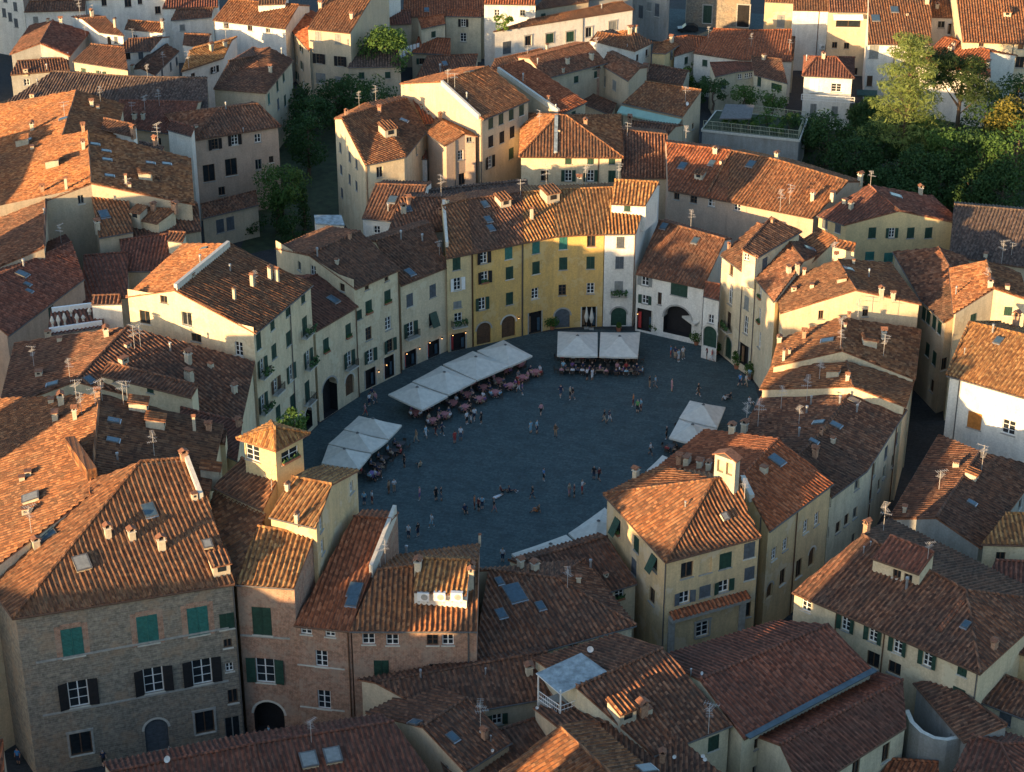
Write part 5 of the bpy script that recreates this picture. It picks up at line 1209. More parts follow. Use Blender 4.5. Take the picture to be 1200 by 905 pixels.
wins('BEx', [(1051, 673, 'D', .8, .9), (1064, 678, 'D', .8, .9)])
wins('BF1', [(1178, 842, 'Sb', 1.1, 1.3)])
wins('BG2', [(1038, 882, 'Dk', 1.0, 1.9), (1003, 899, 'Dk', 1.0, 1.7)])
wins('BI1', [(836, 871, 'Sg', 1.1, 1.5)])
wins('L', [(1022, 273, 'Sg', 1.0, 1.5), (1045, 273, 'Og', .8, 1.4), (1067, 273, 'Sg', 1.0, 1.5), (1088, 273, 'Sg', 1.0, 1.5), (982, 267, 'Sb', .9, 1.3), (967, 259, 'Sb', .9, 1.3), (1019, 300, 'St', 1.2, 1.2), (1041, 302, 'St', 1.2, 1.4)])
wins('M1', [(813, 231, 'W', 1.0, 1.1), (834, 235, 'W', 1.0, 1.1), (793, 230, 'D', .8, 1.0)])
wins('M2', [(864, 242, 'W', 1.0, 1.0)])
wins('M2b', [(887, 249, 'Sw', .9, 1.2)])
wins('U', [(666, 188, 'Sg', .9, .9), (692, 188, 'Sg', .9, .9), (717, 188, 'Sg', .9, .9), (638, 206, 'D', 1.0, 1.6), (666, 206, 'Og', 1.0, 1.7), (692, 206, 'Og', 1.0, 1.7), (717, 207, 'Sg', 1.0, 1.8)])
wins('V1', [(575, 144, 'Sg'), (587, 139, 'Sg'), (599, 133, 'Sg'), (611, 128, 'Sg'), (575, 166, 'Sk'), (588, 161, 'Sk'), (600, 155, 'Sk'), (574, 190, 'Ok', 1.0, 1.8), (599, 180, 'Sg')])
wins('V2', [(672, 136, 'Sg', 1.0, 1.4)])
wins('V3', [(385, 162, 'Sb', .8, 1.4), (399, 173, 'Sb', .8, 1.4), (410, 184, 'Sb', .8, 1.4), (418, 192, 'Sb', .8, 1.4), (386, 187, 'Sb', .8, 1.4), (400, 199, 'Sb', .8, 1.4), (410, 210, 'Sb', .8, 1.4), (418, 218, 'Sb', .8, 1.4), (386, 212, 'Sb', .8, 1.4), (401, 226, 'Sb', .8, 1.4), (445, 202, 'D', 1.0, 1.6), (488, 176, 'D', .6, 1.5)])
wins('V3x', [(488, 192, 'D', 1.0, 1.2)])
wins('V4', [(540, 182, 'W', .9, 1.5), (542, 210, 'Dg', 1.1, 1.8), (550, 164, 'D', .8, .8)])
wins('AG', [(252, 169, 'Ok', 1.0, 1.6), (275, 163, 'Ok', 1.0, 1.6), (302, 162, 'Wp', 1.0, 1.3), (245, 203, 'Db', 1.8, 2.6), (271, 196, 'Db', 1.8, 2.6), (303, 193, 'D', 1.0, 1.6), (318, 187, 'D', .7, 1.0), (260, 224, 'D', 1.0, 1.3)])
wins('AGw', [(258, 265, 'Sb', 1.2, 2.0), (270, 262, 'Sb', 1.2, 2.0)])
wins('AH', [(315, 116, 'St', 1.0, 1.7), (325, 101, 'Sg', 1.0, 1.7), (332, 86, 'Sg', 1.0, 1.7), (326, 122, 'Sb', 1.0, 1.8), (334, 118, 'Sg', 1.0, 1.8)])
wins('AE', [(60, 367, 'Sg', 1.0, 1.6)])
wins('AC2', [(95, 234, 'D', .8, 1.2)])
wins('Z1', [(373, 43, 'Sy', 1.1, 1.7), (396, 46, 'Sy', 1.1, 1.7), (374, 69, 'Ok', 1.1, 1.7), (399, 72, 'Ok', 1.1, 1.7), (376, 92, 'Sy', 1.7, 1.8), (398, 96, 'Sy', 1.7, 1.8)])
wins('Z2', [(265, 29, 'D', 1.0, 1.0), (293, 33, 'D', .9, .9), (314, 36, 'D', .8, .8)])
wins('Z2x', [(314, 16, 'Ok', .8, 1.0)])
wins('Z3', [(444, 22, 'Sg', .8, 1.7), (451, 15, 'Sg', .8, 1.7), (428, 33, 'Sb', .9, 1.6)])
wins('Z6b', [(543, 27, 'Ok', .9, 1.4), (543, 44, 'Wp', 1.1, 1.6)])
wins('Z9', [(150, 4, 'D', 1.2, 1.4), (164, 2, 'D', .8, 1.0), (122, 3, 'D', .9, 1.2), (185, 12, 'D', 1.0, 1.4)])
wins('Z10', [(5, 15, 'Sb', .8, 1.6), (12, 20, 'Sb', .8, 1.6), (18, 8, 'Sb', .8, 1.6), (19, 27, 'Sb', .8, 1.6), (6, -2, 'Sb', .8, 1.5)])
wins('AI3', [(150, 66, 'D', .8, 1.2), (165, 64, 'Sb', .8, 1.2)])
wins('AI1', [(128, 48, 'D', .7, 1.5), (136, 47, 'Sb', .7, 1.2)])
wins('AI4', [(190, 86, 'Sb', .8, 1.4), (200, 78, 'Sb', .8, 1.4), (207, 72, 'Sb', .8, 1.4)])
wins('X', [(594, 56, 'Sb', 1.6, 2.2), (619, 48, 'DT', 1.3, 1.8), (644, 45, 'SgT', 1.5, 1.7), (668, 43, 'SgT', 1.5, 1.8), (690, 38, 'DT', 1.3, 1.8), (718, 30, 'SyT', 1.5, 1.5)])
wins('CA', [(747, 68, 'D', .8, 1.2), (758, 62, 'D', .8, 1.2)])
wins('CB', [(788, 64, 'Ob', 1.0, 1.4)])
wins('CC2', [(682, 94, 'W', .9, 1.0), (690, 93, 'W', .9, 1.0), (679, 106, 'Wp', 1.2, 1.4), (690, 104, 'Wp', 1.2, 1.4)])
wins('CD', [(720, 100, 'Sy', 1.2, 1.6), (708, 95, 'Sb', .9, 1.8)])
wins('CG2', [(804, 71, 'Sg', .8, 1.2), (822, 70, 'Wp', .9, 1.2), (823, 87, 'Sb', .9, 1.3)])
wins('CG3', [(848, 99, 'Sb', 1.0, 1.4), (867, 90, 'W', .7, .9), (875, 89, 'W', .7, .9), (880, 88, 'W', .7, .9)])
wins('CG4', [(910, 102, 'Sg', 2.0, 1.0), (890, 92, 'Sg', .7, 1.6), (921, 76, 'Sb', 1.0, 1.3)])
wins('CH', [(829, 17, 'SgT', 1.6, 3.4), (872, 19, 'SkT', 2.2, 4.2)])
wins('CI', [(742, 10, 'Sy', .9, 1.6), (751, 14, 'Sb', .9, 2.4), (761, 8, 'Sy', .9, 1.6), (770, 12, 'Sb', .9, 2.4)])
wins('Y0', [(915, 25, 'Sy', 1.4, 2.4)])
wins('Y2', [(994, 28, 'Dk', 4.2, 1.2), (978, 53, 'D', .9, 1.1), (992, 54, 'D', .9, 1.1), (1002, 84, 'D', .8, 1.3)])
wins('Y3', [(1024, 61, 'Sy', 1.5, 2.2), (1040, 58, 'Sp', 1.3, 1.2), (1019, 95, 'Sw', .9, 1.8), (1056, 74, 'Sp', 1.1, 1.4)])
wins('Y4', [(1103, 29, 'D', 1.2, 1.2), (1116, 34, 'Kk', 1.4, 1.8)])
wins('Y5', [(1169, 72, 'Ok', 1.0, 1.8), (1195, 73, 'Dk', 1.4, 1.9), (1164, 106, 'W', 1.3, 2.0), (1195, 108, 'W', 1.3, 2.0), (1196, 55, 'Sw', .9, .8), (1150, 52, 'D', .8, .6)])
wins('Y6', [(1146, 98, 'Ob', 1.0, 1.7), (1125, 112, 'D', .8, 1.3)])
wins('Y7', [(954, 101, 'Sp', 1.4, 2.3), (980, 103, 'W', 1.6, 1.4), (953, 128, 'Sy', 1.0, 1.8), (978, 131, 'Sy', 1.0, 1.8)])
wins('CE', [(812, 148, 'D', .8, 1.0)])
wins('lc5', [(215, 518, 'Sg', .6, .7), (240, 521, 'Sg', .6, .7)]); wins('lc1', [(130, 160, 'Kk', 1.2, 1.6)]); wins('Rx', [(135, 446, 'D', .6, .5), (147, 448, 'D', .6, .5), (176, 454, 'Sg', .8, .6)])
for q in [(283, 760, 'P1'), (343, 430, 'A'), (371, 420, 'A'), (418, 400, 'B'), (468, 380, 'C'), (554, 360, 'F1'), (612.5, 340, 'F2'), (744, 330, 'F4'), (865, 370, 'H'), (883, 380, 'H'), (781, 700, 'W1'), (887, 690, 'W2'), (930, 650, 'W2'), (410, 790, 'P3'), (549, 770, 'P3b'), (978, 750, 'BE'), (1034, 770, 'BE'), (1145, 820, 'BE'), (1020, 570, 'S1'), (1048, 520, 'S1'), (701, 205, 'U'), (567, 170, 'V1'), (430, 210, 'V3'), (533, 190, 'V4'), (1121, 480, 'BB2'), (683, 22, 'X'), (1183, 90, 'Y5'), (1047, 75, 'Y3'), (958, 40, 'Y1'), (250, 35, 'Z2'), (822, 370, 'G')]:
    downpipe(*q)
def proj(X):
    v = X-Vector((0, 0, H)); f = v.y*CP-v.z*SP
    return 600+v.x/f*F, 452.5-(v.y*SP+v.z*CP)/f*F
rw = random.Random(21)
for k in list(BLD):      # back houses whose walls show: a few small windows each
    b = BLD[k]
    if b['holes'] or b['of'] or k in ('Y1', 'W2', 'S2a', 'S2b', 'TC', 'TCb', 'shed1', 'P2a', 'P2d', 'CF', 'lc3', 'AJ4'): continue
    W = b['W']; n_ = len(W)
    for i in range(n_):
        p0, p1 = W[i], W[(i+1) % n_]; e = (p1-p0); e.z = 0; ln = e.length
        if ln < 2.6: continue
        e.normalize(); nr = Vector((e.y, -e.x, 0)); tz = min(b['top'][i], b['top'][(i+1) % n_])
        if nr.y > -.15: continue
        kind = rw.choice(['Sg', 'W', 'Ok', 'Sy', 'D', 'Og']); nx = max(1, int(ln/3.2))
        for row in range(3):
            z = tz-1.5-row*3.0
            if z < 1.2: break
            for q in range(nx):
                if rw.random() < .3: continue
                X = Vector((p0.x, p0.y, 0))+e*ln*(q+.5)/nx; X.z = z; px, py = proj(X)
                if not (-10 < px < 1210 and -5 < py < 910): continue
                r = ray_wall(px, py); r2 = ray_roof(px, py)
                if not r or r[1] != k or r[2] != i or (r2 and r2[0] < r[0]): continue
                win(px, py, kind if rw.random() < .7 else rw.choice(['Sg', 'W', 'D']), .9, 1.35 if row else 1.1, key=k)
# the moulded cornice lean-to on the front of the big ochre house
def ledge(key, a, b, z, dep=1.0, roof='red'):
    ra, rb = ray_wall(*a, [key]), ray_wall(*b, [key])
    if not ra or not rb: return
    A, Bq, n_ = ra[4], rb[4], ra[6]; A.z = Bq.z = (A.z+Bq.z)/2
    mb = MB(); up = Vector((0, 0, .4))
    tile_face(mb, [A+n_*dep, Bq+n_*dep, Bq+n_*.03+up, A+n_*.03+up], ROOF[roof])
    mb.box(A+n_*.02-Vector((0, 0, .5)), Bq-A, n_*(dep-.25), Vector((0, 0, .45)), M['trim'])
    for p in (A, Bq-(Bq-A).normalized()*.7): mb.box(p+n_*.01-Vector((0, 0, p.z-.05)), (Bq-A).normalized()*.7, n_*.18, Vector((0, 0, p.z-.6)), M['trim'])
    mb.build('cornice', BLD[key]['root'])
ledge('W1', (783, 721), (874, 696), 0)
def band(key, a, b, th=.16, mat='trim'):
    ra, rb = ray_wall(*a, [key]), ray_wall(*b, [key])
    if not ra or not rb or ra[2] != rb[2]: return
    A, Bq, n_ = ra[4], rb[4], ra[6]; Bq.z = A.z = (A.z+Bq.z)/2
    mb = MB(); mb.box(A+n_*.004, Bq-A, n_*.1, Vector((0, 0, th)), M[mat]); mb.build('string_course', BLD[key]['root'])
band('P1', (42, 776), (268, 738)); band('P1', (50, 838), (268, 800)); band('P2', (282, 745), (340, 749)); band('P3', (349, 780), (404, 784), .1, 'paletrim'); band('P3', (352, 828), (404, 834), .1, 'paletrim'); band('Y7', (941, 118), (1000, 121), .3, 'metal')
build_walls()

# ================================================================ chimneys, antennas, skylights, dormers
ITEMS = [(127,630,'c'),(155,632,'c'),(190,645,'c'),(43,642,'c'),(30,603,'b'),(96,662,'x'),(175,599,'k',1.3),(37,586,'x'),(55,628,'k',1.4),(37,625,'a'),(33,557,'b'),(26,563,'b'),(65,492,'w'),(88,491,'c'),(60,472,'b'),(90,470,'a'),(96,486,'a'),(72,475,'c'),(46,440,'b',1.3),(40,430,'a'),
 (115,470,'d'),(133,494,'k'),(132,517,'k'),(181,535,'a'),(138,540,'p'),(112,476,'a'),(120,470,'a'),(145,474,'a'),(150,470,'a'),(105,446,'k'),(62,451,'k'),(82,444,'a'),(216,540,'d'),(165,480,'r'),(185,500,'r'),(228,505,'t',.8),(245,505,'d'),(145,425,'b',1.4),(222,446,'w',1.2),(221,426,'c',1.2),(247,430,'b'),(158,410,'a'),(165,408,'a'),(150,407,'b'),(200,412,'p'),(275,460,'c'),(125,395,'c',1.1),(52,393,'b'),
 (258,668,'r',1.0),(243,640,'x',.6),(320,575,'a'),(348,612,'c',.7),(253,560,'r'),(337,575,'c',.7),(280,500,'d',.8),(228,585,'b'),
 (372,300,'p'),(317,327,'t'),(325,330,'t'),(275,351,'t',.9),(296,336,'t'),(226,325,'b',.8),(390,352,'k',1.2),(270,318,'p'),(235,308,'p'),(300,336,'a'),(240,292,'k',.7),
 (416,692,'k',1.4),(413,705,'k',1.2),(445,665,'a'),(449,660,'a'),(490,668,'c',1.1),(552,690,'t',1.1),(553,675,'c'),(561,633,'t',.6),(480,640,'p'),
 (603,696,'k',1.9),(587,720,'k'),(585,682,'k',.8),(633,711,'k',.9),(610,665,'c'),(627,668,'c'),(678,683,'c',.8),(692,665,'p'),(710,676,'b',.7),(665,690,'a'),
 (745,560,'c',1.1),(803,595,'p',.7),(805,545,'w'),(820,548,'c'),(830,552,'c',.9),(895,553,'b'),(910,540,'k',1.3),(848,607,'x',.5),(858,506,'c'),(872,507,'c'),(867,500,'a'),(888,500,'a'),(875,585,'a'),(796,545,'d'),
 (936,497,'a'),(915,480,'a'),(945,470,'a'),(960,496,'k'),(979,499,'k'),(984,473,'p'),(1004,483,'p',.9),(976,520,'c',.8),(936,513,'p'),(955,535,'d',1.1),(953,518,'k',.8),(1000,470,'k'),(945,485,'p'),(950,475,'p'),(962,510,'d',.6),
 (913,402,'c',.8),(942,397,'d'),(918,423,'t',.7),(970,400,'k',1.2),(985,395,'a'),(990,385,'c',.6),(1035,398,'c'),(1020,405,'r',.9),(1035,418,'a'),(985,415,'a'),(925,415,'c',.6),(975,440,'r',.8),(960,445,'a'),(993,447,'c',.7),(1005,375,'a'),(995,372,'d',.6),
 (930,341,'b',.9),(951,337,'b',.9),(1031,347,'c',.8),(1046,350,'c',.8),(993,316,'k'),(1018,325,'p'),(985,330,'r',.6),(1000,310,'c',.5),(924,320,'w',.8),(934,317,'w',.8),(942,322,'c',.7),(975,302,'c'),(948,292,'k',1.1),(977,300,'a'),(905,262,'d',.6),
 (623,257,'t',1.0),(645,234,'r',1.2),(590,240,'r'),(568,240,'k'),(572,258,'k'),(575,268,'k'),(640,222,'a'),(686,219,'a'),(678,216,'c'),(725,212,'a'),(610,229,'a'),(815,283,'k'),(778,266,'k'),(813,260,'a'),(853,288,'d',.6),
 (473,250,'c'),(478,245,'k'),(524,240,'c',.8),(516,252,'d',.7),(470,280,'p'),(495,283,'p'),(517,231,'a'),(479,240,'d'),(460,235,'k',1.3),(515,300,'a'),(395,310,'c',.7),(455,248,'p'),(480,320,'k',1.1),(410,280,'d',.7),
 (445,132,'d',1.1),(406,136,'d',.7),(473,142,'k'),(455,158,'r',1.2),(495,127,'b'),(502,133,'b'),(421,127,'a'),(441,117,'a'),(516,140,'d',.8),(516,85,'p',1.3),(547,116,'p'),(533,105,'a'),(525,100,'a'),(550,85,'k'),(613,95,'p'),(643,120,'d',.7),(660,85,'c',.6),(630,75,'p'),(618,70,'a'),
 (650,130,'p'),(686,147,'d'),(632,148,'a'),(655,155,'b',.6),(738,143,'d'),(735,160,'a'),(738,147,'d'),(804,165,'a'),(800,195,'k',1.2),(834,192,'k'),(845,192,'b',.7),(820,208,'r',.8),(880,193,'k',1.2),(910,187,'c'),(838,180,'c'),(952,235,'c',1.1),(997,245,'c'),(977,232,'w'),(1018,210,'c'),(1020,213,'a'),(1049,230,'k',1.3),(1082,220,'c'),(990,238,'b'),(925,240,'a'),(915,250,'a'),
 (1160,337,'c'),(1155,345,'a'),(1180,340,'b'),(1170,400,'k'),(1163,390,'p'),(1190,382,'d',1.2),(1120,345,'p'),(1172,310,'a'),(1185,300,'a'),(1155,301,'b'),(1130,415,'p',.7),
 (1166,515,'d',1.1),(1150,552,'a'),(1100,575,'a'),(1120,548,'w',.8),(1140,560,'r',.7),(1138,590,'k',.8),(1060,600,'c',.8),(1062,690,'p',1.3),(1015,625,'d'),(1132,733,'k',.8),(1087,655,'a'),(1035,622,'a'),(1020,640,'p',.5),(1165,760,'d'),(1012,648,'p',.6),
 (730,840,'r',1.1),(753,838,'d',1.4),(760,835,'b'),(692,766,'o'),(822,792,'o',.6),(808,792,'p',.6),(776,893,'d'),(790,890,'o',.6),(826,893,'o',.6),(757,902,'k',1.3),(830,860,'a'),(832,880,'o',.6),(563,855,'a'),(568,865,'d',.9),(564,860,'o',.6),(530,865,'k',.9),(487,848,'k',.9),(525,893,'k',.9),(362,893,'x',1.0),(390,888,'x',1.0),(365,870,'a'),(493,795,'p',.8),(569,790,'p',.7),(196,895,'o'),(620,790,'c'),(628,835,'o',.5),(577,882,'o',.5),(575,868,'p',.6),
 (25,170,'r'),(38,153,'c'),(38,175,'b'),(33,165,'k'),(60,195,'r'),(78,222,'t'),(98,175,'c'),(98,155,'d'),(50,225,'d',.9),(75,140,'k'),(76,138,'a'),(108,125,'c'),(118,120,'a'),(115,128,'b'),(158,140,'c'),(168,140,'c'),(155,135,'a'),(170,130,'a'),(187,125,'a'),(160,160,'d'),(182,170,'d'),(186,165,'a'),(111,170,'k'),(124,178,'k'),(125,188,'k'),(128,207,'k'),(176,192,'k'),(195,193,'k'),(148,217,'t',.8),(152,220,'b'),(172,210,'r'),(150,228,'a'),(180,247,'d',1.1),(205,246,'d',1.1),(122,252,'k',1.4),(162,255,'r'),(113,270,'c'),(70,250,'p'),(72,285,'a'),(28,313,'p',1.2),(26,322,'k',1.2),(32,334,'k',.7),(34,342,'k',.7),(70,400,'b'),(230,150,'b'),(265,128,'p'),(286,160,'p',.6),
 (30,85,'b'),(55,82,'p'),(44,100,'p'),(38,115,'b'),(80,68,'p'),(155,80,'b'),(172,88,'a'),(108,20,'c'),(110,15,'a'),(94,20,'a'),(72,22,'c'),(56,25,'b'),(104,45,'a'),(138,28,'t'),(155,45,'a'),(190,35,'a'),(200,40,'c'),(248,60,'c'),(264,55,'c'),(265,48,'a'),(222,85,'a'),(317,85,'c'),(333,60,'p'),(375,8,'c'),(412,22,'c'),(500,12,'k'),(521,75,'k'),(200,80,'a'),
 (705,10,'p'),(640,55,'c',.7),(655,55,'a'),(745,38,'c'),(738,40,'c'),(787,50,'c'),(665,75,'c'),(693,70,'c'),(757,85,'d',1.3),(700,60,'a'),(735,55,'p',.5),(805,125,'o'),(803,120,'a'),(880,55,'a'),(830,45,'a'),(895,70,'c'),(1048,12,'k',1.5),(1026,22,'k',1.6),(1098,10,'c'),(1086,5,'c'),(1063,18,'b',.7),(1180,18,'r',.8),(1117,58,'c'),(1113,62,'c'),(1136,73,'c'),(1158,80,'c'),(945,72,'p'),(925,60,'a'),(965,62,'c'),(1100,2,'a')]
for q in ITEMS: roof_item(*q[:3], sc=(q[3] if len(q) > 3 else 1.0))
for q in [(497, 701), (516, 701), (536, 701)]: wall_item(*q, AC, 'air_conditioner', 'P3x', .3, 1.1)
wall_item(963, 57, AC, 'air_conditioner', 'Y1', .3)
for q in [(450, 426, 'C'), (441, 434, 'C'), (474, 413, 'D'), (489, 407, 'D'), (501, 400, 'D'), (515, 395, 'D'), (529, 391, 'F1'), (544, 388, 'F1'), (749, 366, 'G'), (606, 371, 'F2')]: wall_item(q[0], q[1], LAMP, 'wall_lamp', q[2], .2)
# the bell gable with two arches and the white rendered ridge walls on the ochre houses
def bell_gable(key, px, py, rz):
    r = ray_roof(px, py)
    if not r: MISS.append((px, py, 'bell')); return
    X = r[2]; mb = MB(); c, s = math.cos(rz), math.sin(rz); ux, uy = Vector((c, s, 0)), Vector((-s, c, 0)); Z = Vector((0, 0, 1)); w_, h_, t = 2.3, 2.7, .8
    def B_(x0, x1, z0, z1, m=M['stucco']): mb.box(X+ux*x0-uy*t/2+Z*z0, ux*(x1-x0), uy*t, Z*(z1-z0), m)
    B_(-w_/2, w_/2, -1, .9); B_(-w_/2, -w_/2+.3, .9, 2.2); B_(w_/2-.3, w_/2, .9, 2.2); B_(-.14, .14, .9, 2.2); B_(-w_/2, w_/2, 2.2, 2.6)
    mb.box(X+ux*(-w_/2+.3)-uy*.05+Z*.9, ux*(w_-.6), uy*.1, Z*1.3, WALL['ochre'])
    for sg in (-1, 1): mb.box(X+ux*sg*(w_/2+.2)-uy*.6+Z*2.55, -ux*sg*(w_/2+.2)+Z*.6, uy*1.2, Z*.12, M['captile'])
    mb.build('bell_gable', BLD[r[1]]['roof'])
bell_gable('W1', 851, 563, R(-38))
ridge_wall('W2', (866, 565), (876, 592), .4, .5, 'paletrim'); ridge_wall('TC', (58, 390), (120, 381), .55, .3, 'whitepaint'); ridge_wall('TC', (61, 366), (118, 359), .55, .3, 'whitepaint'); ridge_wall('A', (206, 340), (268, 289), .7, .4, 'paletrim')
ridge_wall('F1', (520, 240), (524, 290), .7, .35, 'paletrim'); ridge_wall('V1', (518, 97), (562, 138), .35, .4, 'paletrim'); ridge_wall('V2', (584, 82), (655, 131), .35, .4, 'paletrim')
ridge_wall('P3', (440, 672), (470, 604), .9, .35, 'paletrim'); ridge_wall('M1', (856, 179), (830, 226), .25, .3, 'terra'); ridge_wall('U', (652, 137), (651, 180), .3, .5, 'bluemetal'); ridge_wall('S1', (1000, 458), (962, 508), .12, .4, 'terra')
ridge_wall('Q', (83, 525), (109, 563), 1.2, .9, 'terra'); ridge_wall('P1', (219, 540), (236, 585), .6, .4, 'paletrim'); ridge_wall('BE', (1100, 740), (1128, 705), .1, .5, 'red')
# blue sheet gutter valley between the two halls
def strip(key, a, b, z, w_, mat, name, lift=.12):
    ra, rb = ray_roof(*a, key), ray_roof(*b, key)
    if not ra or not rb: return
    A, Bq = ra[2], rb[2]; d_ = Bq-A; t = Vector((d_.y, -d_.x, 0)).normalized()*w_
    mb = MB(); mb.box(A+Vector((0, 0, lift)), d_, t, Vector((0, 0, .12)), M[mat]); mb.build(name, BLD[key]['roof'])
strip('BG1', (873, 864), (1022, 785), 0, .6, 'gutterblue', 'box_gutter'); strip('BI5', (488, 850), (530, 900), 0, 2.0, 'sunorange' if False else 'captile', 'new_tile_strip', .02)
# ================================================================ market umbrellas and café terraces
def cafe(P, c, n, rows, cols, cloth, glabel, shift=(0, 0), seats=4, spread=1.0):
    i0 = 0
    a, b, d_ = P[0], P[1], P[3]
    for r_ in range(rows):
        for q in range(cols):
            p = a+(b-a)*((q+.5)/cols)*1.0+(d_-a)*((r_+.5)/rows); p = c+(p-c)*spread+Vector((shift[0], shift[1], 0)); p.z = .008
            rz = math.atan2((b-a).y, (b-a).x)+random.uniform(-.15, .15)
            t = bpy.data.objects.new('cafe_table', TABLE[cloth]); COL.objects.link(t); t.location = p; t.rotation_euler = (0, 0, rz)
            cl = {'pinkcloth': 'rose cloth', None: 'dark top', 'violet': 'violet cloth', 'whitecloth': 'pale cloth'}[cloth]
            tag(t, f'small square café table with a {cl} {glabel}', 'table', 'café tables '+glabel)
            for s in range(4):
                ang = rz+s*math.pi/2; off = Vector((math.sin(ang), -math.cos(ang), 0))*.78
                ch = bpy.data.objects.new('cafe_chair', CHAIR); COL.objects.link(ch); ch.location = p+off; ch.rotation_euler = (0, 0, ang+math.pi)
                tag(ch, f'dark wicker café chair drawn up to a table {glabel}', 'chair', 'café chairs '+glabel)
                if s < seats and random.random() < .85:
                    col = random.choice(['white', 'pink', 'navy', 'black', 'pale blue', 'red', 'beige', 'grey', 'purple', 'denim'])
                    person(p+off*1.0, 'sit', col, random.choice(['denim', 'navy', 'black', 'beige']), f'diner seated on a café chair {glabel}', rz=ang+math.pi, group='diners '+glabel)
g1 = 'row of four umbrellas'; g2 = 'three umbrellas at the left'; g3 = 'pair of umbrellas before the yellow row'; g4 = 'pair of umbrellas at the right'
u = canopy('cream umbrella highest in the row of four, touching the yellow row', [(558, 411), (597, 430), (625, 417), (590, 398)], g1); cafe(*u, 3, 2, 2, 'pinkcloth', 'under the row of four umbrellas', (1.8, -1.3))
u = canopy('cream umbrella second from the top in the row of four', [(518, 427), (559, 446), (600, 428), (554, 411)], g1); cafe(*u, 3, 2, 3, 'pinkcloth', 'under the row of four umbrellas', (2.0, -1.4))
u = canopy('cream umbrella third from the top in the row of four', [(482, 447), (526, 463), (559, 446), (517, 428)], g1); cafe(*u, 3, 2, 3, 'pinkcloth', 'under the row of four umbrellas', (1.8, -1.4))
u = canopy('cream umbrella lowest in the row of four, with an empty edge', [(454, 462), (495, 481), (526, 464), (482, 448)], g1); cafe(*u, 3, 2, 2, 'pinkcloth', 'under the row of four umbrellas', (1.6, -1.0))
u = canopy('topmost cream umbrella of the three at the left', [(402, 503), (456, 515), (472, 498), (420, 487)], g2); cafe(*u, 3, 2, 2, None, 'under the three left umbrellas', (1.5, -1.0))
u = canopy('middle cream umbrella of the three at the left', [(384, 520), (436, 531), (456, 516), (402, 504)], g2); cafe(*u, 3, 2, 2, None, 'under the three left umbrellas', (1.5, -1.0))
u = canopy('nearest cream umbrella of the three, just above the small tower', [(376, 543), (421, 550), (436, 532), (384, 521)], g2); cafe(*u, 3, 1, 2, 'violet', 'beside the nearest left umbrella', (2.2, -.4), 2)
u = canopy('left umbrella of the pair standing before the yellow row', [(652, 417), (701, 418), (701, 389), (653, 388)], g3); cafe(*u, 3, 2, 4, None, 'under the pair before the yellow row', (0, -1.8))
u = canopy('right umbrella of the pair standing before the yellow row', [(701.5, 418), (748, 419), (751, 389), (703, 389)], g3); cafe(*u, 3, 2, 4, None, 'under the pair before the yellow row', (.3, -1.8))
u = canopy('far umbrella of the pair at the right of the piazza', [(795, 490), (841, 502), (851, 477), (808, 469)], g4); cafe(*u, 3, 1, 2, None, 'under the pair at the right', (-1.2, -.5), 2)
u = canopy('near umbrella of the pair at the right, partly behind the ochre house', [(783, 513), (826, 524), (841, 503), (795, 491)], g4); cafe(*u, 3, 1, 2, None, 'under the pair at the right', (-1.4, -.6), 2)
u = canopy('lone umbrella of which only a corner shows beside the ochre house', [(757, 551), (798, 566), (815, 548), (776, 533)], 'umbrellas along the near side')
u = canopy('long cream umbrella on the near side, by the low dark roof', [(598, 649), (628, 672), (690, 647), (664, 626)], 'umbrellas along the near side')
u = canopy('cream umbrella on the near side, against the ochre house', [(665, 625), (692, 647), (738, 620), (709, 594)], 'umbrellas along the near side')
# closed umbrellas by the yellow house
for q, lb in (((687, 378), 'furled white umbrella left of its twin by the yellow house door'), ((693, 379), 'furled white umbrella right of its twin by the yellow house door')):
    p = U(q[0], q[1]+7); t = thing('folded_umbrella', lb, 'umbrella', p); mb = MB(); mb.tube(p+Vector((0, 0, .9)), p+Vector((0, 0, 1.6)), .1, M['canvas'], 8, .3); mb.tube(p+Vector((0, 0, 1.6)), p+Vector((0, 0, 3.1)), .3, M['canvas'], 8, .04); mb.build('canopy', t)
    mb = MB(); mb.tube(p, p+Vector((0, 0, .95)), .04, M['wood'], 6); mb.cbox((p.x, p.y, .01), .6, .6, .1, M['trim']); mb.build('pole', t)

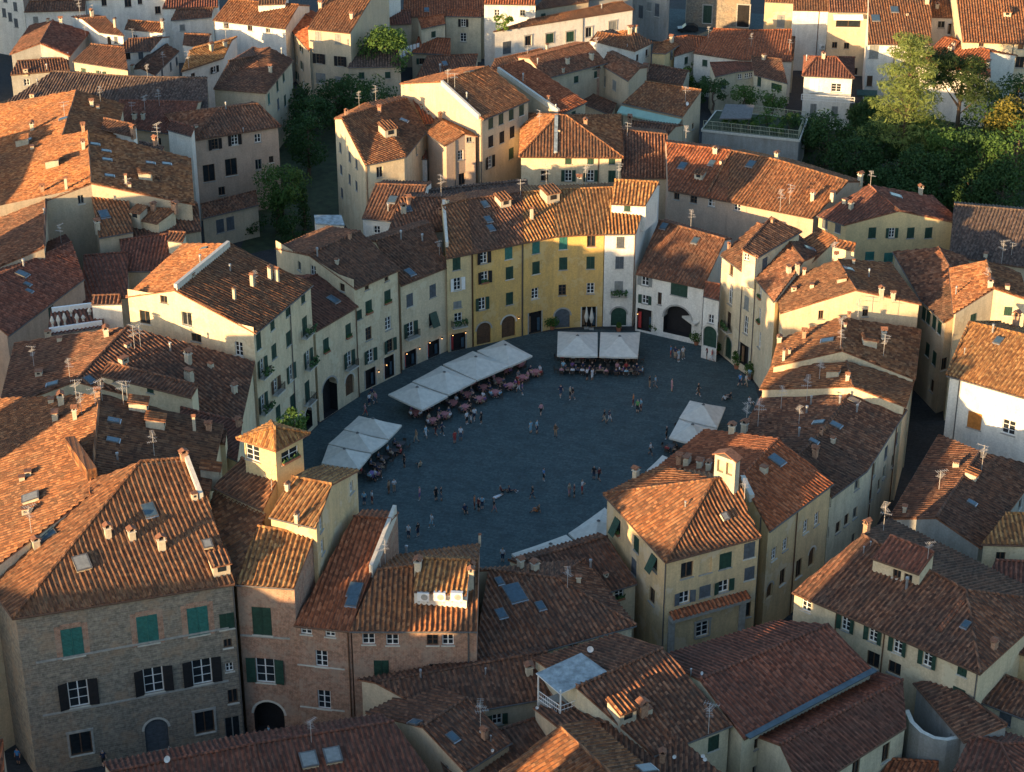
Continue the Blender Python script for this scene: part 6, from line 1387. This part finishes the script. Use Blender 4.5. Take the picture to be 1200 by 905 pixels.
# ================================================================ people crossing the piazza
PPL = [(688,446,'hands','white','black','woman in white with black skirt standing by the pair of umbrellas before the yellow row'),(694,446,'stand','white','white','person all in white beside the diners before the yellow row'),
 (657,466,'walk','navy','denim','small person in navy walking below the diners, left of the pair in black and beige'),(668,468,'stand','beige','black','person in beige top and black trousers in the upper middle of the piazza'),(671,469,'walk','black','grey','person in black close beside the beige top in the upper middle'),
 (634,487,'walk','pink','black','walker in a pink top and black shorts alone left of centre'),(622,508,'stand','pale blue','pale blue','person dressed all in pale blue near the centre'),(629,508,'stand','pale blue','navy','person in pale blue top and navy trousers near the centre'),
 (651,512,'hip','brown','tan','tanned person in brown with hand on hip at the centre'),(708,496,'walk','black','beige','person in black top and beige trousers walking in a couple'),(714,495,'walk','navy','white','person in navy top and white trousers walking in a couple'),
 (742,476,'hip','orange','dark red','person in orange leaning beside the green shirt'),(747,484,'stand','green','black','person in a green shirt right of centre'),(751,482,'stand','pale blue','dark red','person in pale blue behind the green shirt'),
 (761,455,'stand','black','tan','person in black under the right end of the diners'),(768,455,'walk','pale blue','grey','person in pale blue walking right of the diners'),(787,459,'stand','pink','pink','person in a long pink dress right of the diners'),
 (637,564,'stand','blue','black','person in a bright blue shirt in the lower middle'),(696,562,'stand','black','navy','left of two dark figures in the lower right of the piazza'),(702,564,'walk','dark red','black','person in dark red beside the dark figure at lower right'),
 (667,582,'stand','beige','pink','person in beige and pink in the lower trio'),(673,583,'stand','dark red','black','person in dark red in the lower trio'),(682,579,'hands','white','red','person in white with red trousers at the right of the lower trio'),(624,585,'walk','black','navy','lone person in black walking in the lower middle'),
 (547,497,'stand','white','black','waiter like figure in white and black by the row of four umbrellas'),(552,496,'stand','black','white','person in black and white by the row of four umbrellas'),(556,493,'walk','white','navy','person in white top with navy trousers beside the diners'),(564,497,'stand','black','black','person all in black just right of the lowest diners'),
 (488,519,'walk','tan','beige','person in tan and beige beside the three left umbrellas'),(499,514,'walk','pale blue','white','person in pale blue and white left of two dark walkers'),(511,511,'walk','black','dark red','left of two dark walkers near the lowest umbrella of the row'),(518,510,'walk','navy','black','right of two dark walkers near the lowest umbrella of the row'),
 (533,520,'stand','red','red','person in a red dress at the left of the piazza'),(540,516,'stand','white','denim','person in white beside the red dress'),(492,547,'floor','beige','black','person crouching on the paving near the violet table'),(492,586,'hip','pink','purple','person in pink with purple skirt at lower left'),
 (511,587,'stand','black','black','left of a pair dressed in black at lower left'),(517,587,'stand','black','denim','right of a pair in black at lower left, in jeans'),(583,583,'lie','white','white','person in white lying on the paving'),(589,577,'floor','dark red','black','person in dark red sitting next to the lying one'),(599,577,'floor','navy','navy','person in navy sitting apart on the paving'),
 (556,597,'stand','orange','dark red','person in orange in the lower left group'),(561,599,'stand','dark red','black','person in dark red in the lower left group'),(565,597,'stand','pale blue','navy','person in pale blue in the lower left group'),(545,600,'floor','navy','black','person in navy squatting left of the lower group'),(579,601,'walk','black','pink','person in black top with bare legs right of the lower group'),
 (629,600,'floor','brown','orange','person in brown sitting alone at the lower centre'),(474,548,'stand','black','black','person in black with a tray by the left umbrellas'),(462,577,'hands','white','tan','person in white holding a menu at lower left'),(456,579,'stand','tan','brown','person in tan beside the menu reader'),
 (612,463,'stand','purple','denim','tall person in purple at the right end of the row of four'),(608,460,'walk','red','white','person in red and white at the right end of the row of four'),(433,476,'stand','white','navy','person in white left of a passing group behind the umbrellas'),(440,474,'walk','pink','denim','person in pink behind the umbrellas'),(436,469,'walk','navy','beige','person in navy walking by the shop fronts'),(428,488,'walk','pink','red','person in pink and red walking between the two umbrella groups'),
 (786,419,'stand','blue','red','person in blue and red in front of the big arch'),(791,421,'stand','navy','beige','person in navy before the big arch'),(795,424,'stand','pale blue','white','person in pale blue, nearest of the group before the big arch'),(800,421,'hip','white','beige','person in a white shirt at the right of the group before the big arch'),
 (829,421,'walk','dark red','black','person in dark red walking by the green doors'),(834,424,'walk','red','white','person in red top by the green doors'),(792,388,'stand','beige','brown','person in beige standing inside the big arch'),(800,391,'hands','orange','denim','person in orange standing inside the big arch'),
 (882,438,'stand','red','white','person in red top by the right hand facade'),(886,441,'stand','white','red','person in white top by the right hand facade'),(891,438,'walk','pink','white','person in pink by the right hand facade'),(878,446,'stand','pale blue','grey','person in pale blue near the right hand facade'),
 (867,453,'walk','blue','navy','person in bright blue strolling at the right'),(874,453,'walk','white','beige','person in white strolling at the right'),(818,464,'walk','black','brown','person in black and brown near the right umbrellas'),(850,469,'floor','white','black','person in white sitting on the ground at the right'),(854,467,'floor','black','grey','person in black sitting on the ground at the right'),(879,473,'floor','white','navy','person in white sitting close to the dark roof at the right'),
 (781,515,'stand','black','black','person in black beside the near right umbrella'),(762,534,'walk','white','black','person in white near the lone umbrella corner'),(436,591,'stand','white','dark red','person in white with dark red skirt at far lower left'),(427,592,'stand','pale blue','navy','person in pale blue at far lower left'),(440,565,'stand','white','navy','person in white standing under the nearest left umbrella edge'),(445,562,'walk','navy','black','person in navy by the nearest left umbrella edge'),
 (479,631,'stand','white','navy','person in white close to the brick house'),(490,629,'stand','black','navy','person in black close to the brick house'),(506,618,'walk','white','pale blue','person in white walking at the lower edge of the piazza'),(589,659,'stand','white','navy','person in white at the lowest edge beside the near umbrella'),
 (316,868,'hands','pale blue','pale blue','person in pale blue in the street arch of the brick house'),(300,872,'stand','black','denim','person in black by the street arch'),(200,893,'walk','white','black','person in white in the street before the palazzo'),(122,898,'walk','navy','black','person in navy in the street before the palazzo'),(22,896,'stand','blue','navy','person in blue in the dark alley left of the palazzo'),(30,880,'walk','white','black','person in white in the dark alley left of the palazzo')]
for px, py, ps, tp, bt, lb in PPL:
    p = U(px, py); p.z = .008; person(p, ps, tp, bt, lb)

# ================================================================ potted shrubs, terrace furniture, garden
def pot_plant(px, py, h_, rad, label, leaf='mid', z0=0.0):
    p = U(px, py, z0); t = thing('potted_shrub', label, 'plant', p); mb = MB(); mb.tube(p+Vector((0, 0, .005)), p+Vector((0, 0, .5)), .28, M['pot'], 10, .36); mb.build('pot', t)
    V = []; Fc = []; rn = random.Random(int(px+py))
    for i in range(260):
        q = Vector((rn.gauss(0, .5), rn.gauss(0, .5), rn.gauss(0, .5)))
        if q.length > 1: q.normalize()
        c = Vector((q.x*rad, q.y*rad, .5+h_*.5+q.z*h_*.5)); u_ = Vector((rn.uniform(-1, 1), rn.uniform(-1, 1), rn.uniform(-1, 1))).normalized(); v_ = u_.orthogonal().normalized(); s = .16; k = len(V)
        V += [tuple(c-u_*s), tuple(c-v_*s*.5), tuple(c+u_*s), tuple(c+v_*s*.5)]; Fc.append((k, k+1, k+2, k+3))
    me = bpy.data.meshes.new('leaves'); me.from_pydata(V, [], Fc); me.materials.append(LEAF[leaf]); link(bpy.data.objects.new('leaves', me), t)
for q in [(640, 386, 1.3, .9, 'dark bushy shrub in a pot by the yellow house arches'), (647, 386, 1.3, .9, 'second dark shrub, right beside the bushy one by the yellow arches'), (767, 391, 1.0, .7, 'low potted shrub left of the big arch'), (816, 404, 1.4, .9, 'potted shrub right of the big arch under the little canopy'), (839, 415, 1.0, .8, 'round potted shrub between the green doors'), (863, 432, 2.0, .6, 'climbing potted plant at the curved white house'), (878, 444, 1.8, .7, 'leafy potted plant by the right hand shop'), (725, 388, .7, .3, 'small pot at the green arched door'), (440, 437, 1.6, .5, 'tall slim potted shrub at the corner house shop')]: pot_plant(*q)
# sheets of washing
def rail(name, label, pts, z0, h_, cat='railing', mat='whitepaint', solid=False):
    P = [U(x, y, z0) for x, y in pts]; t = thing(name, label, cat, P[0])
    mb = MB(); bp = MB()
    for a, b in zip(P, P[1:]):
        n = max(1, int((b-a).length/1.4)); d_ = (b-a)/n
        for i in range(n+1):
            q = a+d_*i; mb.tube(q-Vector((0, 0, .02)), q+Vector((0, 0, h_)), .05, M[mat], 5)
        for k in (.0, .5, 1.0): mb.tube(a+Vector((0, 0, h_*k+.03)), b+Vector((0, 0, h_*k+.03)), .04, M[mat], 5)
        for i in range(n*6):
            q = a+d_*(i/6); bp.tube(q, q+Vector((0, 0, h_)), .018, M[mat], 4)
    mb.build('frame', t); bp.build('balusters', t)
# roof garden terrace at the upper right
def terrace(name, label, c4, z, wall, cat='terrace'):
    P = [U(x, y, z) for x, y in c4]; c = sum(P, Vector((0, 0, 0)))/4; c.z = 0
    t = thing(name, label, cat, c); W_ = P
    ar = sum(P[i-1].x*P[i].y-P[i].x*P[i-1].y for i in range(4))
    if ar < 0: P = P[::-1]
    mb = MB(); mb.face(P, GARD); mb.build('deck', t); mb = MB()
    for i in range(4):
        a, b = P[i], P[(i+1) % 4]; mb.face([Vector((a.x, a.y, 0)), Vector((b.x, b.y, 0)), b, a], WALL[wall])
    mb.build('wall', t)
    mb = MB()
    for i in range(4):
        a, b = P[i], P[(i+1) % 4]; d_ = (b-a).normalized(); nn = Vector((d_.y, -d_.x, 0))
        mb.box(a-d_*.1+nn*.01-Vector((0, 0, .3)), (b-a)+d_*.2, nn*.18, Vector((0, 0, .36)), M['paletrim'])
    mb.build('coping', t)
terrace('roof_terrace', 'flat roof terrace with a white edge and planted railing above the gardens', [(823, 152), (936, 164), (945, 140), (840, 130)], 6.0, 'grey')
rail('terrace_railing', 'pale lattice railing round the planted roof terrace', [(824, 151), (935, 163), (944, 141), (880, 133)], 6.05, 1.3, 'railing', 'lattice')
house('shed1', 'dark felt roofed garden hut on the roof terrace', 'grey', 'pipe', 8.2, [(843, 139), (880, 139)], [(850, 122), (884, 123)], kind='shed', sl=.15, zb=6, cat='hut', name='hut', gutter=False)
rail('balcony_railing', 'white balustrade along the balcony of the small white two storey house', [(939, 117), (1001, 121)], 5.6, .9)
# metal roofed terrace at the bottom
def metal_terrace():
    t = thing('roof_loggia', 'white roof loggia under a tilted weathered sheet metal roof at bottom centre', 'loggia', U(670, 800, 0))
    z = 12.0; A, B_, C_, D_ = U(628, 789, z), U(656, 813, z-.4), U(713, 788, z), U(681, 765, z+.5)
    mb = MB(); up = Vector((0, 0, .1))
    mb.face([A, B_, C_, D_], M['bluemetal']); mb.face([D_-up, C_-up, B_-up, A-up], M['whitepaint'])
    for p, q in ((A, B_), (B_, C_), (C_, D_), (D_, A)): mb.face([p-up, q-up, q, p], M['whitepaint'])
    mb.build('metal_roof', t)
    mb = MB(); zf = 9.2
    Pf = [Vector((p.x, p.y, zf)) for p in (A, B_, C_, D_)]; ce = sum(Pf, Vector((0, 0, 0)))/4; Pf = [ce+(p-ce)*.93 for p in Pf]
    for p in Pf: mb.tube(p-Vector((0, 0, .5)), Vector((p.x, p.y, z-.15)), .08, M['whitepaint'], 6)
    mb.build('posts', t); mb = MB()
    mb.face(Pf if (Pf[1]-Pf[0]).cross(Pf[2]-Pf[0]).z > 0 else Pf[::-1], M['greypaint'])
    for i in range(4):
        p, q = Pf[i], Pf[(i+1) % 4]; mb.face([p-Vector((0, 0, 9)), q-Vector((0, 0, 9)), q, p], WALL['white']); mb.face([q-Vector((0, 0, 9)), p-Vector((0, 0, 9)), p, q], WALL['white'])
    mb.build('base_wall', t); mb = MB()
    for i in (0, 1, 2):
        p, q = Pf[i], Pf[(i+1) % 4]
        for k in (.15, .55, 1.0): mb.tube(p+Vector((0, 0, k)), q+Vector((0, 0, k)), .035, M['whitepaint'], 5)
        for k in range(13): a = p+(q-p)*k/12; mb.tube(a, a+Vector((0, 0, 1.0)), .02, M['whitepaint'], 4)
    mb.build('railing', t)
metal_terrace()
# curved grey wall at the lower right
def curved_wall():
    t = MB(); pts = [(1060, 832), (1066, 846), (1078, 858), (1094, 866), (1110, 868), (1130, 864)]; z = 7.2
    P = [U(x, y, z-i*.12) for i, (x, y) in enumerate(pts)]
    for a, b in zip(P, P[1:]):
        d_ = (b-a).normalized(); n_ = Vector((d_.y, -d_.x, 0)); n_.normalize(); n_ *= .4
        t.face([Vector((a.x, a.y, 0)), Vector((b.x, b.y, 0)), b, a], WALL['grey']); t.face([a, b, b-n_, a-n_], M['paletrim']); t.face([b-n_, a-n_, Vector((a.x, a.y, 0))-n_, Vector((b.x, b.y, 0))-n_][::-1], WALL['grey'])
    o = t.build('curved_wall'); tag(o, 'curved grey rendered court wall at the lower right', 'wall')
curved_wall()
# green awning on the ribbed roof house, striped awnings, loggia
def awning(label, a, b, z, dep, drop, mat, name='awning'):
    A, B_ = U(*a, z), U(*b, z); d_ = (B_-A).normalized(); n_ = Vector((d_.y, -d_.x, 0)); mb = MB()
    N_ = 8; lo = lambda p: p+n_*dep-Vector((0, 0, drop))
    for i in range(N_):
        p, q = A+(B_-A)*i/N_, A+(B_-A)*(i+1)/N_
        mb.face([lo(p), lo(q), q, p], M[mat]); mb.face([lo(p)-Vector((0, 0, .25)), lo(q)-Vector((0, 0, .25)), lo(q), lo(p)], M[mat])
        mb.face([p-Vector((0, 0, .03)), q-Vector((0, 0, .03)), lo(q)-Vector((0, 0, .03)), lo(p)-Vector((0, 0, .03))], M[mat])
    tag(mb.build(name), label, 'awning')
awning('long pale green awning under the eave of the ribbed roof house', (728, 124), (799, 140), 8.6, 1.2, .7, 'awngreen')
awning('white awning over the planted roof terrace at the top right', (976, 17), (1011, 17), 11.3, 1.0, .5, 'whitepaint')
awning('dark green awning beside the sunlit pine', (1004, 105), (1028, 106), 5.0, 1.4, .5, 'green')
awning('white canopy over the door right of the big arch', (806, 365), (821, 376), 3.4, .9, .4, 'canvas')
# terrace pots on the white roof terrace
rn = random.Random(5)
for i in range(9):
    px, py = 62+i*7.2, 382-i*2.0+rn.uniform(-6, 6); r = ray_roof(px, py, 'TC')
    if not r: continue
    p = r[2]; t = thing('terrace_urn', 'small pale urn standing on the white roof terrace', 'urn', p, 'urns on the white roof terrace'); mb = MB(); hh = rn.uniform(.7, 1.5)
    mb.tube(p, p+Vector((0, 0, hh*.25)), .16, M['paletrim'], 8, .1); mb.tube(p+Vector((0, 0, hh*.25)), p+Vector((0, 0, hh*.6)), .1, M['paletrim'], 8, .26); mb.tube(p+Vector((0, 0, hh*.6)), p+Vector((0, 0, hh)), .26, M['paletrim'], 8, .08); mb.build('body', t)
# street lamps and car near the church
def lamp_post(px, py, label):
    p = U(px, py); t = thing('street_lamp', label, 'street lamp', p); mb = MB(); mb.tube(p, p+Vector((0, 0, 7)), .09, M['metal'], 8, .06); mb.tube(p+Vector((0, 0, 7)), p+Vector((1.6, -.2, 7.1)), .05, M['metal'], 6); mb.build('post', t)
    mb = MB(); mb.cbox((p.x+1.7, p.y-.2, 6.98), .8, .35, .14, M['whitepaint']); mb.build('lamp_head', t)
lamp_post(782, 34, 'slim street lamp in front of the shaded palazzo at the top'); lamp_post(831, 86, 'slim street lamp beside the red slopes near the terrace garden')
def car(px, py, label):
    p = U(px, py); t = thing('parked_car', label, 'car', p); L_, W_ = 3.9, 1.65
    mb = MB(); prof = [(-L_/2, .3), (-L_/2, .75), (-L_/2+.9, .85), (-L_/2+1.5, 1.4), (L_/2-.9, 1.42), (L_/2-.1, .95), (L_/2, .3)]
    A = [p+Vector((x, -W_/2, z)) for x, z in prof]; B_ = [p+Vector((x, W_/2, z)) for x, z in prof]
    mb.face(A, M['car']); mb.face(B_[::-1], M['car'])
    for i in range(len(prof)): j = (i+1) % len(prof); mb.face([A[j], A[i], B_[i], B_[j]], M['glass'] if i in (2, 4) else M['car'])
    mb.box(p+Vector((-L_/2+1.35, -W_/2-.006, .88)), (1.7, 0, 0), (0, .01, 0), (0, 0, .42), M['glass']); mb.build('body', t)
    for x in (-1.2, 1.2):
        for y in (-.72, .72): w_ = MB(); w_.tube(p+Vector((x, y-.1, .3)), p+Vector((x, y+.1, .3)), .3, M['tyre'], 12); w_.build('wheel', t)
car(806, 37, 'small dark car parked on the little square before the church')
# washing line beside the lit tree
def washing():
    t = thing('washing_line', 'line of white washing by the grey tiled low house', 'washing line', U(470, 80)); a, b = U(463, 58, 6.2), U(492, 50, 6.2)
    mb = MB(); mb.tube(a, b, .02, M['iron'], 4); mb.build('line', t)
    for i in range(7):
        p, q = a+(b-a)*(i/7+.01), a+(b-a)*((i+.85)/7); mb = MB(); d_ = rn.uniform(1.0, 1.9); mb.box(p-Vector((0, 0, d_)), q-p, Vector((0, .02, 0)), Vector((0, 0, d_)), M['whitepaint']); mb.build('sheet', t)
washing()

# ================================================================ trees
gl = 'trees of the left garden'; gr = 'trees of the right garden'
tree('bushy tree with a sunlit golden green crown above the left garden', 455, 118, 13.0, 4.6, 'mid', 4200, group=gl, size=.42)
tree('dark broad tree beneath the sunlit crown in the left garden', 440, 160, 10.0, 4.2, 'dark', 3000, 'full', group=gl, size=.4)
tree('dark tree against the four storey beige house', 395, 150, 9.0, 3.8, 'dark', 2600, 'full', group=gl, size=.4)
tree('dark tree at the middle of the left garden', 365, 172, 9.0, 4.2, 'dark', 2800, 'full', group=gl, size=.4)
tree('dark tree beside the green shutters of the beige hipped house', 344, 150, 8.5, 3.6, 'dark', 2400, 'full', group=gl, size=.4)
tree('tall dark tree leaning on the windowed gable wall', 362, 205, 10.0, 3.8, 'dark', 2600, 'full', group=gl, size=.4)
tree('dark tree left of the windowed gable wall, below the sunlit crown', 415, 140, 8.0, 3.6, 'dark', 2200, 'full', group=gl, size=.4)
tree('rounded green tree below the rose house', 334, 268, 10.0, 4.4, 'mid', 4200, group=gl, squash=.95)
tree('low bush left of the blue sheet roof', 345, 285, 4.0, 3.0, 'dark', 1500, 'bush', group=gl, cat='bush', name='garden_bush')
tree('low bush at the foot of the garden wing', 290, 275, 3.5, 2.8, 'dark', 1300, 'bush', group=gl, cat='bush', name='garden_bush')
tree('pale grey cypress left of its twin in the left garden', 326, 272, 7.5, 1.1, 'dark', 900, 'cypress', group=gl); tree('pale grey cypress right of its twin in the left garden', 357, 272, 7.5, 1.1, 'dark', 900, 'cypress', group=gl)
tree('big sunlit pine with layered branches before the white houses', 1057, 203, 21.5, 7.4, 'pine', 12000, 'pine', size=.5)
tree('umbrella pine with a dark ragged crown right of the sunlit pine', 1118, 190, 19.0, 5.4, 'stone', 8500, 'umbrella', size=.5)
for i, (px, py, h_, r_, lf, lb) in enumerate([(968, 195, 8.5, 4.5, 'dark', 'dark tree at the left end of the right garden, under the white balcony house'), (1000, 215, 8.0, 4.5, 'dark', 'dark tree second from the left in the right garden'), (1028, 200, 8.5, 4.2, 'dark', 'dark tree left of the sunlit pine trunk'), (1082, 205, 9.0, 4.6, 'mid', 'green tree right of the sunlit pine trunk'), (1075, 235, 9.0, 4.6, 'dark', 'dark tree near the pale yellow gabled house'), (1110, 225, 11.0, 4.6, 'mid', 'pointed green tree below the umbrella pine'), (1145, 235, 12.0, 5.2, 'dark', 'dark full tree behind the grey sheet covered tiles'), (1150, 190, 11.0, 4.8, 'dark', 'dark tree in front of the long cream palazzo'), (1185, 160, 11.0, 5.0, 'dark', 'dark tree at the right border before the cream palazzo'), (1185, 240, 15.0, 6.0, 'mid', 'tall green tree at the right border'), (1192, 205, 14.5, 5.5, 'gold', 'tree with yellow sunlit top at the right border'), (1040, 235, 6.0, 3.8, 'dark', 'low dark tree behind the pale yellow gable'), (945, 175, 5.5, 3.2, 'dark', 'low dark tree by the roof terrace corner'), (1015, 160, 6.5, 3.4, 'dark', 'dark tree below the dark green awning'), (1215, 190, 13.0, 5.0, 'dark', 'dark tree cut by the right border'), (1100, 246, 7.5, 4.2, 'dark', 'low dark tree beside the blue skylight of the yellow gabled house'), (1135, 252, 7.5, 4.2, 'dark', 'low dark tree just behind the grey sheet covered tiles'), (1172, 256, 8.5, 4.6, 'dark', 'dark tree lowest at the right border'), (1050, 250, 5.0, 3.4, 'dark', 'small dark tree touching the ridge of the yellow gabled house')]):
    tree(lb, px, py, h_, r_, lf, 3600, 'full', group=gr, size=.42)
tree('bright green hedge of creeper beside the ribbed roof house', 806, 108, 6.0, 2.6, 'vine', 1800, 'bush', cat='hedge', name='creeper_hedge')
tree('leafy banana like clump above the roof terrace', 872, 130, 4.5, 2.4, 'mid', 1200, 'bush', z0=3.0, cat='bush', name='garden_bush'); tree('leafy clump right of the banana like one above the terrace', 905, 132, 4.5, 2.8, 'mid', 1300, 'bush', z0=3.0, cat='bush', name='garden_bush')
tree('dark bush left of the terrace hut', 835, 128, 5.5, 2.8, 'dark', 1300, 'bush', z0=3.0, cat='bush', name='garden_bush'); tree('small bush at the right end of the roof terrace', 925, 152, 2.2, 1.8, 'dark', 700, 'bush', z0=6.0, cat='bush', name='garden_bush')
for px, py, hh, rr, lb in [(856, 148, 1.6, 1.5, 'low shrub at the left of the terrace planting'), (878, 151, 1.8, 1.6, 'shrub in front of the felt roofed hut'), (898, 146, 2.4, 1.8, 'larger shrub at the middle of the roof terrace'), (912, 156, 1.6, 1.5, 'shrub near the front railing of the roof terrace'), (930, 146, 2.0, 1.5, 'shrub at the back corner of the roof terrace')]:
    tree(lb, px, py, hh, rr, 'mid', 600, 'bush', z0=6.0, cat='bush', name='garden_bush', group='shrubs on the roof terrace', size=.28)
tree('long dark hedge under the creeper', 812, 125, 4.5, 3.6, 'dark', 1500, 'bush', cat='hedge', name='garden_hedge')
tree('ivy bush growing on the white houses at the top left', 213, 28, 8.0, 3.6, 'dark', 1600, 'bush', cat='bush', name='ivy_bush'); tree('potted green bush on the striped awning terrace at the top', 590, 36, 3.0, 1.8, 'vine', 700, 'bush', z0=9.0, cat='bush', name='terrace_bush'); tree('green bush on the tower terrace', 343, 505, 2.0, 1.8, 'mid', 900, 'bush', z0=17.5, cat='bush', name='terrace_bush')

# ================================================================ unseen houses added beyond the frame to throw shade into it
def shade_house(label, x, y, w_, d_, ze, rz=0.0):
    base = Vector((x, y, 0)); t = thing('house', label, 'house', base); c, s = math.cos(rz), math.sin(rz)
    tr = lambda a, b, z: base+Vector((a*c-b*s, a*s+b*c, z)); mb = MB(); q = [tr(-w_/2, -d_/2, ze), tr(w_/2, -d_/2, ze), tr(w_/2, d_/2, ze), tr(-w_/2, d_/2, ze)]
    r0, r1 = tr(-w_/2, 0, ze+d_*.16), tr(w_/2, 0, ze+d_*.16)
    tile_face(mb, [q[0], q[1], r1, r0], ROOF['terra'], PROF_FAR); tile_face(mb, [q[2], q[3], r0, r1], ROOF['terra'], PROF_FAR); mb.build('roof', t)
    mb = MB(); lo = [Vector((p.x, p.y, 0)) for p in q]
    mb.face([lo[0], lo[1], q[1], q[0]], WALL['beige']); mb.face([lo[1], lo[2], q[2], r1, q[1]], WALL['beige']); mb.face([lo[2], lo[3], q[3], q[2]], WALL['beige']); mb.face([lo[3], lo[0], q[0], r0, q[3]], WALL['beige']); mb.build('wall', t)
for q in SHADE_HOUSES: shade_house(*q)
print('MISS', MISS); print('WIN', WOPEN)
